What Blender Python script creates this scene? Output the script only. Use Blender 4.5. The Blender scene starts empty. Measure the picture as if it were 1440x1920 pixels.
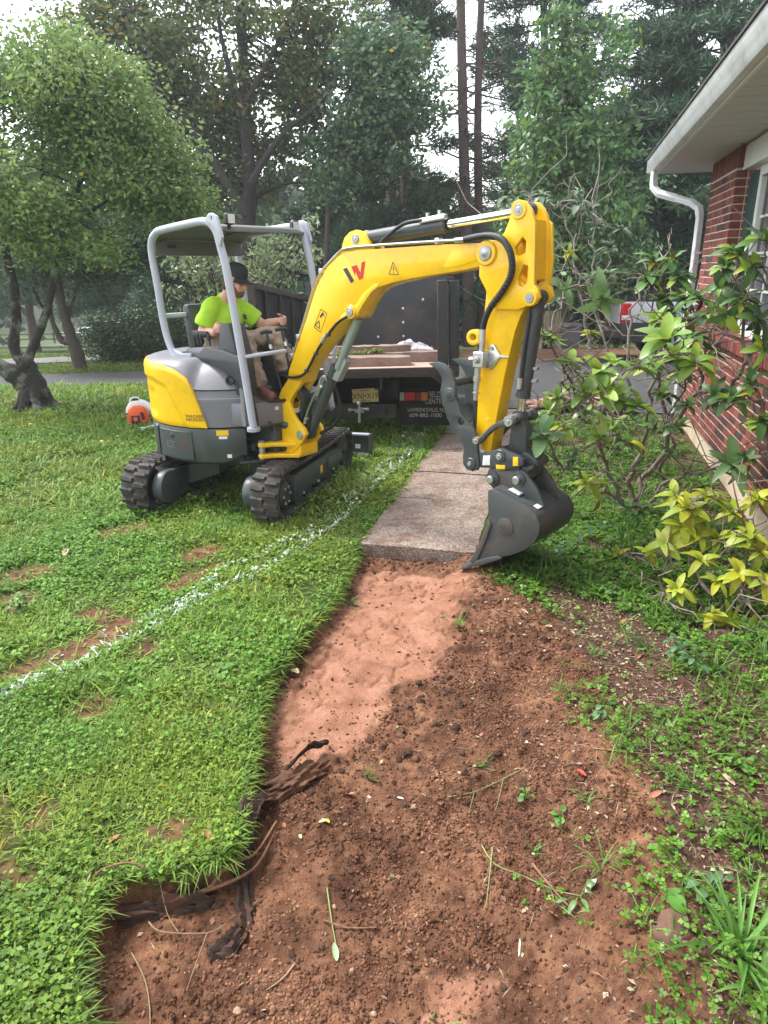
import bpy, bmesh, math, random
import numpy as np
from mathutils import Matrix, Vector
rad=math.radians
sc=bpy.context.scene
COL=sc.collection
# ---------------------------------------------------------------- camera
CF=1300.0; CH=2.05; CP=rad(19.3); CR=rad(-0.7)
_fw=np.array([0,math.cos(CP),-math.sin(CP)]); _u0=np.array([0,math.sin(CP),math.cos(CP)]); _r0=np.array([1.,0,0])
_rt=_r0*math.cos(CR)+_u0*math.sin(CR); _up=_u0*math.cos(CR)-_r0*math.sin(CR)
CPOS=np.array([0,0,CH])
cam_d=bpy.data.cameras.new('camera'); cam=bpy.data.objects.new('camera',cam_d); COL.objects.link(cam)
cam.matrix_world=Matrix(((_rt[0],_up[0],-_fw[0],0),(_rt[1],_up[1],-_fw[1],0),(_rt[2],_up[2],-_fw[2],CH),(0,0,0,1)))
cam_d.sensor_fit='VERTICAL'; cam_d.sensor_height=24.0; cam_d.lens=24.0*CF/1920.0
cam_d.clip_start=0.05; cam_d.clip_end=2000
sc.camera=cam
# ---------------------------------------------------------------- world, sun, exposure
SUN_EL=rad(58); SUN_AZ=rad(-62)      # azimuth from +Y towards +X: the sun stands up on the left, a little beyond
w=bpy.data.worlds.new('World'); sc.world=w; w.use_nodes=True
nt=w.node_tree; nt.nodes.clear()
sky=nt.nodes.new('ShaderNodeTexSky'); sky.sky_type='NISHITA'; sky.sun_disc=False
sky.sun_elevation=SUN_EL; sky.sun_rotation=SUN_AZ; sky.dust_density=1.5; sky.air_density=1.2; sky.ozone_density=1.0
hs=nt.nodes.new('ShaderNodeHueSaturation'); hs.inputs['Saturation'].default_value=0.22; hs.inputs['Value'].default_value=1.0
bg=nt.nodes.new('ShaderNodeBackground'); bg.inputs['Strength'].default_value=0.15
wo=nt.nodes.new('ShaderNodeOutputWorld')
nt.links.new(sky.outputs[0],hs.inputs['Color']); nt.links.new(hs.outputs[0],bg.inputs['Color']); nt.links.new(bg.outputs[0],wo.inputs['Surface'])
sd=bpy.data.lights.new('sun','SUN'); sd.energy=1.5; sd.angle=rad(10); sd.color=(1,0.96,0.90)
so=bpy.data.objects.new('sun',sd); COL.objects.link(so)
_sdir=Vector((math.sin(SUN_AZ)*math.cos(SUN_EL),math.cos(SUN_AZ)*math.cos(SUN_EL),math.sin(SUN_EL)))
so.rotation_euler=_sdir.to_track_quat('Z','Y').to_euler(); so.location=(-6,2,14)
sc.view_settings.view_transform='Standard'; sc.view_settings.look='None'; sc.view_settings.gamma=1; sc.view_settings.use_curve_mapping=False
sc.view_settings.exposure=1.85
sc.render.engine='CYCLES'
try:
    sc.cycles.max_bounces=6; sc.cycles.diffuse_bounces=4; sc.cycles.glossy_bounces=3; sc.cycles.transmission_bounces=4; sc.cycles.transparent_max_bounces=4
    sc.cycles.use_denoising=True; sc.cycles.sample_clamp_indirect=4
except Exception: pass
# ---------------------------------------------------------------- helpers
def ray(px,py): return _fw+_rt*(px-720)/CF-_up*(py-960)/CF
def gp(px,py,z=0.0):
    d=ray(px,py); t=(z-CH)/d[2]; return CPOS+d*t
def at(px,py,Y):
    d=ray(px,py); return CPOS+d*(Y/d[1])
SA=rad(14.2); SU=np.array([math.sin(SA),math.cos(SA),0]); SV=np.array([math.cos(SA),-math.sin(SA),0])
def S(u,v,z=0.0): return SU*u+SV*v+np.array([0,0,z])

def tag(o,label=None,cat=None,group=None,kind=None):
    if label: o['label']=label
    if cat: o['category']=cat
    if group: o['group']=group
    if kind: o['kind']=kind
    return o
def empty(name,loc=(0,0,0),rz=0.0,label=None,cat=None,group=None):
    o=bpy.data.objects.new(name,None); COL.objects.link(o); o.location=loc; o.rotation_euler=(0,0,rz); o.empty_display_size=.1
    return tag(o,label,cat,group)
class G:
    def __init__(s): s.V=[]; s.F=[]
    def add(s,V,F):
        n=len(s.V); s.V.extend([tuple(map(float,v)) for v in V]); s.F.extend([tuple(i+n for i in f) for f in F]); return s
    def box(s,c,d,R=None):
        c=Vector(c); hx,hy,hz=d[0]/2,d[1]/2,d[2]/2
        P=[Vector((x,y,z)) for x in(-hx,hx) for y in(-hy,hy) for z in(-hz,hz)]
        if R is not None: P=[R@p for p in P]
        return s.add([p+c for p in P],[(0,1,3,2),(4,6,7,5),(0,4,5,1),(2,3,7,6),(0,2,6,4),(1,5,7,3)])
    def tube(s,pts,r,n=10,cap=True):
        pts=[Vector(p) for p in pts]; m=len(pts)
        rs=list(r) if isinstance(r,(list,tuple,np.ndarray)) else [r]*m
        T=[]
        for i in range(m):
            a=pts[max(0,i-1)]; b=pts[min(m-1,i+1)]; t=(b-a)
            T.append(t.normalized() if t.length>1e-9 else Vector((0,0,1)))
        nrm=T[0].orthogonal().normalized(); V=[];F=[]
        for i in range(m):
            nrm=(nrm-T[i]*nrm.dot(T[i])); nrm=nrm.normalized() if nrm.length>1e-6 else T[i].orthogonal().normalized()
            bn=T[i].cross(nrm)
            for k in range(n):
                a=2*math.pi*k/n; V.append(pts[i]+(nrm*math.cos(a)+bn*math.sin(a))*rs[i])
        for i in range(m-1):
            for k in range(n):
                k2=(k+1)%n; F.append((i*n+k,i*n+k2,(i+1)*n+k2,(i+1)*n+k))
        if cap: F.append(tuple(range(n-1,-1,-1))); F.append(tuple((m-1)*n+k for k in range(n)))
        return s.add(V,F)
    def cyl(s,a,b,r,n=20,r2=None): return s.tube([a,b],[r,r if r2 is None else r2],n)
    def lathe(s,prof,origin,axis,n=24,cap=False):
        ax=Vector(axis).normalized(); o=Vector(origin); x=ax.orthogonal().normalized(); y=ax.cross(x); V=[];F=[]
        for (r,h) in prof:
            for k in range(n):
                a=2*math.pi*k/n; V.append(o+ax*h+(x*math.cos(a)+y*math.sin(a))*r)
        for i in range(len(prof)-1):
            for k in range(n):
                k2=(k+1)%n; F.append((i*n+k,i*n+k2,(i+1)*n+k2,(i+1)*n+k))
        if cap: F.append(tuple(range(n-1,-1,-1))); F.append(tuple((len(prof)-1)*n+k for k in range(n)))
        return s.add(V,F)
    def plate(s,outer,h,M,holes=(),bev=.006):
        """flat outline(s) given half thickness h and rounded edges, placed by the 4x4 matrix M (outline in its xy, thickness along its z)"""
        cu=bpy.data.curves.new('tmp','CURVE'); cu.dimensions='2D'; cu.fill_mode='BOTH'; cu.extrude=max(h-bev,1e-4); cu.bevel_depth=bev; cu.bevel_resolution=1; cu.offset=-bev
        for lp in [outer]+list(holes):
            sp=cu.splines.new('POLY'); sp.points.add(len(lp)-1)
            for p,q in zip(sp.points,lp): p.co=(q[0],q[1],0,1)
            sp.use_cyclic_u=True
        ob=bpy.data.objects.new('tmp',cu); me=ob.to_mesh()
        V=[M@v.co for v in me.vertices]; F=[tuple(p.vertices) for p in me.polygons]
        ob.to_mesh_clear(); bpy.data.objects.remove(ob); bpy.data.curves.remove(cu)
        return s.add(V,F)
    def text(s,body,size,M,h=.0008,align='LEFT',sx=1.0):
        cu=bpy.data.curves.new('tmp','FONT'); cu.body=body; cu.size=size; cu.extrude=h; cu.align_x=align; cu.space_line=.85
        ob=bpy.data.objects.new('tmp',cu); me=ob.to_mesh()
        V=[M@Vector((v.co.x*sx,v.co.y,v.co.z)) for v in me.vertices]; F=[tuple(p.vertices) for p in me.polygons]
        ob.to_mesh_clear(); bpy.data.objects.remove(ob); bpy.data.curves.remove(cu)
        return s.add(V,F)
    def xf(s,M): s.V=[tuple(M@Vector(v)) for v in s.V]; return s
    def mesh(s,name,m,ang=35):
        me=bpy.data.meshes.new(name); me.from_pydata(s.V,[],s.F); me.validate(); me.update()
        if m: me.materials.append(m)
        fin(me,ang); return me
def fin(me,ang):
    if ang is None: return
    bm=bmesh.new(); bm.from_mesh(me); bmesh.ops.remove_doubles(bm,verts=bm.verts,dist=1e-5); bmesh.ops.recalc_face_normals(bm,faces=bm.faces); bm.to_mesh(me); bm.free()
    me.polygons.foreach_set('use_smooth',[True]*len(me.polygons))
    me.set_sharp_from_angle(angle=rad(ang)); me.update()
def link(name,me,parent=None,label=None,cat=None,group=None,kind=None,loc=None,rot=None):
    o=bpy.data.objects.new(name,me); COL.objects.link(o)
    if parent is not None: o.parent=parent
    if loc is not None: o.location=loc
    if rot is not None: o.rotation_euler=rot
    return tag(o,label,cat,group,kind)
def part(name,g,m,parent=None,ang=35,bev=0,**k):
    o=link(name,g.mesh(name,m,ang),parent,**k)
    if bev:
        b=o.modifiers.new('bevel','BEVEL'); b.width=bev; b.segments=2; b.limit_method='ANGLE'; b.angle_limit=rad(40)
    return o
def np_mesh(name,V,F,m=None,col=None,smooth=True):
    V=np.asarray(V,np.float32); F=np.asarray(F,np.int32); k=F.shape[1]
    me=bpy.data.meshes.new(name); me.vertices.add(len(V)); me.vertices.foreach_set('co',V.ravel())
    me.loops.add(F.size); me.loops.foreach_set('vertex_index',F.ravel())
    me.polygons.add(len(F)); me.polygons.foreach_set('loop_start',np.arange(0,F.size,k,dtype=np.int32)); me.polygons.foreach_set('loop_total',np.full(len(F),k,np.int32))
    if smooth: me.polygons.foreach_set('use_smooth',np.ones(len(F),bool))
    me.update(calc_edges=True)
    if col is not None:
        a=me.color_attributes.new('tint','FLOAT_COLOR','POINT'); c=np.ones((len(V),4),np.float32); c[:,:col.shape[1]]=col; a.data.foreach_set('color',c.ravel())
    if m: me.materials.append(m)
    return me
# ---- numpy noise
_rs=np.random.RandomState(7); _tab=_rs.rand(256,256)
def vnoise(x,y):
    xi=np.floor(x).astype(int); yi=np.floor(y).astype(int); fx=x-xi; fy=y-yi; fx=fx*fx*(3-2*fx); fy=fy*fy*(3-2*fy)
    a=_tab[xi&255,yi&255]; b=_tab[(xi+1)&255,yi&255]; c=_tab[xi&255,(yi+1)&255]; d=_tab[(xi+1)&255,(yi+1)&255]
    return (a*(1-fx)+b*fx)*(1-fy)+(c*(1-fx)+d*fx)*fy
def fbm(x,y,o=4):
    s=0;a=.5;t=0
    for i in range(o): s=s+a*vnoise(x*2**i+17*i,y*2**i+31*i); t+=a; a*=.5
    return s/t
def sst(a,b,x): t=np.clip((x-a)/(b-a),0,1); return t*t*(3-2*t)
def sdist(x,y,poly):
    """signed distance to a polygon, positive inside"""
    P=np.asarray(poly)[:,:2]; n=len(P); d=np.full(x.shape,1e9); ins=np.zeros(x.shape,bool)
    for i in range(n):
        a=P[i]; b=P[(i+1)%n]; e=b-a; wx=x-a[0]; wy=y-a[1]; t=np.clip((wx*e[0]+wy*e[1])/max(e@e,1e-12),0,1)
        d=np.minimum(d,(wx-e[0]*t)**2+(wy-e[1]*t)**2)
        c=((a[1]>y)!=(b[1]>y)); 
        if abs(e[1])>1e-12: ins^=c&(x<a[0]+(y-a[1])*e[0]/e[1])
    d=np.sqrt(d); return np.where(ins,d,-d)
def pdist(x,y,line):
    P=np.asarray(line)[:,:2]; d=np.full(x.shape,1e9)
    for i in range(len(P)-1):
        a=P[i]; e=P[i+1]-a; wx=x-a[0]; wy=y-a[1]; t=np.clip((wx*e[0]+wy*e[1])/max(e@e,1e-12),0,1)
        d=np.minimum(d,(wx-e[0]*t)**2+(wy-e[1]*t)**2)
    return np.sqrt(d)
# ---------------------------------------------------------------- materials
def nodes(name):
    m=bpy.data.materials.new(name); m.use_nodes=True; t=m.node_tree; t.nodes.clear(); return m,t,t.nodes.new,t.links.new
def pm(name,col,rough=.5,metal=0.0,var=.12,vs=6.0,bump=0.0,bs=60.0,dirt=None,dirt_amt=.0,ds=3.0,spec=.5,coat=0.0,rnd=0.0):
    m,t,N,L=nodes(name)
    b=N('ShaderNodeBsdfPrincipled'); o=N('ShaderNodeOutputMaterial'); L(b.outputs[0],o.inputs[0])
    tc=N('ShaderNodeTexCoord'); n1=N('ShaderNodeTexNoise'); n1.inputs['Scale'].default_value=vs; n1.inputs['Detail'].default_value=6; n1.inputs['Roughness'].default_value=.65
    L(tc.outputs['Object'],n1.inputs['Vector'])
    mr=N('ShaderNodeMapRange'); mr.inputs[1].default_value=.3; mr.inputs[2].default_value=.7; mr.inputs[3].default_value=1-var; mr.inputs[4].default_value=1+var; L(n1.outputs[0],mr.inputs[0])
    mx=N('ShaderNodeMix'); mx.data_type='RGBA'; mx.blend_type='MULTIPLY'; mx.inputs[0].default_value=1; mx.inputs[6].default_value=(*col,1); L(mr.outputs[0],mx.inputs[7])
    out=mx.outputs[2]
    if rnd:
        oi=N('ShaderNodeObjectInfo'); m2=N('ShaderNodeMapRange'); m2.inputs[3].default_value=1-rnd; m2.inputs[4].default_value=1+rnd; L(oi.outputs['Random'],m2.inputs[0])
        m3=N('ShaderNodeMix'); m3.data_type='RGBA'; m3.blend_type='MULTIPLY'; m3.inputs[0].default_value=1; L(out,m3.inputs[6]); L(m2.outputs[0],m3.inputs[7]); out=m3.outputs[2]
    if dirt is not None:
        n2=N('ShaderNodeTexNoise'); n2.inputs['Scale'].default_value=ds; n2.inputs['Detail'].default_value=9; n2.inputs['Roughness'].default_value=.7; L(tc.outputs['Object'],n2.inputs['Vector'])
        r2=N('ShaderNodeMapRange'); r2.inputs[1].default_value=.5; r2.inputs[2].default_value=.72; r2.inputs[3].default_value=0; r2.inputs[4].default_value=dirt_amt; L(n2.outputs[0],r2.inputs[0])
        m4=N('ShaderNodeMix'); m4.data_type='RGBA'; L(r2.outputs[0],m4.inputs[0]); L(out,m4.inputs[6]); m4.inputs[7].default_value=(*dirt,1); out=m4.outputs[2]
    L(out,b.inputs['Base Color'])
    rr=N('ShaderNodeMapRange'); rr.inputs[3].default_value=max(0,rough-.08); rr.inputs[4].default_value=min(1,rough+.08); L(n1.outputs[0],rr.inputs[0]); L(rr.outputs[0],b.inputs['Roughness'])
    b.inputs['Metallic'].default_value=metal; b.inputs['Specular IOR Level'].default_value=spec
    if coat: b.inputs['Coat Weight'].default_value=coat; b.inputs['Coat Roughness'].default_value=.12
    if bump:
        n3=N('ShaderNodeTexNoise'); n3.inputs['Scale'].default_value=bs; n3.inputs['Detail'].default_value=5; L(tc.outputs['Object'],n3.inputs['Vector'])
        bp=N('ShaderNodeBump'); bp.inputs['Strength'].default_value=bump; bp.inputs['Distance'].default_value=.01; L(n3.outputs[0],bp.inputs['Height']); L(bp.outputs[0],b.inputs['Normal'])
    return m
def leafmat(name,col,col2=None,rough=.45,trans=.3,use_tint=False,isl=.35,objrnd=False,vein=False,spec=.4):
    """leaf: two leaf colours picked per leaf, light passes through"""
    m,t,N,L=nodes(name); o=N('ShaderNodeOutputMaterial')
    b=N('ShaderNodeBsdfPrincipled'); tr=N('ShaderNodeBsdfTranslucent'); ms=N('ShaderNodeMixShader'); ms.inputs[0].default_value=trans
    if objrnd:
        src=N('ShaderNodeObjectInfo').outputs['Random']
    else:
        src=N('ShaderNodeNewGeometry').outputs['Random Per Island']
    cr=N('ShaderNodeMix'); cr.data_type='RGBA'; cr.inputs[6].default_value=(*col,1); cr.inputs[7].default_value=(*(col2 or col),1); L(src,cr.inputs[0])
    mth=N('ShaderNodeMath'); mth.operation='MULTIPLY'; mth.inputs[1].default_value=7.31; L(src,mth.inputs[0])
    fr=N('ShaderNodeMath'); fr.operation='FRACT'; L(mth.outputs[0],fr.inputs[0])
    mr=N('ShaderNodeMapRange'); mr.inputs[3].default_value=1-isl; mr.inputs[4].default_value=1+isl; L(fr.outputs[0],mr.inputs[0])
    mx=N('ShaderNodeMix'); mx.data_type='RGBA'; mx.blend_type='MULTIPLY'; mx.inputs[0].default_value=1; L(cr.outputs[2],mx.inputs[6]); L(mr.outputs[0],mx.inputs[7])
    out=mx.outputs[2]
    if use_tint:
        at_=N('ShaderNodeAttribute'); at_.attribute_name='tint'
        m5=N('ShaderNodeMix'); m5.data_type='RGBA'; m5.blend_type='MULTIPLY'; m5.inputs[0].default_value=1; L(out,m5.inputs[6]); L(at_.outputs['Color'],m5.inputs[7]); out=m5.outputs[2]
    if vein:
        tc=N('ShaderNodeTexCoord'); n1=N('ShaderNodeTexNoise'); n1.inputs['Scale'].default_value=45; n1.inputs['Detail'].default_value=4; L(tc.outputs['Object'],n1.inputs['Vector'])
        m6=N('ShaderNodeMapRange'); m6.inputs[1].default_value=.35; m6.inputs[2].default_value=.65; m6.inputs[3].default_value=.72; m6.inputs[4].default_value=1.22; L(n1.outputs[0],m6.inputs[0])
        m7=N('ShaderNodeMix'); m7.data_type='RGBA'; m7.blend_type='MULTIPLY'; m7.inputs[0].default_value=1; L(out,m7.inputs[6]); L(m6.outputs[0],m7.inputs[7]); out=m7.outputs[2]
    L(out,b.inputs['Base Color']); L(out,tr.inputs['Color']); b.inputs['Roughness'].default_value=rough; b.inputs['Specular IOR Level'].default_value=spec
    L(b.outputs[0],ms.inputs[1]); L(tr.outputs[0],ms.inputs[2]); L(ms.outputs[0],o.inputs[0])
    return m
M={}
M['yellow']=pm('machine_yellow',(.84,.50,.002),.32,var=.05,vs=3,dirt=(.30,.19,.06),dirt_amt=.30,ds=7,coat=.15)
M['slate']=pm('slate_paint',(.047,.056,.060),.42,var=.08,dirt=(.16,.12,.09),dirt_amt=.25,ds=6)
M['bucket']=pm('bucket_paint',(.050,.058,.060),.5,var=.12,vs=12,dirt=(.17,.085,.052),dirt_amt=.55,ds=4.5,bump=.1,bs=60)
M['hood']=pm('grey_hood',(.17,.168,.19),.45,var=.06,dirt=(.2,.17,.14),dirt_amt=.25,ds=4)
M['rail']=pm('silver_rail',(.36,.38,.44),.38,var=.05)
M['canopy']=pm('canopy_lining',(.12,.13,.12),.6,var=.06)
M['black']=pm('black_plastic',(.018,.018,.02),.5,var=.15,dirt=(.12,.09,.07),dirt_amt=.2)
M['panel']=pm('dark_panel',(.035,.037,.042),.5,var=.12)
M['rubber']=pm('track_rubber',(.028,.026,.024),.75,var=.25,vs=10,bump=.35,bs=50,dirt=(.20,.125,.085),dirt_amt=.8,ds=5,rnd=.35)
M['hose']=pm('hose_rubber',(.015,.015,.016),.55,var=.1)
M['chrome']=pm('chrome_rod',(.75,.76,.78),.12,metal=1,var=.03)
M['zinc']=pm('zinc_steel',(.55,.56,.57),.35,metal=.9,var=.1,vs=30)
M['pin']=pm('pin_steel',(.36,.36,.36),.45,metal=.6,var=.15,vs=40)
M['red']=pm('red_decal',(.55,.02,.012),.4,var=.04)
M['ink']=pm('dark_decal',(.03,.03,.03),.5,var=.04)
M['label']=pm('pale_label',(.72,.73,.75),.45,var=.06,vs=40)
M['ylabel']=pm('yellow_label',(.80,.52,.02),.45,var=.12,vs=60)
M['glass_lamp']=pm('lamp_lens',(.55,.55,.52),.15,var=.25,vs=60)
# ================================================================ THE GROUND
def px_poly(L,z=0.0): return np.array([gp(a,b,z) for a,b in L])
EDGE_PX=[(668,1015),(655,1062),(628,1118),(598,1152),(560,1192),(528,1240),(500,1275),(490,1312),(474,1370),(466,1420),(452,1490),(446,1560),(424,1602),(330,1632),(205,1642),(172,1700),(140,1780),(132,1850),(150,1930)]
TR_R_PX=[(908,1012),(950,1080),(1020,1115),(1065,1180),(1125,1260),(1175,1380),(1240,1500),(1290,1650),(1330,1800),(1350,1930)]
_eL=px_poly(EDGE_PX); _eR=px_poly(TR_R_PX)
EDGE=np.vstack([_eL,[[-1.0,.9,0],[-1.1,-1.5,0]]])
TRENCH=np.vstack([_eL,[[-1.0,.9,0],[-1.1,-1.5,0],[1.4,-1.5,0],[1.0,.9,0]],_eR[::-1]])
CLAY=px_poly([(672,1052),(640,1120),(590,1200),(540,1270),(515,1330),(530,1395),(620,1400),(700,1330),(740,1270),(800,1240),(850,1190),(868,1120),(872,1052)])
CLAY2=px_poly([(795,1762),(860,1740),(905,1800),(910,1880),(890,1990),(770,1990),(760,1880)])
DRIVE=[(-40,11.5),(-12,12.9),(-5,13.45),(-1.5,12.6),(.6,10.9),(3.0,10.35),(4.6,9.9),(9,9.0),(14,8.6),(14,17.5),(6,16.6),(3,16.1),(-.5,15.7),(-5,15.3),(-12,14.3),(-40,12.8)]
SPUR=[(-40,14.2),(-14,15.8),(-8.3,16.9),(-4,18.4),(0,20.5),(0,22.5),(-5,20.4),(-8.7,18.1),(-14,17.1),(-40,15.4)]
PATCH_PX=[[(145,1150),(190,1142),(250,1165),(235,1190),(150,1240),(40,1268),(0,1275),(0,1262),(60,1240),(130,1205),(195,1175)],[(0,1078),(60,1062),(110,1068),(60,1090),(0,1098)],[(295,1105),(400,1058),(420,1052),(405,1068),(330,1108)],[(245,1225),(285,1200),(310,1205),(260,1240)],[(62,1545),(70,1512),(95,1510),(88,1545)],[(280,1558),(330,1528),(352,1535),(330,1570)],[(0,1505),(10,1600),(50,1640),(0,1640)],[(330,1045),(395,1020),(420,1028),(360,1056)],[(0,1125),(40,1112),(70,1125),(20,1150)],[(180,1000),(260,980),(270,990),(200,1012)],[(150,1330),(185,1300),(215,1310),(170,1345)]]
PATCH=[px_poly(q) for q in PATCH_PX]
def tsd(x,y):
    x=np.asarray(x,float); y=np.asarray(y,float)
    return sdist(x,y,TRENCH)+(.085*(fbm(x*5+3,y*5+8,3)-.5)+.05*(fbm(x*19+1,y*19,3)-.5))*sst(4.9,4.6,y)
def worley(x,y,s,seed):
    """broken crust: returns distance to the cell border and a random level per cell"""
    X=x*s+.35*(fbm(x*s*.9+seed,y*s*.9,2)-.5)*2; Y=y*s+.35*(fbm(x*s*.9,y*s*.9+seed,2)-.5)*2; xi=np.floor(X).astype(int); yi=np.floor(Y).astype(int)
    d1=np.full(x.shape,9.); d2=np.full(x.shape,9.); lv=np.zeros(x.shape)
    for i in (-1,0,1):
        for j in (-1,0,1):
            a=(xi+i+seed*7)&255; b=(yi+j+seed*13)&255; px_=xi+i+_tab[a,b]; py_=yi+j+_tab[b,a]; d=(X-px_)**2+(Y-py_)**2; l=_tab[(a*3+b*5+11)&255,(b+57)&255]
            n_=d<d1; d2=np.where(n_,d1,np.minimum(d2,d)); lv=np.where(n_,l,lv); d1=np.where(n_,d,d1)
    return np.sqrt(d2)-np.sqrt(d1),lv
def trench_depth(x,y):
    sd=tsd(x,y); dr=pdist(x,y,_eR)
    d=.10+.045*sst(3.2,1.6,y)
    k=sst(0,.035,sd)*sst(0,.55,dr)
    return np.where(sd>0,d*k,0)
def far_z(x,y):
    t=np.maximum(y-17.0,0)
    return -.085*t*sst(0,6,t)+.16*np.maximum(y-92,0)
def ground_z(x,y,fine=True):
    x=np.asarray(x,float); y=np.asarray(y,float)
    z=far_z(x,y)
    near=sst(13,9,y)*sst(-14,-10,x)
    z=z+near*(.030*(fbm(x*.9+3,y*.9+8,3)-.5))
    td=trench_depth(x,y); z=z-td
    if fine:
        sd=tsd(x,y); cl=np.maximum(sdist(x,y,CLAY),sdist(x,y,CLAY2)); smooth=sst(-.015,.015,cl+.34*(fbm(x*5,y*5,5)-.5)-.02)
        rough=sst(-.03,.08,sd)*(1-.9*smooth)
        v=S_uv(x,y)
        bed=sst(-.52,-.4,v[1])*sst(1.62,1.5,v[1])*sst(10.4,10,v[0])*(1-sst(-.03,.08,sd))
        lump=np.abs(fbm(x*7+5,y*7+2,5)-.5)
        e1,l1=worley(x,y,11.,1); e2,l2=worley(x,y,27.,5); brk=sst(.40,.60,fbm(x*2.2+60,y*2.2+3,3)); crust=sst(-.30,.0,cl)*(1-smooth)
        z=z+rough*(.060*(fbm(x*4,y*4,4)-.5)+.050*(lump-.1)+.018*(fbm(x*28,y*28,3)-.5)+(.35+.65*brk)*(.016*sst(0,.22,e2)*(l2-.2)+.022*sst(0,.18,e1)*(l1-.35)))
        z=z+crust*sst(0,.08,sd)*(.016*sst(0,.12,e1)*(l1-.1)-.004)
        z=z+bed*(.04*(fbm(x*3+9,y*3,4)-.5)+.014*(fbm(x*22,y*22,3)-.5))
        crack=np.abs(fbm(x*5+40,y*5+11,3)-.5); z=z-smooth*sst(0,.08,sd)*(.018*sst(.026,.006,crack)+.013*sst(.08,.0,e1)*sst(.42,.55,fbm(x*3+4,y*3,3)))+smooth*.010*(fbm(x*7,y*7,5)-.5)
        lawnbump=near*sst(.0,-.05,sd)*(1-bed)
        z=z+lawnbump*.012*(fbm(x*11,y*11,3)-.5)
        for p in PATCH:
            q=sst(-.03,.06,sdist(x,y,p)); z=z+q*(.03*(fbm(x*14,y*14,3)-.62))
    return z
def S_uv(x,y): return x*SU[0]+y*SU[1], x*SV[0]+y*SV[1]
def gz(x,y): return float(ground_z(np.array([x]),np.array([y]))[0])
def axis(segs):
    out=[segs[0][0]]
    for a,b,h in segs:
        n=max(1,int(round((b-a)/h))); out.extend(list(a+(b-a)*np.arange(1,n+1)/n))
    return np.array(out)
xs=np.concatenate([-np.geomspace(600,14,14),axis([(-13,-3.2,.35),(-3.2,-1.35,.06),(-1.35,1.5,.0125),(1.5,3.4,.05),(3.4,14,.4)]),np.geomspace(15,600,14)])
ys=np.concatenate([[-600,-100,-20,-5,-2],axis([(-1,1.2,.1),(1.2,2.9,.0115),(2.9,5.2,.013),(5.2,11,.10),(11,30,.4),(30,100,3)]),np.geomspace(110,1500,12)])
XX,YY=np.meshgrid(xs,ys); ZZ=ground_z(XX.ravel(),YY.ravel())
_x=XX.ravel(); _y=YY.ravel(); nx=len(xs); ny=len(ys)
sdT=tsd(_x,_y); clay=np.maximum(sdist(_x,_y,CLAY),sdist(_x,_y,CLAY2))
u_,v_=S_uv(_x,_y)
pm_=np.zeros_like(_x)
for p in PATCH: pm_=np.maximum(pm_,sst(-.05,.03,sdist(_x,_y,p)+.08*(fbm(_x*9,_y*9,3)-.5)))
soilm=np.maximum(sst(-.01,.03,sdT),pm_)
claym=sst(-.06,.06,clay+.34*(fbm(_x*5,_y*5,5)-.5)+.16*(fbm(_x*24,_y*24,3)-.5)-.02)*sst(0,.03,sdT)
bedm=sst(-.54,-.48,v_)*sst(1.75,1.6,v_)*sst(10.6,10.2,u_)
litter=sst(15.9,16.3,_y)*sst(0,1.5,_x)*sst(24,21,_y)
II=(np.arange(ny-1)[:,None]*nx+np.arange(nx-1)[None,:]).ravel()
GF=np.stack([II,II+1,II+nx+1,II+nx],1)
cut_drive=np.maximum(sdist(_x,_y,DRIVE),-1)
ZZ=ZZ-.05*sst(.0,.25,cut_drive)
# ground material: lawn earth, dug soil, smooth clay, mulch bed, leaf litter
gm,t,N,L=nodes('ground'); o=N('ShaderNodeOutputMaterial'); b=N('ShaderNodeBsdfPrincipled'); L(b.outputs[0],o.inputs[0])
at_=N('ShaderNodeAttribute'); at_.attribute_name='tint'; sp=N('ShaderNodeSeparateColor'); L(at_.outputs['Color'],sp.inputs[0])
tc=N('ShaderNodeTexCoord')
def noise(s,d=6,r=.65):
    n=N('ShaderNodeTexNoise'); n.inputs['Scale'].default_value=s; n.inputs['Detail'].default_value=d; n.inputs['Roughness'].default_value=r; L(tc.outputs['Object'],n.inputs['Vector']); return n.outputs[0]
def ramp(src,stops):
    r=N('ShaderNodeValToRGB'); L(src,r.inputs[0]); e=r.color_ramp.elements
    while len(e)<len(stops): e.new(.5)
    for el,(p,c) in zip(e,stops): el.position=p; el.color=(*c,1)
    return r.outputs[0]
def mixc(f,a,c2):
    m=N('ShaderNodeMix'); m.data_type='RGBA'; L(f,m.inputs[0]); L(a,m.inputs[6]); L(c2,m.inputs[7]); return m.outputs[2]
lawn_c=ramp(noise(3.5),[(.3,(.030,.052,.010)),(.5,(.052,.080,.014)),(.7,(.085,.095,.028))])
soil_c=ramp(noise(9,9,.75),[(.30,(.045,.021,.013)),(.42,(.100,.046,.027)),(.52,(.175,.084,.048)),(.63,(.250,.132,.076)),(.74,(.35,.215,.135))])
clay_c=ramp(noise(7,9,.7),[(.3,(.17,.075,.045)),(.5,(.30,.145,.090)),(.72,(.385,.215,.145))])
bed_c=ramp(noise(14,8,.75),[(.3,(.030,.017,.012)),(.5,(.070,.040,.027)),(.66,(.13,.08,.056)),(.8,(.21,.15,.11))])
lit_c=ramp(noise(5,8,.75),[(.3,(.10,.045,.028)),(.55,(.24,.13,.085)),(.75,(.34,.22,.15))])
c=mixc(sp.outputs[2],lawn_c,bed_c); 
al=N('ShaderNodeAttribute'); al.attribute_name='litter'; c=mixc(al.outputs['Fac'],c,lit_c)
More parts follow.
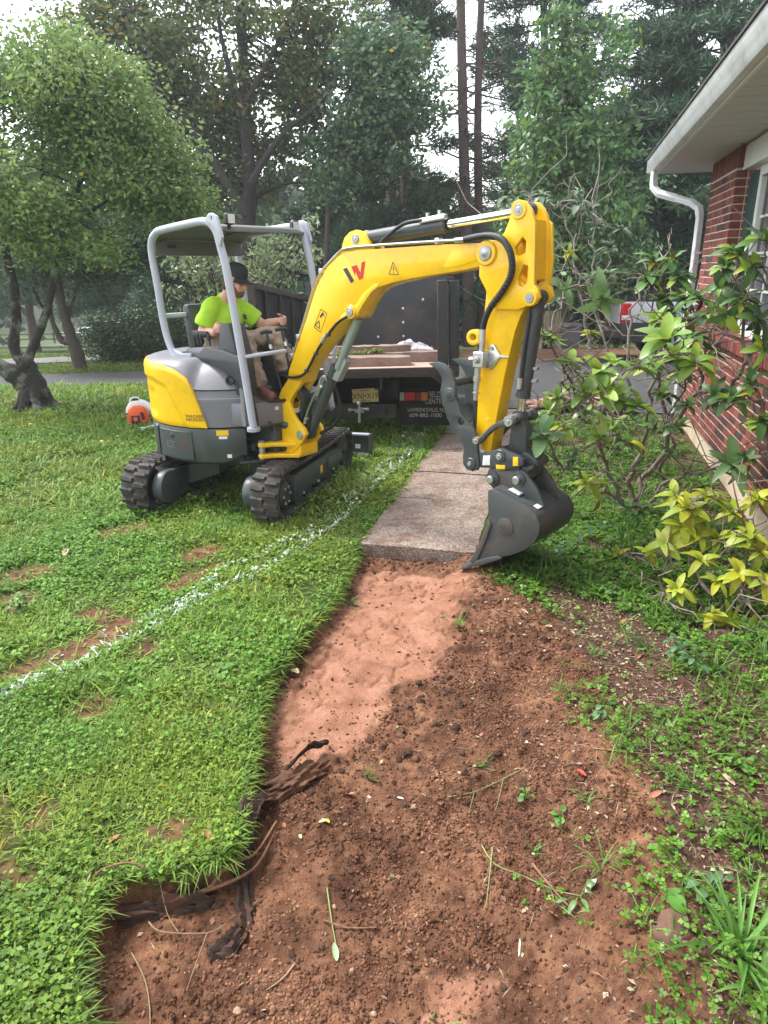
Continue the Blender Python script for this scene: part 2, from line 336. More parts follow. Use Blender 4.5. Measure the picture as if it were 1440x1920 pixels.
dm=N('ShaderNodeMix'); dm.data_type='RGBA'; dm.blend_type='MULTIPLY'; dm.inputs[0].default_value=1; L(soil_c,dm.inputs[6]); L(ramp(noise(1.3,5,.6),[(.36,(.50,.47,.45)),(.50,(.88,.86,.84)),(.62,(1.12,1.10,1.06))]),dm.inputs[7]); c=mixc(sp.outputs[0],c,dm.outputs[2]); c=mixc(sp.outputs[1],c,clay_c); L(c,b.inputs['Base Color'])
b.inputs['Roughness'].default_value=.92; b.inputs['Specular IOR Level'].default_value=.2
vor=N('ShaderNodeTexVoronoi'); vor.inputs['Scale'].default_value=95; L(tc.outputs['Object'],vor.inputs['Vector'])
bp1=N('ShaderNodeBump'); bp1.inputs['Strength'].default_value=.7; bp1.inputs['Distance'].default_value=.014; L(noise(70,8,.75),bp1.inputs['Height'])
bp2=N('ShaderNodeBump'); bp2.inputs['Strength'].default_value=.35; bp2.inputs['Distance'].default_value=.006; L(vor.outputs['Distance'],bp2.inputs['Height']); L(bp1.outputs[0],bp2.inputs['Normal']); L(bp2.outputs[0],b.inputs['Normal'])
gme=np_mesh('ground',np.stack([_x,_y,ZZ],1),GF,gm,col=np.stack([soilm,claym,bedm],1))
la=gme.attributes.new('litter','FLOAT','POINT'); la.data.foreach_set('value',litter.astype(np.float32))
link('ground',gme,kind='structure')
# asphalt driveway and the spur behind it
def sheet(name,poly,dz,m,h=.25,extra=None):
    P=np.asarray(poly); x=np.arange(P[:,0].min(),P[:,0].max()+h,h); y=np.arange(P[:,1].min(),P[:,1].max()+h,h)
    bm=bmesh.new(); vs=[bm.verts.new((a,b_,0)) for a,b_ in poly]; bm.faces.new(vs)
    bmesh.ops.triangulate(bm,faces=bm.faces)
    for _ in range(5):
        es=[e for e in bm.edges if e.calc_length()>h*6]
        if not es: break
        bmesh.ops.subdivide_edges(bm,edges=es,cuts=1); bmesh.ops.triangulate(bm,faces=bm.faces)
    co=np.array([v.co[:] for v in bm.verts]); z=far_z(co[:,0],co[:,1])+dz
    for v,zz in zip(bm.verts,z): v.co.z=zz
    me=bpy.data.meshes.new(name); bm.normal_update(); 
    for f in bm.faces:
        if f.normal.z<0: f.normal_flip()
    bm.to_mesh(me); bm.free(); me.materials.append(m); return link(name,me,kind='structure')
asph=pm('asphalt',(.045,.045,.048),.85,var=.25,vs=1.5,bump=.6,bs=180,dirt=(.10,.085,.07),dirt_amt=.35,ds=.8)
asph2=pm('old_asphalt',(.13,.13,.13),.9,var=.2,vs=1.2,bump=.5,bs=120)
sheet('driveway',DRIVE,.012,asph); sheet('driveway',SPUR,.02,asph2)
road=pm('pale_road',(.30,.30,.29),.9,var=.1,vs=.5)
_rz=lambda x,y:0
sheet('road',[(-140,40),(-40,43),(-22,45.5),(0,48),(0,62),(-22,59),(-40,56),(-140,52)],.03,road,h=1.5)
# ================================================================ THE CONCRETE WALK
conc,t,N,L=nodes('walk_concrete'); o=N('ShaderNodeOutputMaterial'); b=N('ShaderNodeBsdfPrincipled'); L(b.outputs[0],o.inputs[0]); tc=N('ShaderNodeTexCoord')
v1=N('ShaderNodeTexVoronoi'); v1.inputs['Scale'].default_value=85; L(tc.outputs['Object'],v1.inputs['Vector'])
peb=ramp(v1.outputs['Color'],[(.2,(.135,.105,.088)),(.5,(.215,.178,.152)),(.8,(.32,.28,.245))])
pn=noise(5,8,.7); stain=ramp(pn,[(.38,(.62,.44,.36)),(.55,(1,.93,.89)),(.75,(1.1,1.05,1.0))])
mm=N('ShaderNodeMix'); mm.data_type='RGBA'; mm.blend_type='MULTIPLY'; mm.inputs[0].default_value=1; L(peb,mm.inputs[6]); L(stain,mm.inputs[7]); L(mm.outputs[2],b.inputs['Base Color']); b.inputs['Roughness'].default_value=.9
bb=N('ShaderNodeBump'); bb.inputs['Strength'].default_value=.6; bb.inputs['Distance'].default_value=.006; L(v1.outputs['Distance'],bb.inputs['Height']); L(bb.outputs[0],b.inputs['Normal'])
walk=empty('concrete_walkway',S(5.0,-.98,0),-SA,'old grey-pink concrete walkway running from the dug trench towards the truck','walkway')
WL=[gp(*q)@SU for q in [(770,1030),(790,936),(800,886),(812,846)]]
ends=[WL[0],WL[1],WL[2],WL[3],WL[3]+.95,WL[3]+1.9,WL[3]+2.75]
_r=random.Random(4)
def rough_slab(w,l,h,seed,n=9,top_amp=.006):
    r=random.Random(seed); g=G(); nx_,ny_=n,max(4,int(l/.1)); V=[];F=[]
    for j in range(ny_+1):
        for i in range(nx_+1):
            e=(i in(0,nx_))or(j in(0,ny_)); jx=r.uniform(-.008,.008) if e else 0
            V.append((w*(i/nx_-.5)+jx,l*(j/ny_-.5)+(r.uniform(-.007,.007) if e else 0),h+r.uniform(-.5,.5)*top_amp-(.006 if e else 0)))
    k=len(V)
    for (x,y,z) in list(V): V.append((x+r.uniform(-.004,.004),y+r.uniform(-.004,.004),0))
    for j in range(ny_):
        for i in range(nx_):
            a=j*(nx_+1)+i; F.append((a,a+1,a+nx_+2,a+nx_+1)); F.append((a+k,a+k+nx_+1,a+k+nx_+2,a+k+1))
    def side(idx):
        for a,c in zip(idx[:-1],idx[1:]): F.append((a,a+k,c+k,c))
    side([i for i in range(nx_+1)]); side([j*(nx_+1)+nx_ for j in range(ny_+1)]); side([ny_*(nx_+1)+i for i in range(nx_,-1,-1)]); side([j*(nx_+1) for j in range(ny_,-1,-1)])
    return g.add(V,F)
for i in range(6):
    a,b_=ends[i]+.006,ends[i+1]-.006
    part('slab',rough_slab(.91,b_-a,.115,i),conc,walk,loc=(0,(a+b_)/2-5.0+.0*.1,-.098+_r.uniform(-.004,.004)),rot=(_r.uniform(-.004,.004),_r.uniform(-.006,.006),_r.uniform(-.004,.004)))
# ================================================================ GRASS, CLOVER AND GROUND COVER
LINE1=px_poly([(-40,1335),(20,1305),(120,1262),(210,1215),(290,1178),(370,1128),(440,1098),(500,1075),(555,1035),(590,1012),(640,975),(700,915),(760,862),(800,810)])
LINE2=px_poly([(60,1250),(330,1140),(420,1075),(520,1030),(580,1000),(650,940),(710,880),(750,840),(775,800)])
LINE3=px_poly([(290,965),(330,950),(400,915)])
def blades(P,ang,tilt,Ln,W,bend,cols):
    """grass blades: 6 vertices, 2 quads each"""
    n=len(P); dx=np.cos(ang); dy=np.sin(ang); hx=-dy; hy=dx
    V=np.zeros((n,6,3)); hz=np.cos(tilt); hr=np.sin(tilt)
    for k,(s,wd) in enumerate(((0,1.0),(.55,.85),(1.0,.12))):
        r=Ln*s*(hr+bend*s*.8); z=Ln*s*(hz-bend*s*.55)
        cx=P[:,0]+dx*r; cy=P[:,1]+dy*r; cz=P[:,2]+z
        V[:,2*k,0]=cx+hx*W*wd/2; V[:,2*k,1]=cy+hy*W*wd/2; V[:,2*k,2]=cz
        V[:,2*k+1,0]=cx-hx*W*wd/2; V[:,2*k+1,1]=cy-hy*W*wd/2; V[:,2*k+1,2]=cz
    b=np.arange(n)[:,None]*6; F=np.concatenate([b+np.array([[0,1,3,2]]),b+np.array([[2,3,5,4]])],0)
    return V.reshape(-1,3),F,np.repeat(cols,6,0)
def leaflets(P,nrm_ang,tilt,rot,Ln,W,cols,fold=.15):
    """single leaflets: a folded rhombus"""
    n=len(P); nz=np.cos(tilt); nr=np.sin(tilt)
    Nn=np.stack([nr*np.cos(nrm_ang),nr*np.sin(nrm_ang),nz],1)
    a=np.stack([np.cos(rot),np.sin(rot),np.zeros(n)],1); a=a-Nn*(a*Nn).sum(1,keepdims=True); a/=np.linalg.norm(a,axis=1,keepdims=True); c=np.cross(Nn,a)
    V=np.zeros((n,4,3)); L_=Ln[:,None]; W_=W[:,None]
    V[:,0]=P; V[:,1]=P+a*L_*.5+c*W_*.5+Nn*L_*fold; V[:,2]=P+a*L_; V[:,3]=P+a*L_*.5-c*W_*.5+Nn*L_*fold
    F=np.arange(n)[:,None]*4+np.array([[0,1,2,3]])
    return V.reshape(-1,3),F,np.repeat(cols,4,0)
R_=np.random.RandomState(11)
def scatter(n,x0,x1,y0,y1): return R_.uniform(x0,x1,n),R_.uniform(y0,y1,n)
def cat_(A):
    V=[];F=[];C=[];o=0
    for v,f,c in A: V.append(v);F.append(f+o);C.append(c);o+=len(v)
    return np.vstack(V),np.vstack(F),np.vstack(C)
def in_lawn(x,y):
    u,v=S_uv(x,y)
    walkside=np.where(u>ends[0]-.05,-1.42,9.)
    sd=tsd(x,y); ok=(sd<.015)&(v<np.minimum(walkside,-.5))&(v<-.3)
    left=(x<.2)
    ok&=left|(u>ends[0])
    dd=sdist(x,y,DRIVE); ok&=(dd<.0)&(y<13.6)
    return ok
def hide_under(x,y):   # nothing grows through the machine's tracks
    return np.zeros(x.shape,bool)
def lawn_band(n,x0,x1,y0,y1,scale,clover=.5):
    x,y=scatter(n,x0,x1,y0,y1); k=in_lawn(x,y)&(x>-.66*y-1.5)&(x<.75*y)
    x,y=x[k],y[k]
    pmx=np.zeros_like(x)
    for p in PATCH: pmx=np.maximum(pmx,sst(-.11,-.02,sdist(x,y,p)+.12*(fbm(x*9,y*9,3)-.5)))
    thin=np.maximum(sst(.58,.70,fbm(x*1.7+3,y*1.7+20,4))*.75,sst(.60,.72,fbm(x*6+3,y*6+20,3))*.7)
    k=R_.rand(len(x))>np.maximum(pmx*.90,thin); x,y=x[k],y[k]
    z=ground_z(x,y); n=len(x)
    mix=fbm(x*1.3+50,y*1.3,4); isc=R_.rand(n)<np.clip(clover+1.6*(mix-.5),.08,.92)
    tall=.35+1.3*fbm(x*2.3+9,y*2.3+4,4)
    # colour patches of the turf: fresh green, bluish clover, yellowed
    pat=fbm(x*.8+5,y*.8+13,4); dry=sst(.44,.70,fbm(x*1.1+90,y*1.1+7,4))
    base=np.stack([np.full(n,1.0),np.full(n,1.0),np.full(n,1.0)],1)
    base*= (.62+.80*pat)[:,None]
    base=base*(1-dry[:,None]*.42)+np.array([1.7,1.12,.8])*dry[:,None]*.42*(.8+.4*pat)[:,None]
    d1=pdist(x,y,LINE1); d2=pdist(x,y,LINE2); d3=pdist(x,y,LINE3)
    br=fbm(x*7+1,y*7,3)
    wp=np.maximum(np.maximum(1.1*sst(.024,.004,d1)*sst(.18,.46,br+.08),1.0*sst(.026,.005,d2)*sst(.30,.50,br)),.5*sst(.05,.02,d3)*sst(.4,.6,br)); wp=wp*R_.uniform(.25,1.25,n)
    paint=wp>.22; base[paint]=base[paint]*np.array([.20,.36,.06])*(1-np.minimum(wp[paint],.92))[:,None]+np.minimum(wp[paint],.92)[:,None]*np.array([1.,1.02,1.04])
    P=np.stack([x,y,z],1)
    return P,isc,tall,base,paint,scale
def build_turf(bands):
    gr=[];wh=[]
    for P,isc,tall,base,paint,s in bands:
        for sel,isP in ((~paint,False),(paint,True)):
            k=sel&~isc; n=k.sum(); dst=wh if isP else gr
            if n:
                L_=(.028+.040*R_.rand(n)**1.5)*tall[k]*s; W=(.0042+.0040*R_.rand(n))*s**1.1; bk=base[k].copy(); stw=R_.rand(n)<.05; bk[stw]=bk[stw]*np.array([2.0,1.25,1.6])
                dst.append(blades(P[k],R_.uniform(0,6.28,n),R_.uniform(.3,1.35,n),L_,W,R_.uniform(0,.8,n),bk))
            k=sel&isc; n=k.sum()
            if n:
                Pk=P[k].copy(); Pk[:,2]+=(.008+.035*R_.rand(n)**1.2)*tall[k]*min(s,1.6)
                L_=(.012+.018*R_.rand(n)**1.6)*s**.9; v,f,c=leaflets(Pk,R_.uniform(0,6.28,n),R_.uniform(0,.75,n),R_.uniform(0,6.28,n),L_,L_*R_.uniform(.55,.9,n),base[k]*np.array([.80,1.0,.9]))
                dst.append((v,f,c))
    return gr,wh
bands=[lawn_band(155000,-3.1,.1,.8,3.2,.98,.42),lawn_band(150000,-5.2,.6,3.0,6.0,1.38,.50),lawn_band(120000,-8.2,1.0,6.0,10.5,2.1,.35),lawn_band(50000,-10,1.2,10.4,13.6,3.0,.2)]
gr,wh=build_turf(bands)
# overhanging fringe of the turf along the cut
fr=[]
for i in range(len(EDGE)-3):
    a,b_=EDGE[i],EDGE[i+1]; n=int(np.linalg.norm(b_-a)*620); tt=R_.rand(n)
    x=a[0]+(b_[0]-a[0])*tt+R_.normal(0,.012,n)-.012; y=a[1]+(b_[1]-a[1])*tt+R_.normal(0,.012,n); z=R_.uniform(-.035,.008,n)
    nx1,ny1=(b_[1]-a[1]),-(b_[0]-a[0]); base_ang=math.atan2(-ny1 if False else ny1,nx1)
    if math.cos(base_ang)<-.3: base_ang+=math.pi
    ang=base_ang+R_.normal(0,.9,n)
    fr.append(blades(np.stack([x,y,z],1),ang,R_.uniform(.5,1.7,n),.035+.045*R_.rand(n),.005+.003*R_.rand(n),R_.uniform(.1,.9,n),np.repeat([[1.,1.02,.9]],n,0)*R_.uniform(.6,1.25,(n,1))))
    m=int(n*.6); P=np.stack([x,y,z+.015],1)[:m]; L_=.014+.012*R_.rand(m)
    fr.append(leaflets(P,R_.uniform(0,6.28,m),R_.uniform(0,1.1,m),R_.uniform(0,6.28,m),L_,L_*.75,np.repeat([[.85,1.,.9]],m,0)*R_.uniform(.6,1.2,(m,1))))
grassm=leafmat('grass_blades',(.098,.205,.026),(.190,.285,.048),rough=.55,trans=.36,use_tint=True,isl=.35,spec=.3)
paintm=leafmat('painted_blades',(.62,.64,.64),(.72,.74,.74),rough=.7,trans=.1,isl=.12,use_tint=True)
V,F,C=cat_(gr+fr); link('grass',np_mesh('grass',V,F,grassm,C),kind='stuff')
V,F,C=cat_(wh); link('paint_line',np_mesh('paint_line',V,F,paintm,C),kind='stuff',label='white marking paint sprayed in lines across the grass blades')
# verge beyond the driveway
x,y=scatter(52000,-16,2,14.2,19.5); k=(sdist(x,y,DRIVE)<-.03)&(sdist(x,y,SPUR)<-.05)&(x>-.62*y-1); x,y=x[k],y[k]; n=len(x); z=far_z(x,y)
dry=sst(.3,.6,fbm(x*.6,y*.6+40,3))[:,None]; base=(np.array([[1.,1.,1.]])*(1-dry)+np.array([[1.30,1.02,.95]])*dry)*.85*R_.uniform(.7,1.1,(n,1))
V,F,C=leaflets(np.stack([x,y,z],1),R_.uniform(0,6.28,n),R_.uniform(.6,1.4,n),R_.uniform(0,6.28,n),R_.uniform(.05,.12,n),R_.uniform(.015,.03,n),base)
link('grass',np_mesh('grass',V,F,grassm,C),kind='stuff')
# planting bed: clover, wood sorrel and thin grass
def bed_cover(n,y0,y1,s,dens):
    x,y=scatter(n,-.6,4.2,y0,y1); u,v=S_uv(x,y); sd=tsd(x,y)
    k=(v>-.56)&(v<1.55)&(u<10.2)&(x<.72*y+.2); x,y,u,v,sd=x[k],y[k],u[k],v[k],sd[k]
    onwalk=(u>ends[0]-.02)&(v<-.50+.05*fbm(x*5,y*5,2)); 
    q=.5*fbm(x*2.1+7,y*2.1+3,4)+.5*fbm(x*5.3+1,y*5.3+9,3)+.16*np.clip(-sd,-.4,.6)+.05*sst(4.4,5.6,y)-.06*sst(.8,1.4,v)+.11*sst(.45,1.0,x)*sst(3.6,3.0,y)-.10*sst(.35,.0,-sd)*(sd<0)-.16*(sd>0)*sst(.0,.35,sd)
    p=sst(.475,.625,q)*dens; p=np.maximum(p,.03*(sd<.15)); k=(R_.rand(len(x))<p)&~onwalk
    x,y=x[k],y[k]; n=len(x); z=ground_z(x,y); P=np.stack([x,y,z],1)
    isc=R_.rand(n)<np.clip(.72+1.2*(fbm(x*2+30,y*2,3)-.5),.2,.95); pat=fbm(x*1.5,y*1.5+9,3)
    base=np.repeat([[.95,1.05,.95]],n,0)*(.65+.6*pat)[:,None]*R_.uniform(.7,1.25,(n,1))
    A=[]; c=~isc; m=c.sum()
    A.append(blades(P[c],R_.uniform(0,6.28,m),R_.uniform(.1,1.2,m),(.06+.09*R_.rand(m))*s**.6,(.0045+.003*R_.rand(m))*s,R_.uniform(0,.9,m),base[c]))
    m=isc.sum(); Pk=P[isc].copy(); Pk[:,2]+=(.01+.05*R_.rand(m))*s**.4; rot=R_.uniform(0,6.28,m); L_=(.012+.010*R_.rand(m))*s
    na=R_.uniform(0,6.28,m); ti=R_.uniform(0,.6,m)
    for q in range(3): A.append(leaflets(Pk,na,ti,rot+q*2.094,L_,L_*.9,base[isc]))
    return A
A=bed_cover(26000,1.2,3.4,1.0,.75)+bed_cover(46000,3.4,6.0,1.25,.85)+bed_cover(26000,6,10.6,1.8,.8)
bedleaf=leafmat('ground_cover',(.075,.17,.022),(.14,.26,.03),rough=.5,trans=.35,use_tint=True,isl=.35,spec=.35)
V,F,C=cat_(A); link('ground_cover',np_mesh('ground_cover',V,F,bedleaf,C),kind='stuff')
# ================================================================ LOOSE SOIL: crumbs as one mass
def crumb_proto(seed,sub=1):
    bm=bmesh.new(); bmesh.ops.create_icosphere(bm,subdivisions=sub,radius=1); r=random.Random(seed)
    s=(r.uniform(.9,1.4),r.uniform(.6,1.0),r.uniform(.40,.7))
    for v in bm.verts:
        k=r.uniform(.55,1.25); v.co=Vector((v.co.x*s[0]*k,v.co.y*s[1]*k,v.co.z*s[2]*k))
    V=np.array([v.co[:] for v in bm.verts]); F=np.array([[v.index for v in f.verts] for f in bm.faces]); bm.free(); return V,F
def crumbs(n,y0,y1,r0,r1,keep,pw=5):
    x,y=scatter(n,-1.3,1.9,y0,y1); k=keep(x,y); x,y=x[k],y[k]; n=len(x); z=ground_z(x,y); r=r0+(r1-r0)*R_.rand(n)**pw
    tone=R_.uniform(.45,1.45,n)*np.where(R_.rand(n)<.05,1.7,1.0); return np.stack([x,y,z+.05*r],1),r,tone
def soil_keep(x,y):
    sd=tsd(x,y); cl=np.maximum(sdist(x,y,CLAY),sdist(x,y,CLAY2)); p=sst(-.02,.06,sd)*(1-.93*sst(-.08,.03,cl))*(.22+.9*sst(.42,.62,fbm(x*4,y*4+3,4)))
    u,v=S_uv(x,y); bed=(v>-.5)&(v<1.5)&(u<ends[0]+.4); p=np.maximum(p,bed*.22*(x>0)*sst(-.7,.0,sd)); p=np.where((u>ends[0]-.01)&(v<-.5),.0,p)
    return R_.rand(len(x))<p
crm,t,N,L=nodes('soil_crumbs'); o=N('ShaderNodeOutputMaterial'); b=N('ShaderNodeBsdfPrincipled'); L(b.outputs[0],o.inputs[0]); tc=N('ShaderNodeTexCoord')
at_=N('ShaderNodeAttribute'); at_.attribute_type='INSTANCER'; at_.attribute_name='tone'; oc=N('ShaderNodeObjectInfo'); nz_=N('ShaderNodeTexNoise'); nz_.inputs['Scale'].default_value=4; nz_.inputs['Detail'].default_value=6; L(oc.outputs['Location'],nz_.inputs['Vector']); cc=ramp(nz_.outputs[0],[(.3,(.055,.026,.016)),(.5,(.120,.057,.033)),(.7,(.21,.112,.066))])
mm=N('ShaderNodeMix'); mm.data_type='RGBA'; mm.blend_type='MULTIPLY'; mm.inputs[0].default_value=1; L(cc,mm.inputs[6]); L(at_.outputs['Fac'],mm.inputs[7]); L(mm.outputs[2],b.inputs['Base Color']); b.inputs['Roughness'].default_value=.95; b.inputs['Specular IOR Level'].default_value=.15
B_=[crumbs(230000,1.2,3.3,.0014,.011,soil_keep,5),crumbs(90000,3.2,5.6,.0022,.016,soil_keep,5)]
P=np.vstack([q[0] for q in B_]); r_=np.concatenate([q[1] for q in B_]); tn=np.concatenate([q[2] for q in B_]); n=len(P)
cme=bpy.data.meshes.new('soil_crumbs'); cme.vertices.add(n); cme.vertices.foreach_set('co',P.astype(np.float32).ravel())
for nm_,ty_,dat in (('scl','FLOAT',r_),('tone','FLOAT',tn)):
    a_=cme.attributes.new(nm_,ty_,'POINT'); a_.data.foreach_set('value',dat.astype(np.float32))
a_=cme.attributes.new('rot','FLOAT_VECTOR','POINT'); a_.data.foreach_set('vector',np.stack([R_.uniform(-.7,.7,n),R_.uniform(-.7,.7,n),R_.uniform(0,6.28,n)],1).astype(np.float32).ravel())
a_=cme.attributes.new('pid','INT','POINT'); a_.data.foreach_set('value',R_.randint(0,5,n).astype(np.int32))
cro=link('soil_crumbs',cme,kind='stuff')
gn=bpy.data.node_groups.new('crumb_scatter','GeometryNodeTree'); gn.interface.new_socket('Geometry',in_out='INPUT',socket_type='NodeSocketGeometry'); gn.interface.new_socket('Geometry',in_out='OUTPUT',socket_type='NodeSocketGeometry')
GN,GL=gn.nodes.new,gn.links.new; gi_=GN('NodeGroupInput'); go_=GN('NodeGroupOutput'); ip=GN('GeometryNodeInstanceOnPoints'); m2p=GN('GeometryNodeMeshToPoints'); jn=GN('GeometryNodeGeometryToInstance')
for i in range(5):
    v,f=crumb_proto(i,1); me=np_mesh('soil_crumb',v,f,crm,smooth=False); ob=bpy.data.objects.new('soil_crumb',me); oi_=GN('GeometryNodeObjectInfo'); oi_.inputs['Object'].default_value=ob; oi_.inputs['As Instance'].default_value=True; GL(oi_.outputs['Geometry'],jn.inputs[0]) if False else None
    g2i=GN('GeometryNodeGeometryToInstance'); GL(oi_.outputs['Geometry'],g2i.inputs[0])
    if i==0: jg=GN('GeometryNodeJoinGeometry')
    GL(g2i.outputs[0],jg.inputs[0])
def nat(nm_,ty_):
    q=GN('GeometryNodeInputNamedAttribute'); q.data_type=ty_; q.inputs['Name'].default_value=nm_; return q.outputs['Attribute']
GL(gi_.outputs[0],m2p.inputs[0]); GL(m2p.outputs[0],ip.inputs['Points']); GL(jg.outputs[0],ip.inputs['Instance']); ip.inputs['Pick Instance'].default_value=True
GL(nat('pid','INT'),ip.inputs['Instance Index']); GL(nat('rot','FLOAT_VECTOR'),ip.inputs['Rotation']); GL(nat('scl','FLOAT'),ip.inputs['Scale']); GL(ip.outputs[0],go_.inputs[0])
cro.modifiers.new('scatter','NODES').node_group=gn
# ================================================================ THE BRICK HOUSE (local x = out of / into the wall, y = along the wall)
WV=1.62; UC=9.9; ZF=.215; ZS=1.27; ZT=3.20
brickm,t,N,L=nodes('red_brick'); o=N('ShaderNodeOutputMaterial'); b=N('ShaderNodeBsdfPrincipled'); L(b.outputs[0],o.inputs[0]); tc=N('ShaderNodeTexCoord')
oi=N('ShaderNodeObjectInfo'); gi=N('ShaderNodeNewGeometry'); ad=N('ShaderNodeMath'); ad.operation='ADD'; L(oi.outputs['Random'],ad.inputs[0]); L(gi.outputs['Random Per Island'],ad.inputs[1]); fr_=N('ShaderNodeMath'); fr_.operation='FRACT'; L(ad.outputs[0],fr_.inputs[0])
bc=ramp(fr_.outputs[0],[(0,(.135,.030,.022)),(.25,(.190,.040,.028)),(.45,(.235,.062,.042)),(.62,(.170,.047,.033)),(.80,(.125,.034,.026)),(.86,(.040,.024,.023)),(1,(.060,.030,.026))])
nn=noise(60,6,.7); mr=N('ShaderNodeMapRange'); mr.inputs[1].default_value=.3; mr.inputs[2].default_value=.7; mr.inputs[3].default_value=.72; mr.inputs[4].default_value=1.22; L(nn,mr.inputs[0])
mm=N('ShaderNodeMix'); mm.data_type='RGBA'; mm.blend_type='MULTIPLY'; mm.inputs[0].default_value=1; L(bc,mm.inputs[6]); L(mr.outputs[0],mm.inputs[7]); L(mm.outputs[2],b.inputs['Base Color']); b.inputs['Roughness'].default_value=.85
bb=N('ShaderNodeBump'); bb.inputs['Strength'].default_value=.5; bb.inputs['Distance'].default_value=.004; L(nn,bb.inputs['Height']); L(bb.outputs[0],b.inputs['Normal'])
mortar=pm('mortar',(.50,.44,.37),.95,var=.15,vs=30,bump=.4,bs=120)
found=pm('parged_foundation',(.50,.41,.30),.9,var=.14,vs=2,bump=.4,bs=40,dirt=(.22,.14,.09),dirt_amt=.5,ds=2.5)
whitep=pm('white_trim',(.66,.66,.65),.4,var=.05,vs=3,dirt=(.35,.31,.26),dirt_amt=.3,ds=2)
gutm=pm('white_gutter',(.62,.64,.66),.35,var=.05,vs=2,dirt=(.34,.30,.25),dirt_amt=.75,ds=3.0)
soffm=pm('soffit_panel',(.52,.51,.49),.6,var=.05)
shutm=pm('dark_green_shutter',(.012,.050,.045),.45,var=.1)
curt=pm('net_curtain',(.55,.56,.60),.9,var=.12,vs=30)
glass,t,N,L=nodes('window_glass'); o=N('ShaderNodeOutputMaterial'); b=N('ShaderNodeBsdfPrincipled'); tb=N('ShaderNodeBsdfTransparent'); ms=N('ShaderNodeMixShader'); ms.inputs[0].default_value=.35; b.inputs['Base Color'].default_value=(.05,.06,.07,1); b.inputs['Roughness'].default_value=.03
L(tb.outputs[0],ms.inputs[1]); L(b.outputs[0],ms.inputs[2]); L(ms.outputs[0],o.inputs[0])
house=empty('brick_house',(0,0,0),-SA,'red brick house with white gutter and downspout beside the walkway bushes','house')
g=G()
g.box((WV+.006+.15,(UC-.012-3)/2,(ZF+ZS)/2),(.30,UC-.012+3,ZS-ZF))             # lower wall core
g.box((WV+.006+.15,(UC-.012+8.515)/2,(ZS+ZT)/2+.002),(.30,UC-.012-8.515,ZT-ZS+.05))    # pier core
g.box((WV+.20+.1,(8.51+4.9)/2,(ZS+2.98)/2),(.02,.01,.01))
g.box((WV+.012+.15,.9,(ZS+ZT)/2+.002),(.30,7.8,ZT-ZS+.05))
wall=part('wall',g,mortar,house)
part('side_wall',G().box((WV+4.3,UC-.16,(ZF+ZT)/2),(8.0,.28,ZT-ZF)),brickm,house)
part('foundation',G().box((WV+.03+2,(UC-.02-3)/2,ZF/2-.4),(4.0,UC-.02+3,ZF+.8)),found,house,bev=.01)
BL,BH,MJ=.203,.068,.013
def brick_mesh(l,h,d,seed):
    r=random.Random(seed); g=G(); c=.004; j=lambda:r.uniform(-.0015,.0015)
    V=[]
    for (yy,zz) in ((0,0),(l,0),(l,h),(0,h)): V.append((d,yy,zz))
    for (yy,zz) in ((0,0),(l,0),(l,h),(0,h)): V.append((c,yy+j(),zz+j()))
    for (yy,zz) in ((c,c),(l-c,c),(l-c,h-c),(c,h-c)): V.append((0+j(),yy+j(),zz+j()))
    F=[(8,9,10,11)]+[(k,(k+1)%4,4+(k+1)%4,4+k) for k in range(4)]+[(4+k,4+(k+1)%4,8+(k+1)%4,8+k) for k in range(4)]
    g.add(V,F); return g.mesh('brick',brickm,30)
BM=[brick_mesh(BL,BH,.1,i) for i in range(4)]; BHALF=[brick_mesh(.096,BH,.1,9+i) for i in range(3)]; BSOL=[brick_mesh(.070,.203,.1,20+i) for i in range(3)]; BROW=[brick_mesh(.070,.105,.235,30+i) for i in range(4)]
br=[]; heads=[]; rr=random.Random(3)
nc=int(round((ZT-ZF)/(BH+MJ)))
for k in range(nc):
    z=ZF+.008+k*(BH+MJ); off=0 if k%2==0 else -(BL+MJ)/2
    lower=z+BH<ZS+.01; upper=not lower
    if z+BH>ZT-.19: break
    ulow=1.2 if lower else 8.5
    uu=UC
    if upper: heads.append(z)
    first=True
    while uu>ulow+.05:
        l=BL
        if first and off: l=.096
        first=False
        if uu-l<ulow-.01: l=.096
        if uu-l<ulow-.03: break
        br.append((WV,uu-l,z,l)); uu-=l+MJ
for k in range(nc):
    z=ZF+.008+k*(BH+MJ); uu=4.70-(0 if k%2==0 else .108)
    if z+BH<ZS+.01: continue
    if z+BH>ZT-.02: break
    while uu>1.2: br.append((WV,uu-BL,z,BL)); uu-=BL+MJ
uu=UC
sol=[]
while uu>8.52: sol.append((WV,uu-.070,ZT-.212)); uu-=.081
HM=Matrix.Rotation(-SA,4,'Z')
def pxof(P):
    q=np.array(HM@Vector(P))-CPOS; z=q@_fw; return 720+CF*(q@_rt)/z,960-CF*(q@_up)/z,z
def vis(P):
    x,y,z=pxof(P); return -20<x<1460 and -20<y<1940
cand=sorted([b_ for b_ in br if vis((b_[0],b_[1]+.1,b_[2]))],key=lambda b_:pxof(b_[:3])[2])
single=set(map(tuple,cand[:285]+[]))
restg=G()
for b_ in br:
    me=rr.choice(BM if b_[3]>.15 else BHALF); dx=rr.uniform(-.003,.002)
    if tuple(b_) in single: link('brick',me,wall,loc=(b_[0]+dx,b_[1],b_[2]))
    else:
        restg.add([(v.co.x+b_[0]+dx,v.co.y+b_[1],v.co.z+b_[2]) for v in me.vertices],[tuple(p.vertices) for p in me.polygons])
part('brickwork',restg,brickm,wall,kind='stuff')
for s in sol: link('soldier_brick',rr.choice(BSOL),wall,loc=(s[0]+rr.uniform(-.002,.002),s[1],s[2]))
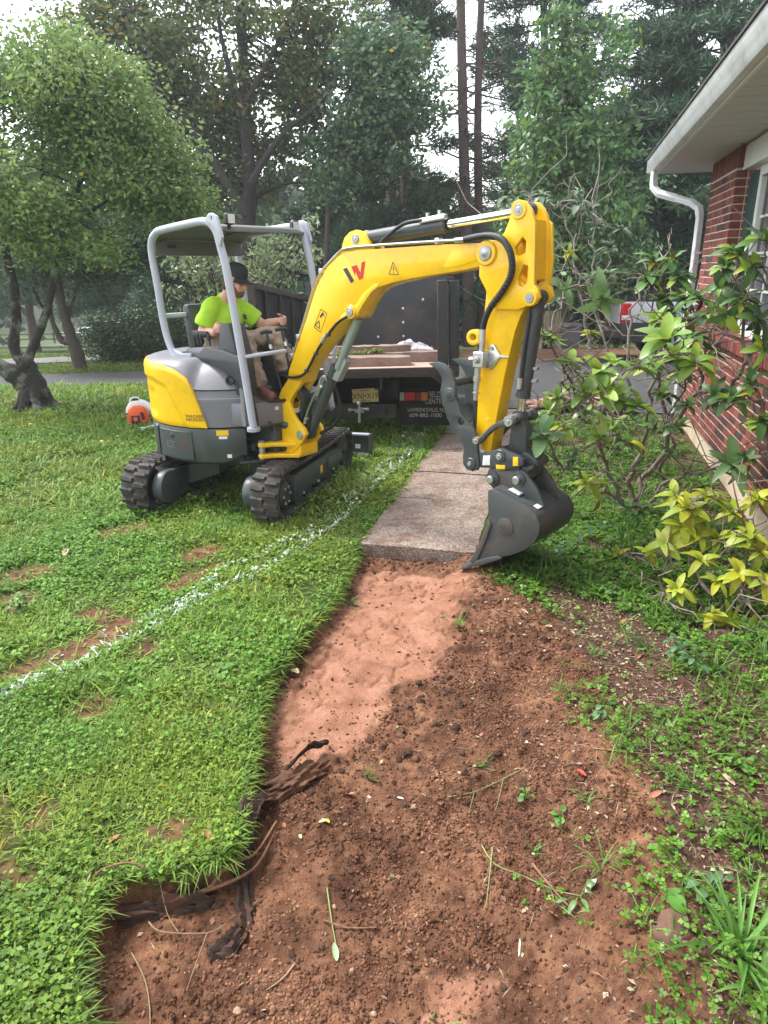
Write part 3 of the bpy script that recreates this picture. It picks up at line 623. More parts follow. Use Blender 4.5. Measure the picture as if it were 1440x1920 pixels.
for z_ in heads:
    for x_ in (WV+.012,WV+.121): link('brick',rr.choice(BHALF),wall,loc=(x_,8.507,z_),rot=(0,0,rad(90))).scale=(1,-1,1)
sill=part('sill',G().box((WV+.10,6.4,ZS-.02),(.16,4.16,.03)),mortar,house)
uu=8.42
while uu>4.6:
    link('sill_brick',rr.choice(BROW),sill,loc=(WV-.045+rr.uniform(-.003,.003),uu-.070,ZS-.005+rr.uniform(-.002,.002)),rot=(0,rad(-3),0)); uu-=.080
# window with its white frame, dark panes, lace curtain; dark green shutter
win=part('window',G().box((WV+.30,6.45,2.15),(.05,3.3,1.62)),pm('dark_room',(.03,.03,.035),.9),house)
fg=G(); x=WV+.17
for (y0,y1,z0,z1) in ((4.75,8.12,1.375,1.47),(4.75,8.12,2.86,2.95),(8.03,8.12,1.47,2.86),(4.75,4.84,1.47,2.86),(6.36,6.46,1.47,2.86)): fg.box((x,(y0+y1)/2,(z0+z1)/2),(.06,y1-y0,z1-z0))
for (y0,y1,z0,z1) in ((6.46,8.03,2.12,2.165),(4.84,6.36,2.12,2.165)): fg.box((x+.005,(y0+y1)/2,(z0+z1)/2),(.04,y1-y0,z1-z0))
part('frame',fg,whitep,win,bev=.004)
mg=G()
for c0 in (4.84,6.46):
    for q in (1,2): mg.box((x+.012,c0+q*1.55/3,2.16),(.012,.022,1.38))
    for zz in (1.81,2.49): mg.box((x+.012,c0+.78,zz),(.0125,1.55,.022))
part('muntin',mg,whitep,win)
part('pane',G().box((x+.022,6.435,2.165),(.004,3.2,1.40)),glass,win)
cg=G(); V=[];F=[]; n=160
for i in range(n+1):
    y=4.86+i*3.14/n; V+= [(x+.055+.012*math.sin(i*1.25)+.006*math.sin(i*.37),y,1.48),(x+.055+.012*math.sin(i*1.25+.3),y,2.86)]
for i in range(n): F.append((2*i,2*i+2,2*i+3,2*i+1))
part('curtain',cg.add(V,F),curt,win,ang=60)
sg=G(); sg.box((WV+.145,8.30,2.14),(.03,.345,1.56))
for z0,z1 in ((1.42,2.08),(2.20,2.86)): sg.box((WV+.128,8.30,(z0+z1)/2),(.012,.225,z1-z0))
part('shutter',sg,shutm,house,bev=.004)
part('head_trim',G().box((WV+.10,6.45,3.07),(.10,4.06,.22)),whitep,house)
# eaves: soffit panels, fascia, gutter, downspout, roof
for i in range(26):
    y=10.72-.30*(i+.5); g=G(); g.box((1.63,y,ZT+.012),(1.08,.288,.012)); g.box((1.63,y-.146,ZT+.018),(1.08,.006,.012))
    part('soffit_panel',g,soffm,house)
part('fascia',G().box((1.075,3.85,3.285),(.025,13.8,.16)).box((1.6,10.745,3.29),(1.02,.02,.18)),whitep,house)
prof=[(1.06,3.225),(1.005,3.225),(.985,3.255),(.972,3.30),(.948,3.335),(.945,3.372),(.957,3.372),(.957,3.342),(.982,3.306),(.995,3.262),(1.01,3.238),(1.06,3.238)]
g=G(); V=[]; n=len(prof)
for y in (-3.0,10.83): V+=[(a,y,c) for a,c in prof]
g.add(V,[(i,(i+1)%n,n+(i+1)%n,n+i) for i in range(n)]+[tuple(range(n))[::-1],tuple(range(n,2*n))])
g.box((1.005,10.832,3.295),(.115,.006,.145))
part('gutter',g,gutm,house,ang=30)
ds=[(1.03,10.62,3.22),(1.03,10.62,3.10),(1.04,10.60,3.02),(1.10,10.52,2.945),(1.30,10.30,2.86),(1.46,10.10,2.79),(1.535,10.02,2.72),(1.555,9.995,2.63),(1.557,9.99,2.4),(1.557,9.99,.30),(1.55,9.99,.16),(1.47,10.01,.09)]
def rect_sweep(pts,w_,d_,g,ring=None):
    pts=[Vector(p) for p in pts]; V=[];F=[]
    for i,p in enumerate(pts):
        tq=(pts[min(i+1,len(pts)-1)]-pts[max(i-1,0)]).normalized(); a=Vector((.55,-.83,0)); a=(a-tq*a.dot(tq)).normalized(); bq=tq.cross(a)
        k=1 if ring is None else ring(i)
        for sx,sy in ((-1,-.8),(-.8,-1),(.8,-1),(1,-.8),(1,.8),(.8,1),(-.8,1),(-1,.8)): V.append(p+bq*sx*w_/2*k+a*sy*d_/2*k)
    for i in range(len(pts)-1):
        for q in range(8): F.append((i*8+q,i*8+(q+1)%8,(i+1)*8+(q+1)%8,(i+1)*8+q))
    F+= [tuple(range(8))[::-1],tuple((len(pts)-1)*8+q for q in range(8))]
    return g.add(V,F)
def refine(pts,h):
    out=[Vector(pts[0])]
    for a,b_ in zip(pts[:-1],pts[1:]):
        a,b_=Vector(a),Vector(b_); n=max(1,int((b_-a).length/h)); out+= [a+(b_-a)*k/n for k in range(1,n+1)]
    return out
dsp=part('downspout',rect_sweep(refine(ds,.5),.078,.062,G()),gutm,house,ang=20)
part('elbow',rect_sweep(refine(ds[1:5],.022),.084,.068,G(),lambda i:1.05 if i%2 else .96),gutm,dsp,ang=20)
part('elbow',rect_sweep(refine(ds[4:8],.022)[8:],.084,.068,G(),lambda i:1.05 if i%2 else .96),gutm,dsp,ang=20)
for zz in (.6,2.2): part('strap',G().box((1.575,9.99,zz),(.085,.088,.03)),gutm,dsp)
rg=G(); rg.add([(.93,-3,3.375),(.93,10.85,3.375),(5.6,10.85,4.9),(5.6,-3,4.9),(.93,-3,3.395),(.93,10.85,3.395),(5.6,10.85,4.93),(5.6,-3,4.93)],[(0,1,2,3),(4,7,6,5),(0,4,5,1),(1,5,6,2),(2,6,7,3),(3,7,4,0)])
part('roof',rg,pm('dark_shingles',(.06,.055,.05),.9,var=.3,vs=8,bump=.5,bs=30),house,ang=20)

# ================================================================ THE DUMP TRUCK (local origin under the rear edge of the deck, y forward)
steel=pm('black_truck_steel',(.022,.023,.026),.42,var=.3,vs=3,dirt=(.11,.075,.055),dirt_amt=.55,ds=2.2,bump=.15,bs=12)
rust=pm('rusty_rib',(.042,.031,.027),.75,var=.35,vs=8,dirt=(.02,.02,.02),dirt_amt=.6,ds=5)
under=pm('chassis_black',(.008,.008,.009),.8,var=.3,dirt=(.05,.04,.03),dirt_amt=.3)
deckm=pm('dusty_deck',(.42,.27,.21),.9,var=.25,vs=4,bump=.4,bs=30,dirt=(.12,.09,.08),dirt_amt=.6,ds=5)
truck=empty('dump_truck',(0,8.3,0),rad(-4),'black dump truck parked with its open bed towards the excavator','dump truck')
NP=Matrix.Translation((0,0,.945))@Matrix.Rotation(rad(-4.6),4,'X')@Matrix.Rotation(rad(-1.2),4,'Y')@Matrix.Translation((0,0,-.945))    # nose down the driveway
def tp(name,g,m,parent=truck,**k): return part(name,g.xf(NP),m,parent,**k)
XL,XR,BLEN=-1.53,.90,3.5
tp('deck',G().box(((XL+XR)/2,BLEN/2,.925),(XR-XL,BLEN,.04)),deckm)
rb=[(XL,.0),(XR,.0),(XR,-.145),(XR-.09,-.235),(XR-.16,-.235),(XR-.33,-.11),(XL+.33,-.11),(XL+.16,-.235),(XL+.09,-.235),(XL,-.145)]
FZ=Matrix(((1,0,0,0),(0,0,-1,0),(0,1,0,0),(0,0,0,1)))      # outline x->x, y->z, thickness along -y
def fz(x=0,y=0,z=0): return Matrix.Translation((x,y,z))@FZ
tp('rear_beam',G().plate(rb,.04,fz(0,-.005,.945),bev=.006),rust)
g=G(); g.box((-.02,.05,.775),(.03,.10,.16)); g.box((-.05,.05,.700),(.10,.10,.016)); tp('bracket',g,rust)
# left side wall with ribs and top rail, right side wall, rear posts, headboard
WT=1.90
lw=tp('side_wall',G().box((XL+.02,BLEN/2+.02,(.95+WT)/2),(.03,BLEN-.06,WT-.95-.01)),steel)
g=G(); g.box((XL+.03,BLEN/2,WT+.02),(.10,BLEN,.07)); part('top_rail',g.xf(NP),rust,lw,bev=.006)
for i in range(4):
    y=.55+i*.85; part('rib',G().box((XL+.060,y,(.95+WT)/2),(.03,.05,WT-.97)).xf(NP),rust,lw,bev=.004)
g=G(); g.box((XL+.02,.03,(.95+WT)/2+.02),(.09,.09,WT-.9)); g.box((XL-.075,.03,(.95+WT)/2),(.085,.03,WT-.98)); tp('rear_post',g,rust,bev=.008)
rw=tp('side_wall',G().box((XR-.10,BLEN/2+.04,(.95+WT)/2),(.03,BLEN-.08,WT-.95-.01)),steel)
part('top_rail',G().box((XR-.10,BLEN/2+.03,WT+.02),(.10,BLEN-.08,.07)).xf(NP),rust,rw,bev=.006)
for i in range(6): part('rib',G().box((XR-.060,.6+i*.5,(.95+WT)/2),(.05,.05,WT-.97)).xf(NP),steel,rw,bev=.004)
rp=tp('rear_post',G().box((XR-.185,.0,(.95+1.99)/2-.09),(.125,.14,1.06)),steel,bev=.01)
g=G(); g.box((XR-.055,.03,(.95+1.99)/2-.09),(.11,.06,1.06)); g.box((XR-.005,.02,(.95+1.99)/2-.09),(.02,.08,1.06)); tp('tailgate_door',g,steel,bev=.006)
for zz in (1.15,1.52,1.80): part('hinge',G().cyl((XR-.118,-.075,zz-.06),(XR-.118,-.075,zz+.06),.017,10).xf(NP),rust,rp)
hb=tp('headboard',G().box(((XL+XR)/2,BLEN+.02,1.55),(XR-XL-.12,.05,1.28)),steel)
for (bx,bz) in ((-.75,1.60),(-.75,1.28),(.12,1.72),(.12,1.50),(.12,1.28),(-.3,1.85),(.45,1.85),(-.3,1.28)):
    part('bolt',G().lathe([(.0001,-.012),(.02,-.008),(.02,0)],(bx,BLEN-.005,bz),(0,1,0),10).xf(NP),M['zinc'],hb)
# chassis, bumper with hitch, wheels, cab
g=G()
for x in (-.75,.12): g.box((x,2.6,.70),(.09,5.0,.2))
g.box((-.3,.75,.68),(2.0,.5,.25)); g.box((-.3,1.0,.62),(2.0,.1,.5)); tp('chassis',g,under)
g=G(); g.box((-.49,.42,.36),(1.28,.10,.19)); bmp=part('bumper',g,pm('bumper_steel',(.030,.029,.029),.6,var=.3,dirt=(.10,.08,.07),dirt_amt=.5),truck,bev=.01)
g=G(); g.lathe([(.0001,.145),(.022,.14),(.032,.12),(.03,.095),(.016,.08),(.016,.04),(.035,.035),(.035,.0)],(-.32,.33,.36),(0,0,1),14)
g.lathe([(.0001,.0),(.022,.005),(.03,.03),(.02,.05),(.014,.06),(.014,.12)],(-.46,.31,.385),(1,.15,0),12); g.lathe([(.0001,.0),(.02,.005),(.026,.03),(.018,.05),(.014,.06),(.014,.12)],(-.19,.31,.395),(-1,.15,.1),12)
g.cyl((-.32,.34,.36),(-.32,.34,.22),.018,10); g.box((-.32,.40,.37),(.12,.14,.05)); part('tow_hitch',g,M['zinc'],bmp)
g=G(); g.box((.02,.367,.36),(.05,.012,.09)); part('hook_plate',g,under,bmp)
pl=part('license_plate',G().plate([(-.165,-.085),(.165,-.085),(.165,.085),(-.165,.085)],.004,Matrix.Translation((-.245,.40,.555))@Matrix.Rotation(rad(-3),4,'Y')@FZ,bev=.002),pm('plate_yellow',(.62,.52,.24),.45,var=.12,vs=8),truck)
PLM=Matrix.Translation((-.245,.394,.555))@Matrix.Rotation(rad(-3),4,'Y')@FZ
part('lettering',G().text('XNJ\u2022X19',.105,PLM@Matrix.Translation((0,-.042,0)),.001,'CENTER',.82).text('NEW JERSEY',.022,PLM@Matrix.Translation((0,.055,0)),.001,'CENTER').text('GARDEN STATE',.018,PLM@Matrix.Translation((0,-.075,0)),.001,'CENTER'),M['ink'],pl,ang=None)
fl=part('mud_flap',G().plate([(.18,.17),(.84,.17),(.84,.62),(.60,.66),(.18,.66)],.008,fz(0,.44,0),bev=.003),under,truck)
txm=pm('flap_lettering',(.42,.42,.40),.7,var=.15,vs=30)
TRI=(Matrix.Translation((0,8.3,0))@Matrix.Rotation(rad(-4),4,'Z')).inverted()
def fit_text(body,x0,x1,yb,yt):
    P=[TRI@Vector(at(a,b_,8.73)) for a,b_ in ((x0,yb),(x1,yb),(x0,yt))]
    g=G().text(body,1,Matrix.Identity(4),0); xs_=[v[0] for v in g.V]; ys_=[v[1] for v in g.V]; cap=.70
    W_=P[1].x-P[0].x; H_=P[2].z-P[0].z; a0=min(xs_); k=W_/(max(xs_)-a0)
    cu=G().text(body,1,Matrix.Identity(4),.0012); cu.V=[(P[0].x+(v[0]-a0)*k,.4295-v[2],P[0].z+v[1]*H_/cap) for v in cu.V]; return cu
for tx_,x0,x1,yb,yt in (('NFIELD',794,826,744,733),('CENTER',797,834,756,746),('LAWRENCEVILLE, NJ',765,831,771,764),('609-882-1000',768,828,781,774)):
    part('lettering',fit_text(tx_,x0,x1,yb,yt),txm,fl,ang=None)
tl=part('tail_light',G().box((.365,.405,.545),(.36,.03,.125)),under,truck,bev=.006)
for (x0,x1,nm,c) in ((.19,.245,'reverse_lens',(.30,.36,.34)),(.25,.38,'brake_lens',(.45,.012,.02)),(.385,.45,'marker_lens',(.16,.012,.02)),(.455,.54,'turn_lens',(.42,.12,.01))):
    part(nm,G().box(((x0+x1)/2,.388,.545),(x1-x0,.02,.105)),pm(nm,c,.2,var=.1,vs=60),tl,bev=.005)
part('reflector',G().lathe([(.0001,-.012),(.036,-.010),(.040,0)],(XR-.095,-.052,.775),(0,1,0),18).xf(NP),pm('red_reflector',(.42,.02,.02),.2,var=.1,vs=80),truck)
part('reflector_ring',G().lathe([(.040,-.006),(.050,-.008),(.052,0)],(XR-.095,-.050,.775),(0,1,0),18).xf(NP),pm('white_ring',(.6,.55,.5),.4),truck)
tyre_m=pm('tyre_rubber',(.018,.018,.018),.85,var=.2,bump=.4,bs=30)
def wheel_parts(parent,c,r,w_,axis,rim_m,name='wheel'):
    g=G(); g.lathe([(r*.62,-w_/2),(r*.9,-w_/2),(r,-w_*.36),(r,w_*.36),(r*.9,w_/2),(r*.62,w_/2),(r*.62,-w_/2)],c,axis,32); wh_=part(name,g,tyre_m,parent)
    a=Vector(axis).normalized(); g=G(); g.lathe([(r*.63,-w_*.42),(r*.60,w_*.40),(r*.55,w_*.36),(r*.50,w_*.1)],c,axis,32)
    x=a.orthogonal().normalized(); y=a.cross(x)
    for i in range(6):
        an=i*math.pi/3; d=x*math.cos(an)+y*math.sin(an); e=a.cross(d); cc_=Vector(c)+a*w_*.3; R3=Matrix((d,e,a)).transposed()
        g.box(cc_+d*r*.33,(r*.5,r*.13,w_*.12),R3)
    g.lathe([(.0001,w_*.42),(r*.14,w_*.40),(r*.17,w_*.25)],c,axis,16); part('rim',g,rim_m,wh_)
    return wh_
darkrim=pm('dark_rim',(.05,.05,.05),.6)
for x in (-1.25,.62): wheel_parts(truck,(x,2.3,.40),.40,.42,(1 if x>0 else -1,0,0),darkrim)
for x in (-1.20,.58): wheel_parts(truck,(x,5.2,.36),.40,.24,(1 if x>0 else -1,0,0),darkrim)
g=G(); g.add([(-1.3,4.0,.75),(.68,4.0,.75),(.68,5.6,.75),(-1.3,5.6,.75),(-1.3,4.0,1.25),(.68,4.0,1.25),(.68,5.6,1.25),(-1.3,5.6,1.25),(-1.18,4.06,1.78),(.56,4.06,1.78),(.56,5.1,1.78),(-1.18,5.1,1.78)],[(0,3,2,1),(0,1,5,4),(1,2,6,5),(2,3,7,6),(3,0,4,7),(4,5,9,8),(5,6,10,9),(6,7,11,10),(7,4,8,11),(8,9,10,11)])
cab=part('cab',g,pm('cab_paint',(.03,.035,.03),.3,coat=.4),truck,bev=.03)
part('cab_window',G().box((-.31,4.025,1.5),(1.1,.02,.34)),pm('cab_glass',(.02,.025,.03),.06),cab)
# slabs of the lifted walk lying in the bed, and a crumpled plastic sheet
slabm=pm('broken_concrete',(.225,.165,.135),.9,var=.3,vs=8,bump=.6,bs=60,dirt=(.17,.08,.05),dirt_amt=.7,ds=5)
def tpos(x,y,z): return Matrix.Translation((0,8.3,0))@Matrix.Rotation(rad(-4),4,'Z')@(NP@Vector((x,y,z)))
for (x,y,z,w_,l,h,rz,lab,sd_) in ((-.62,.72,.945,1.85,.72,.125,3,'lifted concrete slab lying nearest the open end of the truck bed',1),(.10,1.75,.945,1.55,.75,.14,-5,'lifted concrete slab lying behind the front slab, against the right bed wall',2),(-.95,1.75,.945,.85,.9,.14,8,'lifted concrete slab lying deep in the left of the truck bed',3),(-.6,2.5,.945,1.5,.7,.12,-2,'lifted concrete slab at the far headboard of the truck bed',4),(-.25,1.72,1.09,1.0,.6,.09,12,'broken concrete piece stacked on top of the other bed slabs',5)):
    p=tpos(x,y,z); o_=part('concrete_slab',rough_slab(w_,l,h,sd_,12,.016),slabm,loc=p,rot=(rad(-4.6),rad(-.4 if sd_%2 else -2.0),rad(rz-4)),ang=40,label=lab,cat='concrete slab',group='lifted slabs in the truck bed')
g=G(); r=random.Random(8); nxx,nyy=14,9; V=[];F=[]
for j in range(nyy+1):
    for i in range(nxx+1):
        e=math.sin(math.pi*i/nxx)*math.sin(math.pi*j/nyy); V.append((.78*(i/nxx-.5)+r.uniform(-.025,.025),.4*(j/nyy-.5)+r.uniform(-.02,.02),.11*e*(.35+r.random())+.01*r.random()))
for j in range(nyy):
    for i in range(nxx): a=j*(nxx+1)+i; F.append((a,a+1,a+nxx+2,a+nxx+1))
pls=part('plastic_sheet',g.add(V,F),pm('grey_plastic',(.50,.47,.50),.25,var=.15,vs=12),loc=tpos(.22,2.02,1.10),rot=(0,0,.15),ang=15,label='crumpled clear grey plastic sheet lying on the slabs in the truck bed',cat='plastic sheet')
sol_=pls.modifiers.new('thick','SOLIDIFY'); sol_.thickness=.003
for q,(x,y) in enumerate(((-.62,1.02),(-.35,.98),(-.2,1.35),(.45,2.15))):
    gg=G(); r=random.Random(q)
    P=np.array([[r.gauss(0,.06),r.gauss(0,.04),r.uniform(0,.02)] for _ in range(90)]); n=90
    V,F,C=blades(P,np.array([r.uniform(0,6.28) for _ in range(n)]),np.array([r.uniform(.5,1.5) for _ in range(n)]),np.full(n,.07),np.full(n,.012),np.full(n,.5),np.ones((n,3))*np.array([1.3,1.05,.9]))
    link('turf_scrap',np_mesh('turf_scrap',V,F,grassm,C),loc=tpos(x,y,1.085 if y<1.2 else 1.10),label=('torn turf tuft on the front edge of the nearest bed slab','torn turf tuft at the middle of the nearest bed slab','torn turf tuft on the back edge of the nearest bed slab','torn turf tuft on the right rear slab by the bed wall')[q],cat='turf scrap',group='turf scraps on the slabs')
# ================================================================ THE MINI EXCAVATOR (local x = ahead, y = left, z = up)
ex=empty('mini_excavator',(-1.43,6.65,0),rad(-41),'yellow and grey tracked mini excavator with its bucket on the dug soil','excavator')
def bz(b0=0.0,rz=None): return Matrix(((1,0,0,0),(0,0,-1,-b0),(0,1,0,0),(0,0,0,1)))
def P3(a,z,b): return (a,-b,z)
TK=Matrix.Rotation(rad(116),4,'Z')@Matrix.Translation((.05,-.105,0))
def ep(name,g,m,parent=ex,ang=35,**k): return part(name,g,m,parent,ang,**k)
# ---- tracks
RS,RI,TS,TI,ZS_,ZI_=.20,.185,-.86,.86,.235,.22
def track_path(n=200):
    pts=[];
    for i in range(41):
        a=math.pi/2+math.pi*i/40; pts.append((TS+RS*math.cos(a),ZS_+RS*math.sin(a)))
    for i in range(1,30): s=i/30; pts.append((TS+(TI-TS)*s,ZS_-RS+(ZI_-RI-ZS_+RS)*s))
    for i in range(41):
        a=-math.pi/2+math.pi*i/40; pts.append((TI+RI*math.cos(a),ZI_+RI*math.sin(a)))
    for i in range(1,30): s=i/30; pts.append((TI+(TS-TI)*s,ZI_+RI+(ZS_+RS-ZI_-RI)*s-.012*math.sin(math.pi*s)))
    return pts
TP=track_path()
def cum(pts):
    c=[0]
    for i in range(len(pts)): a=pts[i];b_=pts[(i+1)%len(pts)]; c.append(c[-1]+math.hypot(b_[0]-a[0],b_[1]-a[1]))
    return c
TC=cum(TP)
def track_at(s):
    s%=TC[-1]; i=max(0,min(len(TP)-1,int(np.searchsorted(TC,s,side='right'))-1)); a=TP[i];b_=TP[(i+1)%len(TP)]; l=TC[i+1]-TC[i]; f=(s-TC[i])/max(l,1e-9)
    tx,tz=(b_[0]-a[0])/max(l,1e-9),(b_[1]-a[1])/max(l,1e-9); return a[0]+(b_[0]-a[0])*f,a[1]+(b_[1]-a[1])*f,tx,tz
def lug_mesh():
    g=G(); w2=.060
    lo=[(-w2,-.030),(-.01,-.030),(w2,-.014),(w2,.030),(.012,.026),(-w2,.022)]; hi=[(-w2+.006,-.018),(-.01,-.018),(w2-.008,-.004),(w2-.008,.018),(.012,.016),(-w2+.006,.012)]
    V=[(y,x,0) for x,y in lo]+[(y,x,.030) for x,y in hi]; n=6
    g.add(V,[tuple(range(6,12))]+[(i,(i+1)%n,n+(i+1)%n,n+i) for i in range(n)]); return g.mesh('lug',M['rubber'],30)
LUG=lug_mesh()
def build_track(y0,side):
    hw=.125; V=[];F=[]; n=len(TP); sec=[(-hw,-.014),(-hw,.012),(-hw*.93,.017),(hw*.93,.017),(hw,.012),(hw,-.014)]
    for i,(px_,pz) in enumerate(TP):
        a=TP[i-1];b_=TP[(i+1)%n]; l=math.hypot(b_[0]-a[0],b_[1]-a[1]); nx_,nz=-(b_[1]-a[1])/l,(b_[0]-a[0])/l
        # path runs over the top to the back: outward normal
        nx_,nz=-nx_,-nz
        for (yy,h) in sec: V.append((px_+nx_*h,y0+yy,pz+nz*h))
    k=len(sec)
    for i in range(n):
        j=(i+1)%n
        for q in range(k): F.append((i*k+q,j*k+q,j*k+(q+1)%k,i*k+(q+1)%k))
    bm_=ep('rubber_track',G().add(V,F).xf(TK),M['rubber'],ang=40)
    N_=54; pitch=TC[-1]/N_
    for i in range(N_):
        for row,(yy,ph) in enumerate(((-.062,0),(.062,.5))):
            px_,pz,tx,tz=track_at((i+ph)*pitch); nx_,nz=tz,-tx
            X=Vector((tx,0,tz)); Z=Vector((nx_,0,nz)); Y=Z.cross(X)
            if row: X=-X; Y=-Y
            mt=Matrix.Translation((px_+nx_*.015,y0+yy,pz+nz*.015))@Matrix((X,Y,Z)).transposed().to_4x4()
            o_=link('lug',LUG,bm_); o_.matrix_local=TK@mt
    # frame between the wheels, scalloped below
    g=G(); so_=side
    fr_=[(-.62,.10),(-.56,.115),(-.40,.10),(-.34,.125),(-.16,.125),(-.10,.10),(.12,.10),(.18,.125),(.36,.125),(.42,.10),(.62,.10),(.64,.19),(.60,.30),(.45,.315),(-.50,.345),(-.60,.34),(-.63,.25)]
    FM=TK@Matrix(((1,0,0,0),(0,0,-1,y0),(0,1,0,0),(0,0,0,1)))
    g.plate(fr_,.105,FM,bev=.012); 
    f_=ep('track_frame',g,M['slate'])
    part('tension_cover',G().plate([(.22,.17),(.62,.17),(.62,.275),(.27,.285),(.22,.26)],.02,TK@Matrix(((1,0,0,0),(0,0,-1,y0+side*.112),(0,1,0,0),(0,0,0,1))),bev=.008),M['slate'],f_)
    part('warning_label',G().plate([(.02,.18),(.085,.18),(.085,.25),(.02,.25)],.0015,TK@Matrix(((1,0,0,0),(0,0,-1,y0+side*.1075),(0,1,0,0),(0,0,0,1))),bev=.0005),M['ylabel'],f_)
    part('inspection_hole',G().plate([(.10,.21),(.135,.21),(.135,.255),(.10,.255)],.0015,TK@Matrix(((1,0,0,0),(0,0,-1,y0+side*.1075),(0,1,0,0),(0,0,0,1))),bev=.0005),M['ink'],f_)
    for t_ in (-.44,-.05,.40): part('bolt',G().lathe([(.0001,.012),(.012,.011),(.014,0)],(t_,y0+side*.106,.125),(0,side,0),10).xf(TK),M['zinc'],f_)
    g=G(); g.lathe([(.0001,.075),(.09,.075),(.115,.06),(.125,.03),(.155,.02),(.16,-.09),(.10,-.1)],(TS,y0+side*.045,ZS_),(0,side,0),28); h_=ep('drive_hub',g.xf(TK),M['panel'])
    for q in range(6):
        an=q*math.pi/3; part('bolt',G().lathe([(.0001,.012),(.011,.011),(.013,0)],(TS+.075*math.cos(an),y0+side*.118,ZS_+.075*math.sin(an)),(0,side,0),8).xf(TK),M['pin'],h_)
    g=G(); g.lathe([(.0001,.07),(.05,.07),(.06,.05),(.15,.045),(.17,.02),(.17,-.06)],(TI,y0+side*.03,ZI_),(0,side,0),28); ep('idler_wheel',g.xf(TK),M['panel'])
    for t_ in (-.52,-.25,.01,.27,.52): ep('roller',G().lathe([(.0001,.10),(.045,.10),(.055,.06),(.055,-.06),(.045,-.1),(.0001,-.1)],(t_,y0,.085),(0,1,0),16).xf(TK),M['panel'])
    # travel motor casing on the inner side
    st=[(TS-.15+.0,ZS_)]
    st=[(TS+.15*math.cos(a),ZS_+.15*math.sin(a)) for a in np.linspace(math.pi/2,3*math.pi/2,14)]+[(TS+.30,ZS_-.12),(TS+.34,ZS_+.10)]
    mc=ep('motor_casing',G().plate(st,.05,TK@Matrix(((1,0,0,0),(0,0,-1,y0-side*.185),(0,1,0,0),(0,0,0,1))),bev=.02),M['slate'])
build_track(-.615,-1); build_track(.615,1)
# ---- undercarriage frame and dozer blade
g=G(); g.plate([(.36*math.cos(a),.36*math.sin(a)) for a in np.linspace(0,2*math.pi,28)[:-1]],.05,TK@Matrix.Translation((0,0,.375)),bev=.015)
for sx in (-1,1):
    for sy in (-1,1):
        g.add([TK@Vector(p) for p in [(sx*.08,sy*.2,.40),(sx*.34,sy*.16,.40),(sx*.55,sy*.52,.30),(sx*.25,sy*.52,.30),(sx*.08,sy*.2,.22),(sx*.34,sy*.16,.22),(sx*.55,sy*.52,.12),(sx*.25,sy*.52,.12)]],[(0,1,2,3),(4,7,6,5),(0,4,5,1),(1,5,6,2),(2,6,7,3),(3,7,4,0)])
ep('undercarriage_frame',g,M['slate'],bev=.012)
g=G(); g.cyl((0,0,.40),(0,0,.45),.30,32); ep('slew_ring',g,M['panel'])
g=G(); bl=[(.0,-.16),(.035,-.05),(.045,.05),(.025,.16),(.0,.20),(-.02,.19),(.0,.10),(.01,.0),(-.01,-.1),(-.03,-.16)]
g.plate(bl,.83,TK@Matrix(((1,0,0,1.36),(0,0,-1,0),(0,.85,0,.10),(0,0,0,1))),bev=.004)
for s in (-.845,.845): g.plate([(-.09,-.16),(.05,-.16),(.06,.2),(-.05,.2)],.012,TK@Matrix(((1,0,0,1.36),(0,0,-1,s),(0,.85,0,.10),(0,0,0,1))),bev=.004)
bl_=ep('dozer_blade',g,M['slate'])
for s in (-.3,.3): part('blade_arm',G().box((1.0,s,.18),(.72,.09,.1)).xf(TK),M['slate'],bl_)
part('blade_top_edge',G().box((1.345,0,.272),(.075,1.68,.020)).xf(TK),M['rail'],bl_,bev=.005)
part('blade_lower_edge',G().box((1.335,0,.04),(.05,1.66,.03)).xf(TK),M['rail'],bl_,bev=.005)
part('pale_sticker',G().box((1.342,-.70,.13),(.006,.06,.05)).xf(TK),M['label'],bl_)
# ---- upper body: slate skirt, yellow counterweight cover, grey hood
def polar(rf,angs,rows):
    """rf(angle_deg,row)->(r,z); returns grid"""
    V=[];F=[]; n=len(angs); m=rows
    for a in angs:
        for k in range(m): r,z=rf(a,k); V.append((r*math.cos(rad(a)),r*math.sin(rad(a)),z))
    for i in range(n-1):
        for k in range(m-1): F.append((i*m+k,(i+1)*m+k,(i+1)*m+k+1,i*m+k+1))
    return V,F
def rng(a,b_,s): n=max(1,int(abs(b_-a)/s)); return [a+(b_-a)*i/n for i in range(n+1)]
skp=[(.30,.425),(.62,.43),(.705,.437),(.738,.46),(.752,.52),(.757,.60),(.757,.735),(.748,.760),(.60,.764),(.30,.766)]
V,F=polar(lambda a,k:(skp[k][0],skp[k][1]+( .10*sst(-46,-33,a) if k<3 else (.06*sst(-46,-33,a) if k<5 else 0))),rng(-31,-329,4),len(skp))
g=G().add(V,F)
for a in (-31,-329):
    pf=[(r*math.cos(rad(a)),r*math.sin(rad(a)),z) for r,z in skp]; g.add(pf,[tuple(range(len(pf)))])
skirt=ep('skirt',g,M['slate'],ang=40)
V,F=polar(lambda a,k:[(.752,.478),(.764,.484),(.764,.60),(.764,.728),(.752,.735)][k],rng(-99,-67,2),5); part('skirt_door',G().add(V,F),M['slate'],skirt)
V,F=polar(lambda a,k:[(.750,.44),(.768,.47),(.768,.735),(.750,.755)][k],rng(-108,-101,2),4); part('corner_guard',G().add(V,F),M['slate'],skirt)
def radial(a,r,z): return Vector((r*math.cos(rad(a)),r*math.sin(rad(a)),z)),Vector((math.cos(rad(a)),math.sin(rad(a)),0))
p,nv=radial(-84,.763,.685); part('key_lock',G().lathe([(.0001,.010),(.013,.010),(.022,.006),(.024,0)],p,nv,16),M['black'],skirt)
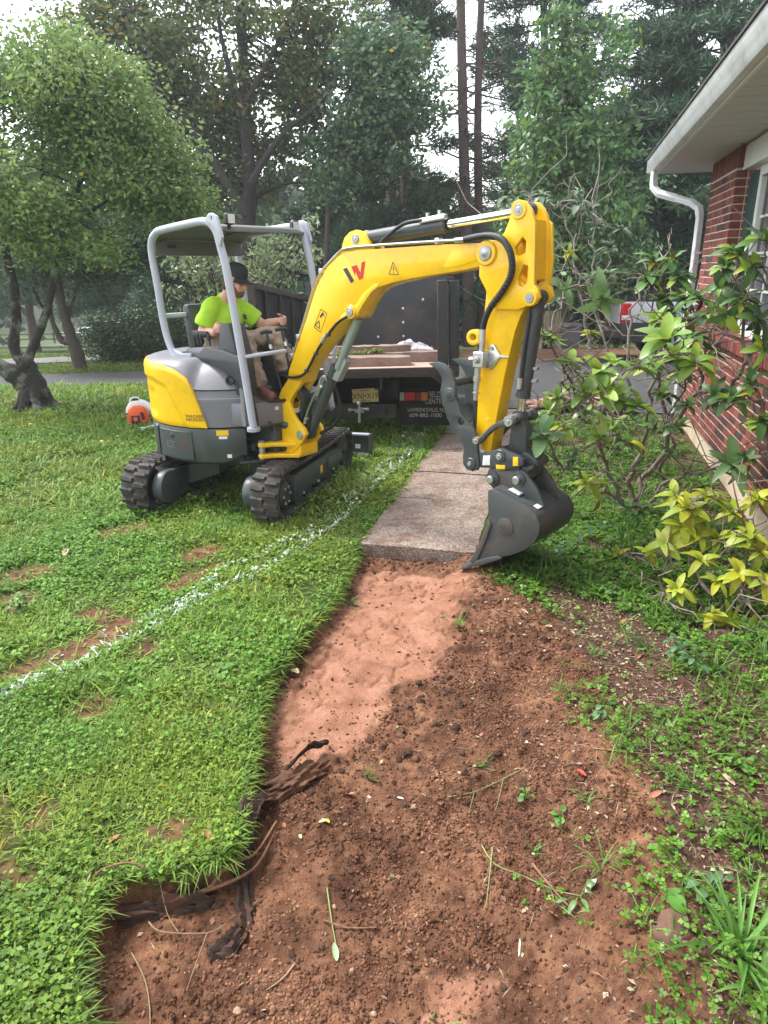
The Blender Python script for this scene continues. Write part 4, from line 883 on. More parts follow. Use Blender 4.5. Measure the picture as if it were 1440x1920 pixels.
p,nv=radial(-35.5,.75,.715); part('grommet',G().lathe([(.0001,.004),(.016,.004),(.022,.003),(.024,0)],p,nv,16),M['black'],skirt)
def cyl_text(body,size,r,a0,z0,sx=1.0):
    g=G().text(body,size,Matrix.Identity(4),.0006,'LEFT',sx); 
    g.V=[((r+v[2])*math.cos(rad(a0)+v[0]/r),(r+v[2])*math.sin(rad(a0)+v[0]/r),z0+v[1]) for v in g.V]; return g
part('lettering',cyl_text('EZ',.085,.7665,-90.5,.575,1.25),pm('silver_letter',(.13,.14,.145),.4),skirt,ang=None)
part('lettering',cyl_text('26',.085,.7665,-79.5,.575,1.25),pm('faded_red_letter',(.14,.045,.045),.5,var=.3),skirt,ang=None)
for (a0,a1,z0,z1,m) in ((-50,-42,.705,.752,'ylabel'),(-48.5,-43,.675,.698,'label'),(-44,-41,.505,.537,'label')):
    V,F=polar(lambda a,k:(.7595,z0 if k==0 else z1),rng(a0,a1,1),2); part('sticker',G().add(V,F),M[m],skirt)
def ztop(a):
    A=[-55.2,-58.8,-62.7,-67,-75,-87,-100,-115,-180]; Z=[.79,.94,1.10,1.20,1.26,1.30,1.313,1.316,1.316]
    if a<-180: a=-360-a
    return float(np.interp(-a,[-q for q in A],Z))
def yel(a,k):
    n=25; f=k/(n-1); zt=ztop(a); z=.772+(zt-.772)*f; am=a if a>-180 else -360-a
    band=sst(-.012,.012,z-(1.17-.0030*max(0,am+100)*1.0-.020*max(0,am+84)))
    diag=sst(-.02,.02,(z-.80)-(-am-84)*-.028-.0) 
    inset=sst(.0,.02,1.15-z)*sst(-98,-96,-abs(am+180)+82-98+0) if False else 0
    slot=sst(-99.,-97.,-abs(am+108)-89)*sst(.83,.86,z)*(1-sst(1.04,1.10,z))
    e=1-min(1,min(f,1-f)/.03); r=.764+.016*band-.012*slot-.010*e*e
    return r-(.012 if z>1.26 else 0)*sst(1.26,1.32,z),z
aY=rng(-55.2,-304.8,1.6); V,F=polar(yel,aY,25)
g=G().add(V,F); m=25; n=len(aY)
# turned-in rims so that the cover has thickness
def rim(idx): 
    b0=len(g.V); 
    for i in idx: v=Vector(g.V[i]); h=Vector((v.x,v.y,0)).normalized(); w_=v-h*.035; g.V.append(tuple(w_))
    for q in range(len(idx)-1): g.F.append((idx[q],idx[q+1],b0+q+1,b0+q))
rim([i*m for i in range(n)]); rim([i*m+m-1 for i in range(n)]); rim(list(range(m))); rim([(n-1)*m+k for k in range(m)])
ycov=ep('counterweight_cover',g,M['yellow'],ang=50)
part('lettering',cyl_text('WACKER\nNEUSON',.036,.7825,-69.2,.865,1.15),M['ink'],ycov,ang=None)
p,nv=radial(-76,.776,1.155); part('catch_slot',G().lathe([(.0001,.003),(.020,.003),(.024,0)],p,nv,12),M['black'],ycov)
p,nv=radial(-67,.766,1.10); part('rivet',G().lathe([(.0001,.003),(.010,.003),(.012,0)],p,nv,10),M['ink'],ycov)
V,F=polar(lambda a,k:[(.735,.768),(.752,.775),(.755,.90),(.756,1.0),(.756,1.02),(.7525,1.028),(.750,1.085),(.735,1.092)][k],rng(-30,-66,2),8)
side_pan=ep('side_cover',G().add(V,F),M['hood'])
V2,F2=polar(lambda a,k:[(.735,.768),(.752,.775),(.755,.90),(.756,1.0),(.756,1.02),(.7525,1.028),(.750,1.085),(.735,1.092)][k],rng(-330,-294,2),8); ep('side_cover',G().add(V2,F2),M['hood'])
def hz_(r,a=-180):
    am=a if a>-180 else -360-a; k=float(sst(-62,-84,am)); zs=1.10 if am>-62 else ztop(a)-.004; p=3+6*k; zs=max(zs,1.10)
    return zs+(1.345-zs)*(1-max(0,min(1,(r-.30)/.457))**p)
def rin(a):
    c,s_=math.cos(rad(a)),abs(math.sin(rad(a))); r=[]
    r.append(.41/s_ if s_>1e-6 else 9); r.append(.30/-c if c<-1e-6 else 9); return min(min(r),.745)
def hood(a,k):
    if k<16: f=k/15; r0=rin(a); r=r0+(.757-r0)*f; return r,hz_(r,a)
    return [(.752,1.098),(.735,1.096)][k-16]
V,F=polar(hood,rng(-30.5,-329.5,2.5),18); hd=ep('hood',G().add(V,F),M['hood'],ang=50)
V,F=polar(lambda a,k:(rin(a)+.002,[.97,1.0][0] if k==0 else hz_(rin(a),a)-.002),rng(-30.5,-329.5,2.5),2); part('inner_wall',G().add(V,F),M['panel'],hd)
p,nv=radial(-38.5,.738,1.175); d_=(nv+Vector((0,0,.45))).normalized(); part('hood_lock',G().lathe([(.0001,-.006),(.018,-.004),(.030,.004),(.036,.003),(.038,-.006)],p,d_,20),M['black'],hd)
V,F=polar(lambda a,k:(.7570,1.0205 if k==0 else 1.027),rng(-31,-61,2),2); part('trim_line',G().add(V,F),M['rail'],side_pan)
# ---- cab floor, front pan, frame nose
g=G(); g.box((.22,0,.88),(1.02,.84,.18)); ep('floor',g,M['black'])
pan=[(.58,.475),(.70,.455),(.785,.38),(.83,.24),(.845,0),(.83,-.26),(.785,-.45),(.70,-.56),(.52,-.60),(.40,-.60),(.40,.475)]
g=G(); g.plate([(a,-b) for a,b in pan],.10,Matrix.Translation((0,0,.885)),bev=.02)
for sgn,b0 in ((1,.47),(-1,-.575)):
    lo=[(b0,.80),(b0,1.125),(b0-sgn*.05,1.12),(b0-sgn*.10,1.085),(b0-sgn*.15,1.03),(b0-sgn*.22,.99),(b0-sgn*.32,.975),(b0-sgn*.32,.80)]
    g.plate([(-x,z) for x,z in lo],.03,Matrix.Translation((.735,0,0))@Matrix.Rotation(rad(28*sgn*-1),4,'Z')@Matrix(((0,0,1,0),(1,0,0,0),(0,1,0,0),(0,0,0,1))) if False else Matrix(((0,0,1,.735),(1,0,0,0),(0,1,0,0),(0,0,0,1))),bev=.012)
fp=ep('front_pan',g,M['hood'])
part('sticker',G().box((.832,-.155,.925),(.006,.085,.03),Matrix.Rotation(rad(4),3,'Z')),M['label'],fp)
g=G(); pts=[P3(.78,1.09,.395),P3(.80,1.03,.33),P3(.825,.995,.25),P3(.845,.985,.12),P3(.85,.985,0),P3(.845,.985,-.15),P3(.82,1.0,-.33)]; g.tube(pts,.012,8); part('floor_lip',g,M['black'],fp)
g=G(); g.box((.60,0,.62),(.42,.40,.34)); g.box((.60,0,.80),(.46,.56,.05)); g.plate([(.36,.43),(.80,.50),(.86,.55),(.86,.60),(.36,.62)],.14,bz(0),bev=.01); g.plate([(.50,.73),(.86,.73),(.90,.76),(.90,.80),(.50,.80)],.12,bz(0),bev=.01)
ep('front_frame',g,M['slate'],bev=.008)
ep('hinge_block',G().box((.655,-.27,.79),(.26,.10,.06)),M['slate'],bev=.008)
g=G(); g.plate([(.60,-.44),(.64,-.36),(.78,-.20),(.80,-.16),(.70,-.14),(.55,-.3)],.012,Matrix.Translation((0,0,.447)),bev=.004); ep('tie_down_bracket',g,M['slate'],bev=.008)
# ---- canopy
near=[P3(a_,z_,.5) for a_,z_ in [(-.10,1.30),(-.163,1.358),(-.235,1.50),(-.275,1.70),(-.295,1.93),(-.325,2.15),(-.325,2.25),(-.295,2.32),(-.235,2.36),(-.142,2.385),(.30,2.418),(.445,2.424),(.53,2.415),(.585,2.385),(.633,2.325),(.665,2.22),(.717,2.034),(.816,1.433),(.894,.879),(.905,.82)]]
def smooth(pts,n=3):
    P=[Vector(p) for p in pts]; out=[]
    for i in range(len(P)-1):
        p0=P[max(i-1,0)];p1=P[i];p2=P[i+1];p3=P[min(i+2,len(P)-1)]
        for k in range(n):
            t_=k/n; out.append(.5*((2*p1)+(p2-p0)*t_+(2*p0-5*p1+4*p2-p3)*t_*t_+(3*p1-p0-3*p2+p3)*t_**3))
    out.append(P[-1]); return out
cf=ep('canopy_frame',G().tube(smooth(near,3),.032,14),M['rail'],ang=60)
far_=[(p[0]-.11,.53,p[2]) for p in near]
part('far_post',G().tube(smooth(far_,3),.032,14),M['rail'],cf,ang=60)
for k,(a,z) in enumerate(((.903,.825),)): part('foot_plate',G().cyl(P3(a,.79,.5),P3(a,.82,.5),.055,16),M['rail'],cf)
part('cross_tube',G().tube([P3(-.30,1.675,.5),P3(-.30,1.675,-.53)],.022,12),M['rail'],cf)
part('grab_rail',G().tube(smooth([P3(.815,1.385,.50),P3(.95,1.41,.40),P3(1.02,1.425,.2)],4),.017,10),M['rail'],cf)
part('grab_rail',G().tube(smooth([P3(.80,1.40,-.53),P3(.90,1.40,-.50),P3(.93,1.36,-.45),P3(.93,1.1,-.43),P3(.85,.99,-.43)],4),.017,10),M['rail'],cf)
part('rear_gusset',G().plate([(-.11,1.345),(-.215,1.47),(-.15,1.40),(-.02,1.365),(.12,1.375),(.12,1.345)],.012,bz(.5),bev=.004),M['rail'],cf)
fin_=[(.545,2.43),(.60,2.475),(.636,2.477),(.70,2.45),(.748,2.30),(.715,2.235),(.69,2.245),(.662,2.323),(.62,2.39)]
slot=[(.628,2.425),(.642,2.425),(.642,2.452),(.628,2.452)]
part('bracket_fin',G().plate(fin_,.012,bz(.535),[slot],bev=.003),M['rail'],cf)
part('bracket_fin',G().plate([(a-.17,z) for a,z in fin_],.012,bz(-.57),bev=.003),M['rail'],cf)
# canopy roof: a shallow moulded shell with a lip at the front and a dropped rear
V=[];F=[]; A_=np.linspace(-.33,.56,14); B_=np.linspace(-.50,.47,13)
for a in A_:
    for b_ in B_:
        e=max(0,abs(b_+.015)-.36)/.13; fz_=2.405-.02*e*e-.030*sst(.46,.56,a)-.14*sst(-.21,-.33,a)*.6
        V.append(P3(a,fz_,b_))
nb=len(B_)
for i in range(len(A_)-1):
    for j in range(nb-1): F.append((i*nb+j,i*nb+j+1,(i+1)*nb+j+1,(i+1)*nb+j))
rf=ep('canopy_roof',G().add(V,F),M['canopy'],ang=50); s_=rf.modifiers.new('thick','SOLIDIFY'); s_.thickness=.018; s_.offset=0
part('rear_panel',G().box(P3(-.332,2.25,-.015),(.02,.94,.13),Matrix.Rotation(rad(-8),3,'Y')),M['canopy'],rf,bev=.006)
part('latch',G().box(P3(-.315,2.265,.30),(.02,.085,.03)),M['black'],rf,bev=.006)
part('front_lip',G().box(P3(.56,2.362,-.015),(.02,.94,.025)),M['canopy'],rf,bev=.006)
g=G(); 
for s in (.30,-.12,-.42): g.box(P3(.30,2.375,s),(.02,.30,.012))
part('roof_rib',G().plate([(-.31,2.33),(-.31,2.39),(.54,2.39),(.54,2.36),(.40,2.375),(-.1,2.375),(-.25,2.35)],.012,bz(-.25),bev=.003),M['canopy'],rf)
def lamp(a,z,b_):
    l=part('work_lamp',G().box(P3(a,z,b_),(.05,.085,.085)).box(P3(a-.01,z-.055,b_),(.03,.03,.04)),M['black'],cf,bev=.012)
    part('lens',G().box(P3(a+.027,z,b_),(.006,.066,.066)),M['glass_lamp'],l,bev=.002)
lamp(.63,2.44,.37); lamp(.46,2.42,-.475)
# ---- seat, consoles, levers
g=G(); g.plate([(-.30,1.25),(-.36,1.73),(-.33,1.765),(-.27,1.76),(-.235,1.70),(-.19,1.27)],.24,bz(0),bev=.03); st_=ep('seat',g,M['panel'])
part('seat_cushion',G().plate([(-.26,1.22),(-.26,1.31),(.20,1.34),(.26,1.31),(.26,1.24)],.235,bz(0),bev=.03),M['panel'],st_)
part('seat_base',G().box((0,0,1.10),(.45,.42,.28)),M['black'],st_,bev=.01)
part('arm_rest',G().plate([(-.12,1.49),(.10,1.49),(.12,1.52),(.10,1.545),(-.12,1.545)],.035,bz(.285),bev=.012),M['black'],st_)
part('arm_rest',G().plate([(-.12,1.49),(.12,1.49),(.14,1.52),(.12,1.545),(-.12,1.545)],.035,bz(-.29),bev=.012),M['black'],st_)
con=[(.47,1.635),(.585,1.63),(.672,1.36),(.70,1.05),(.40,1.05),(.40,1.38)]
ep('console',G().plate(con,.085,bz(.345),bev=.012),M['panel'])
ep('control_box',G().plate([(-.05,1.33),(-.05,1.40),(.30,1.43),(.36,1.38),(.36,1.33)],.07,bz(.37),bev=.012),M['hood'])
for a in (.05,.10,.22):
    lv=ep('short_lever',G().cyl(P3(a,1.43,.37),P3(a-.01,1.50,.37),.008,8),M['black']); part('knob',G().lathe([(.0001,.05),(.012,.045),(.016,.02),(.012,0)],P3(a-.01,1.48,.37),(0,0,1),10),M['black'],lv)
sp_=[(-.146,1.335),(-.146,1.368),(.219,1.384),(.287,1.430),(.504,1.425),(.761,1.385),(.829,1.345),(.850,1.25),(.86,1.15),(.918,.881),(.915,.83),(.855,.84),(.797,1.089),(.734,1.175),(.595,1.246),(.334,1.312),(.05,1.33)]
ep('side_guard',G().plate(sp_,.022,bz(.47),bev=.008),M['panel'])
for k,(a,z,b_,a2,z2) in enumerate(((.637,1.532,.07,.80,1.03),(.745,1.557,-.01,.86,1.03))):
    l=ep('travel_lever',G().tube([P3(a,z,b_),P3(a+(a2-a)*.45,z+(z2-z)*.45,b_),P3(a2,z2,b_)],.011,10),M['black'])
    part('handle',G().tube([P3(a-.02,z+.01,b_+.055),P3(a,z+.022,b_),P3(a-.005,z+.012,b_-.055)],[.014,.02,.014],10),M['black'],l)
    part('collar',G().cyl(P3(a+.03,z-.09,b_),P3(a+.04,z-.125,b_),.017,10),M['zinc'],l)
    part('pedal',G().box(P3(a2-.05,.985,b_+.02),(.16,.09,.02),Matrix.Rotation(rad(15),3,'Y')),M['black'],l)
js=ep('joystick',G().tube([P3(.44,1.42,-.26),P3(.455,1.50,-.25),P3(.465,1.55,-.245)],[.016,.014,.02],10),M['black']); part('grip',G().tube(smooth([P3(.465,1.54,-.245),P3(.475,1.58,-.24),P3(.49,1.625,-.235),P3(.485,1.665,-.23)],3),[.020]*9+[.014],12),M['black'],js)
js=ep('joystick',G().tube([P3(.22,1.42,.27),P3(.235,1.50,.265)],[.016,.014],10),M['black']); part('grip',G().tube([P3(.235,1.50,.265),P3(.245,1.57,.262),P3(.24,1.61,.26)],[.018,.020,.014],12),M['black'],js)
ep('joystick_pod',G().box(P3(.40,1.36,-.27),(.22,.14,.10)),M['panel'],bev=.02)
# ---- swing post with its lever
post=[(.745,.895),(.752,.80),(.795,.785),(.792,.72),(.765,.64),(.735,.60),(.78,.50),(.90,.515),(.99,.575),(1.065,.645),(1.115,.72),(1.095,.765),(1.01,.82),(.955,.885),(.93,.96),(.88,.975),(.82,.95)]
g=G()
for b_ in (.095,-.095): g.plate(post,.020,bz(b_),bev=.006)
g.cyl(P3(.86,.50,0),P3(.86,.80,0),.075,24)
for z in (.61,.51): g.plate([(.80,.09),(.72,.20),(.70,.29),(.715,.33),(.75,.335),(.80,.26),(.95,.13),(1.0,.05),(1.0,-.13),(.80,-.13)][::-1] and [(a,-b) for a,b in [(.80,.09),(.74,.20),(.715,.29),(.735,.335),(.78,.33),(.83,.24),(1.0,.10),(1.0,-.12),(.80,-.12)]],.018,Matrix.Translation((0,0,z)),bev=.006)
g.plate([(a,-b) for a,b in [(.80,.10),(.80,-.10),(1.03,-.10),(1.03,.10)]],.05,Matrix.Translation((0,0,.565)),bev=.006)
sw=ep('swing_post',g,M['yellow'])
part('pivot_pin',G().cyl(P3(.745,.48,.30),P3(.745,.645,.30),.026,14),M['pin'],sw)
ep('swing_cylinder',G().cyl(P3(.40,.55,.22),P3(.60,.56,.255),.04,16),M['slate']); ep('swing_rod',G().cyl(P3(.58,.558,.25),P3(.745,.565,.30),.02,14),M['chrome'])
def pin(parent,a,z,b_,r=.034,h=.012,name='pin',m='pin',sgn=1):
    part(name,G().lathe([(.0001,h),(r*.35,h),(r*.45,h*.75),(r*.9,h*.75),(r,h*.4),(r,-.01)],P3(a,z,b_),(0,-sgn,0),18),M[m],parent)
pin(sw,1.045,.705,.115,.040); pin(sw,.80,.905,.115,.036)
# ---- boom
BW=.088
boom=[(.885,.93),(.80,1.067),(.89,1.165),(.916,1.25),(1.052,1.49),(1.158,1.668),(1.273,1.886),(1.342,1.986),(1.42,2.067),(1.543,2.145),(1.613,2.174),(1.75,2.190),(1.945,2.189),(2.532,2.201),(2.795,2.200),(2.873,2.200),(2.92,2.185),(2.945,2.139),(2.93,2.09),(2.873,2.07),(2.715,2.04),(2.499,2.014),(2.25,1.985),(2.067,1.955),(1.939,1.924),(1.851,1.877),(1.782,1.796),(1.735,1.725),(1.68,1.695),(1.62,1.690),(1.555,1.655),(1.477,1.60),(1.386,1.52),(1.252,1.40),(1.13,1.267),(1.098,1.226),(1.054,1.144),(.98,1.10)]
leg=[(.745,.925),(.757,.994),(.80,1.067),(.889,1.162),(.95,1.24),(1.09,1.22),(1.054,1.144),(.958,1.042),(.914,.991),(.90,.935),(.86,.875),(.80,.855),(.755,.875)]
boom2=[p for p in boom if not (p[1]<1.16)]+[(1.06,1.15),(1.0,1.16)]
g=G(); g.plate(boom2,BW,bz(0),bev=.007)
for b_ in (.062,-.062): g.plate(leg,.026,bz(b_),bev=.006)
for b_ in (.055,-.055): g.plate([(1.555,2.13),(1.581,2.229),(1.606,2.275),(1.66,2.312),(1.719,2.324),(1.775,2.31),(1.81,2.285),(1.885,2.17)],.024,bz(b_),bev=.005)
bm=ep('boom',g,M['yellow'],ang=30)
part('tip_boss',G().lathe([(.0001,.0),(.070,.0),(.076,-.008),(.076,-.23),(.070,-.238),(.0001,-.238)],P3(2.873,2.139,.119),(0,-1,0),26),M['yellow'],bm)
part('lug_boss',G().lathe([(.0001,.0),(.046,.0),(.052,-.006),(.052,-.21)],P3(1.666,1.745,.105),(0,-1,0),20),M['yellow'],bm)
part('foot_boss',G().lathe([(.0001,.0),(.050,.0),(.056,-.006),(.056,-.2)],P3(.80,.908,.10),(0,-1,0),20),M['yellow'],bm)
pin(bm,2.873,2.139,.120,.046); pin(bm,1.666,1.745,.106,.034); pin(bm,1.719,2.262,.080,.034); 
part('stiffener',G().plate([(1.50,1.66),(1.58,1.73),(1.72,1.80),(1.80,1.885),(1.90,1.945),(1.95,1.955),(1.95,1.935),(1.87,1.885),(1.79,1.80),(1.735,1.735),(1.66,1.70),(1.56,1.665)],.004,bz(.089),bev=.002),M['yellow'],bm)
part('cast_plate',G().plate([(2.52,2.055),(2.60,2.165),(2.80,2.175),(2.80,2.10),(2.66,2.06)],.003,bz(.0885),bev=.0015),M['yellow'],bm)
D=bz(.0892)
part('logo_bar',G().plate([(1.592,2.054),(1.632,2.065),(1.704,1.97),(1.673,1.953)],.0009,D,bev=.0003),M['ink'],bm,ang=None)
part('logo_stroke',G().plate([(1.678,2.072),(1.735,2.082),(1.770,2.025),(1.784,2.099),(1.822,2.107),(1.794,1.986),(1.754,1.976),(1.716,2.042),(1.714,2.005),(1.668,1.985+.02)][:9],.0009,D,bev=.0003),M['red'],bm,ang=None)
def outline(loop,w_): 
    c=np.mean(np.array(loop),0); return [tuple(c+(np.array(p)-c)*(1-w_)) for p in loop]
tri=[(2.043,2.013),(2.14,2.012),(2.085,2.102)]
part('warning_sign',G().plate(tri,.0008,D,[outline(tri,.16)],bev=.0002).text('!',.062,D@Matrix.Translation((2.088,2.024,0)),.0008,'CENTER'),M['ink'],bm,ang=None)
wl=[(1.334,1.761),(1.405,1.728),(1.323,1.576),(1.247,1.616)]
g=G().plate(wl,.0008,D,[outline(wl,.07)],bev=.0002); ca=Matrix.Translation((1.285,1.618,0))@Matrix.Rotation(rad(62-90),4,'Z')
g.plate([tuple((ca@Vector((x,y,0)))[:2]) for x,y in ((-.034,0),(.034,0),(0,.062))],.0008,D,[[tuple((ca@Vector((x,y,0)))[:2]) for x,y in ((-.022,.007),(.022,.007),(0,.047))]],bev=.0002)
g.plate([(1.315,1.70),(1.33,1.69),(1.37,1.725),(1.355,1.735)],.0008,D,bev=.0002); g.plate([(1.338,1.722),(1.372,1.704),(1.377,1.711),(1.343,1.729)],.0008,D,bev=.0002)
part('warning_sign',g,M['ink'],bm,ang=None)
# steel pipes along the boom's back, hoses
for b_ in (.05,.072): part('steel_pipe',G().tube(smooth([P3(.93,1.33,b_),P3(1.02,1.485,b_),P3(1.12,1.67,b_),P3(1.235,1.90,b_),P3(1.32,2.02,b_),P3(1.42,2.095,b_),P3(1.54,2.175,b_),P3(1.62,2.195,b_+.03),P3(1.78,2.208,b_+.032),P3(2.474,2.222,b_+.025),P3(2.67,2.222,b_+.02)],3),.009,8),M['zinc'],bm)
for (a,z) in ((1.05,1.53),(.96,1.37),(1.35,2.04),(2.47,2.222)): part('pipe_clamp',G().box(P3(a,z,.068),(.035,.06,.04)),M['zinc'],bm,bev=.006)
part('fitting',G().cyl(P3(2.62,2.222,.095),P3(2.72,2.224,.10),.017,8),M['zinc'],bm)
hb=ep('hydraulic_hose',G().tube(smooth([P3(2.70,2.224,.10),P3(2.814,2.238,.115),P3(2.929,2.238,.135),P3(3.01,2.215,.15),P3(3.068,2.153,.155),P3(3.090,2.076,.15),P3(3.077,1.998,.14),P3(3.01,1.906,.125),P3(2.932,1.823,.112),P3(2.885,1.739,.11),P3(2.867,1.66,.11)],4),.021,12),M['hose'],ang=60)
g=G()
for q in smooth([P3(2.74,2.23,.105),P3(2.929,2.238,.135),P3(3.068,2.153,.155),P3(3.077,1.998,.14),P3(2.932,1.823,.112)],9): g.lathe([(.020,-.006),(.0235,-.004),(.0235,.004),(.020,.006)],q,(.3,0,1),10)
part('hose_guard',g,M['panel'],hb,kind='stuff')
ep('hydraulic_hose',G().tube(smooth([P3(1.64,1.715,.098),P3(1.55,1.675,.10),P3(1.47,1.615,.102),P3(1.30,1.45,.102),P3(1.17,1.28,.102),P3(1.08,1.215,.10),P3(.95,1.19,.10),P3(.80,1.19,.06),P3(.73,1.13,.03),P3(.76,1.0,0)],4),.011,8),M['hose'],ang=60)
for (a,z) in ((1.42,1.565),(1.27,1.41),(1.15,1.262)): part('hose_clip',G().box(P3(a,z,.1),(.03,.03,.03)),M['panel'],bm,bev=.006)
part('fitting',G().cyl(P3(1.345,1.505,.10),P3(1.40,1.56,.10),.018,8),M['zinc'],bm)
for k,b_ in enumerate((-.055,-.02,.015,.05)):
    ep('hydraulic_hose',G().tube(smooth([P3(.62,.90,b_*.8),P3(.66,1.05,b_),P3(.72,1.17,b_),P3(.80,1.215,b_),P3(.87,1.22,b_),P3(.93,1.30+.01*k,b_)],4),.024,10),M['hose'],ang=60)
for k,b_ in enumerate((-.03,.0,.03)):
    ep('hydraulic_hose',G().tube(smooth([P3(.80,.62,b_),P3(.93,.72,b_),P3(1.0,.88,b_),P3(1.01,1.02,b_),P3(.93,1.10,b_)],4),.026,10),M['hose'],ang=60)
ep('hose_strap',G().box(P3(1.0,.915,0),(.012,.17,.04),Matrix.Rotation(rad(-8),3,'Y')).box(P3(.965,.905,.075),(.08,.012,.04),Matrix.Rotation(rad(-8),3,'Y')),M['zinc'],bev=.003)
# ---- hydraulic cylinders
def cylinder(name,p0,p1,frac,r,rr,parent=ex):
    p0,p1=Vector(p0),Vector(p1); d=(p1-p0).normalized(); L_=(p1-p0).length; q=p0+d*L_*frac
    c_=part(name,G().lathe([(.0001,0),(r*.8,0),(r,.012),(r,L_*frac-.03),(r*1.08,L_*frac-.03),(r*1.08,L_*frac),(r*.7,L_*frac+.004)],p0,d,22),M['slate'],parent)
    part('rod',G().cyl(q-d*.01,p1,rr,18),M['chrome'],c_)
    a=Vector((0,1,0)); part('rod_eye',G().lathe([(rr*1.9,-.035),(rr*1.9,.035),(.0001,.035)],p1,a,18).lathe([(.0001,-.035),(rr*1.9,-.035)],p1,a,18),M['slate'],c_); 
    part('base_eye',G().lathe([(.0001,-.035),(r*1.05,-.035),(r*1.05,.035),(.0001,.035)],p0,a,18),M['slate'],c_); return c_
cc=cylinder('boom_cylinder',P3(1.045,.705,0),P3(1.666,1.745,0),.58,.048,.026)
part('guard_plate',G().plate([(-.02,-.115),(.07,-.09),(.08,.10),(.05,.13),(-.01,.10)],.036,Matrix.Translation(P3(1.42,1.30,0))@Matrix.Rotation(rad(30),4,'Y')@bz(0),bev=.01),pm('sage_steel',(.24,.28,.26),.45,var=.1),cc)
part('cover',G().tube([P3(1.44,1.29,.02),P3(1.68,1.69,.02)],[.032,.030],14),pm('sage_steel2',(.20,.24,.22),.45,var=.1),cc)
part('cylinder_pipe',G().tube(smooth([P3(1.06,.82,.06),P3(1.12,.93,.075),P3(1.25,1.13,.075),P3(1.28,1.20,.07),P3(1.33,1.23,.07),P3(1.34,1.19,.06)],4),.009,8),M['zinc'],cc)
part('fitting',G().cyl(P3(1.05,.80,.055),P3(1.075,.85,.062),.018,8),M['zinc'],cc); part('fitting',G().cyl(P3(1.215,1.06,.06),P3(1.27,1.14,.06),.017,8),M['zinc'],cc)
ep('hydraulic_hose',G().tube(smooth([P3(1.19,1.02,.06),P3(1.13,.92,.06),P3(1.10,.80,.05),P3(1.05,.70,.03),P3(.97,.62,.02)],4),.013,8),M['hose'],ang=60)
ep('hydraulic_hose',G().tube(smooth([P3(1.30,1.12,-.07),P3(1.34,.95,-.09),P3(1.27,.80,-.09),P3(1.12,.70,-.06)],4),.015,8),M['hose'],ang=60)
ca_=cylinder('arm_cylinder',P3(1.719,2.262,0),P3(3.091,2.379,0),.56,.050,.027)
part('fitting',G().box(P3(2.40,2.365,.045),(.22,.04,.035),Matrix.Rotation(rad(-5),3,'Y')),M['zinc'],ca_,bev=.008)
part('bolt',G().cyl(P3(2.36,2.38,.05),P3(2.36,2.405,.05),.013,8),M['zinc'],ca_); part('bolt',G().cyl(P3(2.46,2.39,.05),P3(2.46,2.415,.05),.013,8),M['zinc'],ca_)
ep('hydraulic_hose',G().tube(smooth([P3(2.32,2.36,.055),P3(2.18,2.345,.075),P3(2.05,2.28,.085),P3(1.95,2.235,.06),P3(1.86,2.22,.0)],4),.014,8),M['hose'],ang=60)
bc_=cylinder('bucket_cylinder',P3(3.205,1.872,0),P3(3.115,1.105,0),.83,.045,.024)
part('cylinder_pipe',G().tube([P3(3.175,1.78,.055),P3(3.15,1.55,.058),P3(3.135,1.33,.056),P3(3.13,1.29,.045)],.012,8),M['panel'],bc_)
for z in (1.43,1.35): part('bolt',G().box(P3(3.20,z,-.01),(.05,.04,.022)),M['pin'],bc_,bev=.004)
part('fitting',G().cyl(P3(3.137,1.37,.06),P3(3.133,1.30,.06),.017,8),M['zinc'],bc_)
# ---- arm (dipper): box section below, a pair of head plates above
AW=.070
low=[(2.85,2.06),(2.858,1.903),(2.847,1.75),(2.83,1.549),(2.822,1.327),(2.818,1.099),(2.814,.974),(2.866,.87),(2.90,.835),(2.94,.845),(2.963,1.0),(2.985,1.15),(3.032,1.42),(3.085,1.66),(3.12,1.76),(3.16,1.83),(3.14,1.95),(3.0,2.06)]
g=G(); g.plate(low,AW,bz(0),bev=.007)
head=[(3.045,2.388),(3.025,2.32),(2.995,2.255),(2.945,2.215),(2.87,2.20),(2.82,2.15),(2.82,2.0),(2.95,1.80),(3.12,1.80),(3.187,1.825),(3.235,1.835),(3.262,1.875),(3.245,1.93),(3.222,1.95),(3.214,2.15),(3.205,2.312),(3.166,2.385),(3.126,2.428),(3.082,2.432)]
h1=[(3.075,2.165),(3.125,2.225),(3.150,2.20),(3.150,2.135),(3.11,2.115),(3.085,2.125)]; h2=[(3.105,1.985),(3.140,2.065),(3.172,2.06),(3.172,1.965),(3.145,1.935),(3.115,1.945)]
for b_ in (.085,-.085): g.plate(head,.018,bz(b_),[h1,h2],bev=.005)
g.plate([(3.02,2.20),(3.07,2.30),(3.185,2.32),(3.195,2.15),(3.205,1.98),(3.18,1.97),(3.165,2.28),(3.08,2.26)],AW,bz(0),bev=.004)
arm=ep('arm',g,M['yellow'],ang=30)
part('edge_strip',G().plate([(3.215,1.95),(3.235,1.95),(3.245,2.10),(3.225,2.30),(3.20,2.32)],.012,bz(-.085),bev=.004),M['yellow'],arm)
pin(arm,3.091,2.379,.105,.036); part('pin_boss',G().lathe([(.0001,0),(.05,0),(.055,-.006),(.055,-.02)],P3(3.091,2.379,.112),(0,-1,0),20),M['yellow'],arm)
pin(arm,3.205,1.872,.118,.030); part('pin_boss',G().lathe([(.0001,0),(.045,0),(.05,-.006),(.05,-.03)],P3(3.205,1.872,.120),(0,-1,0),20),M['yellow'],arm)
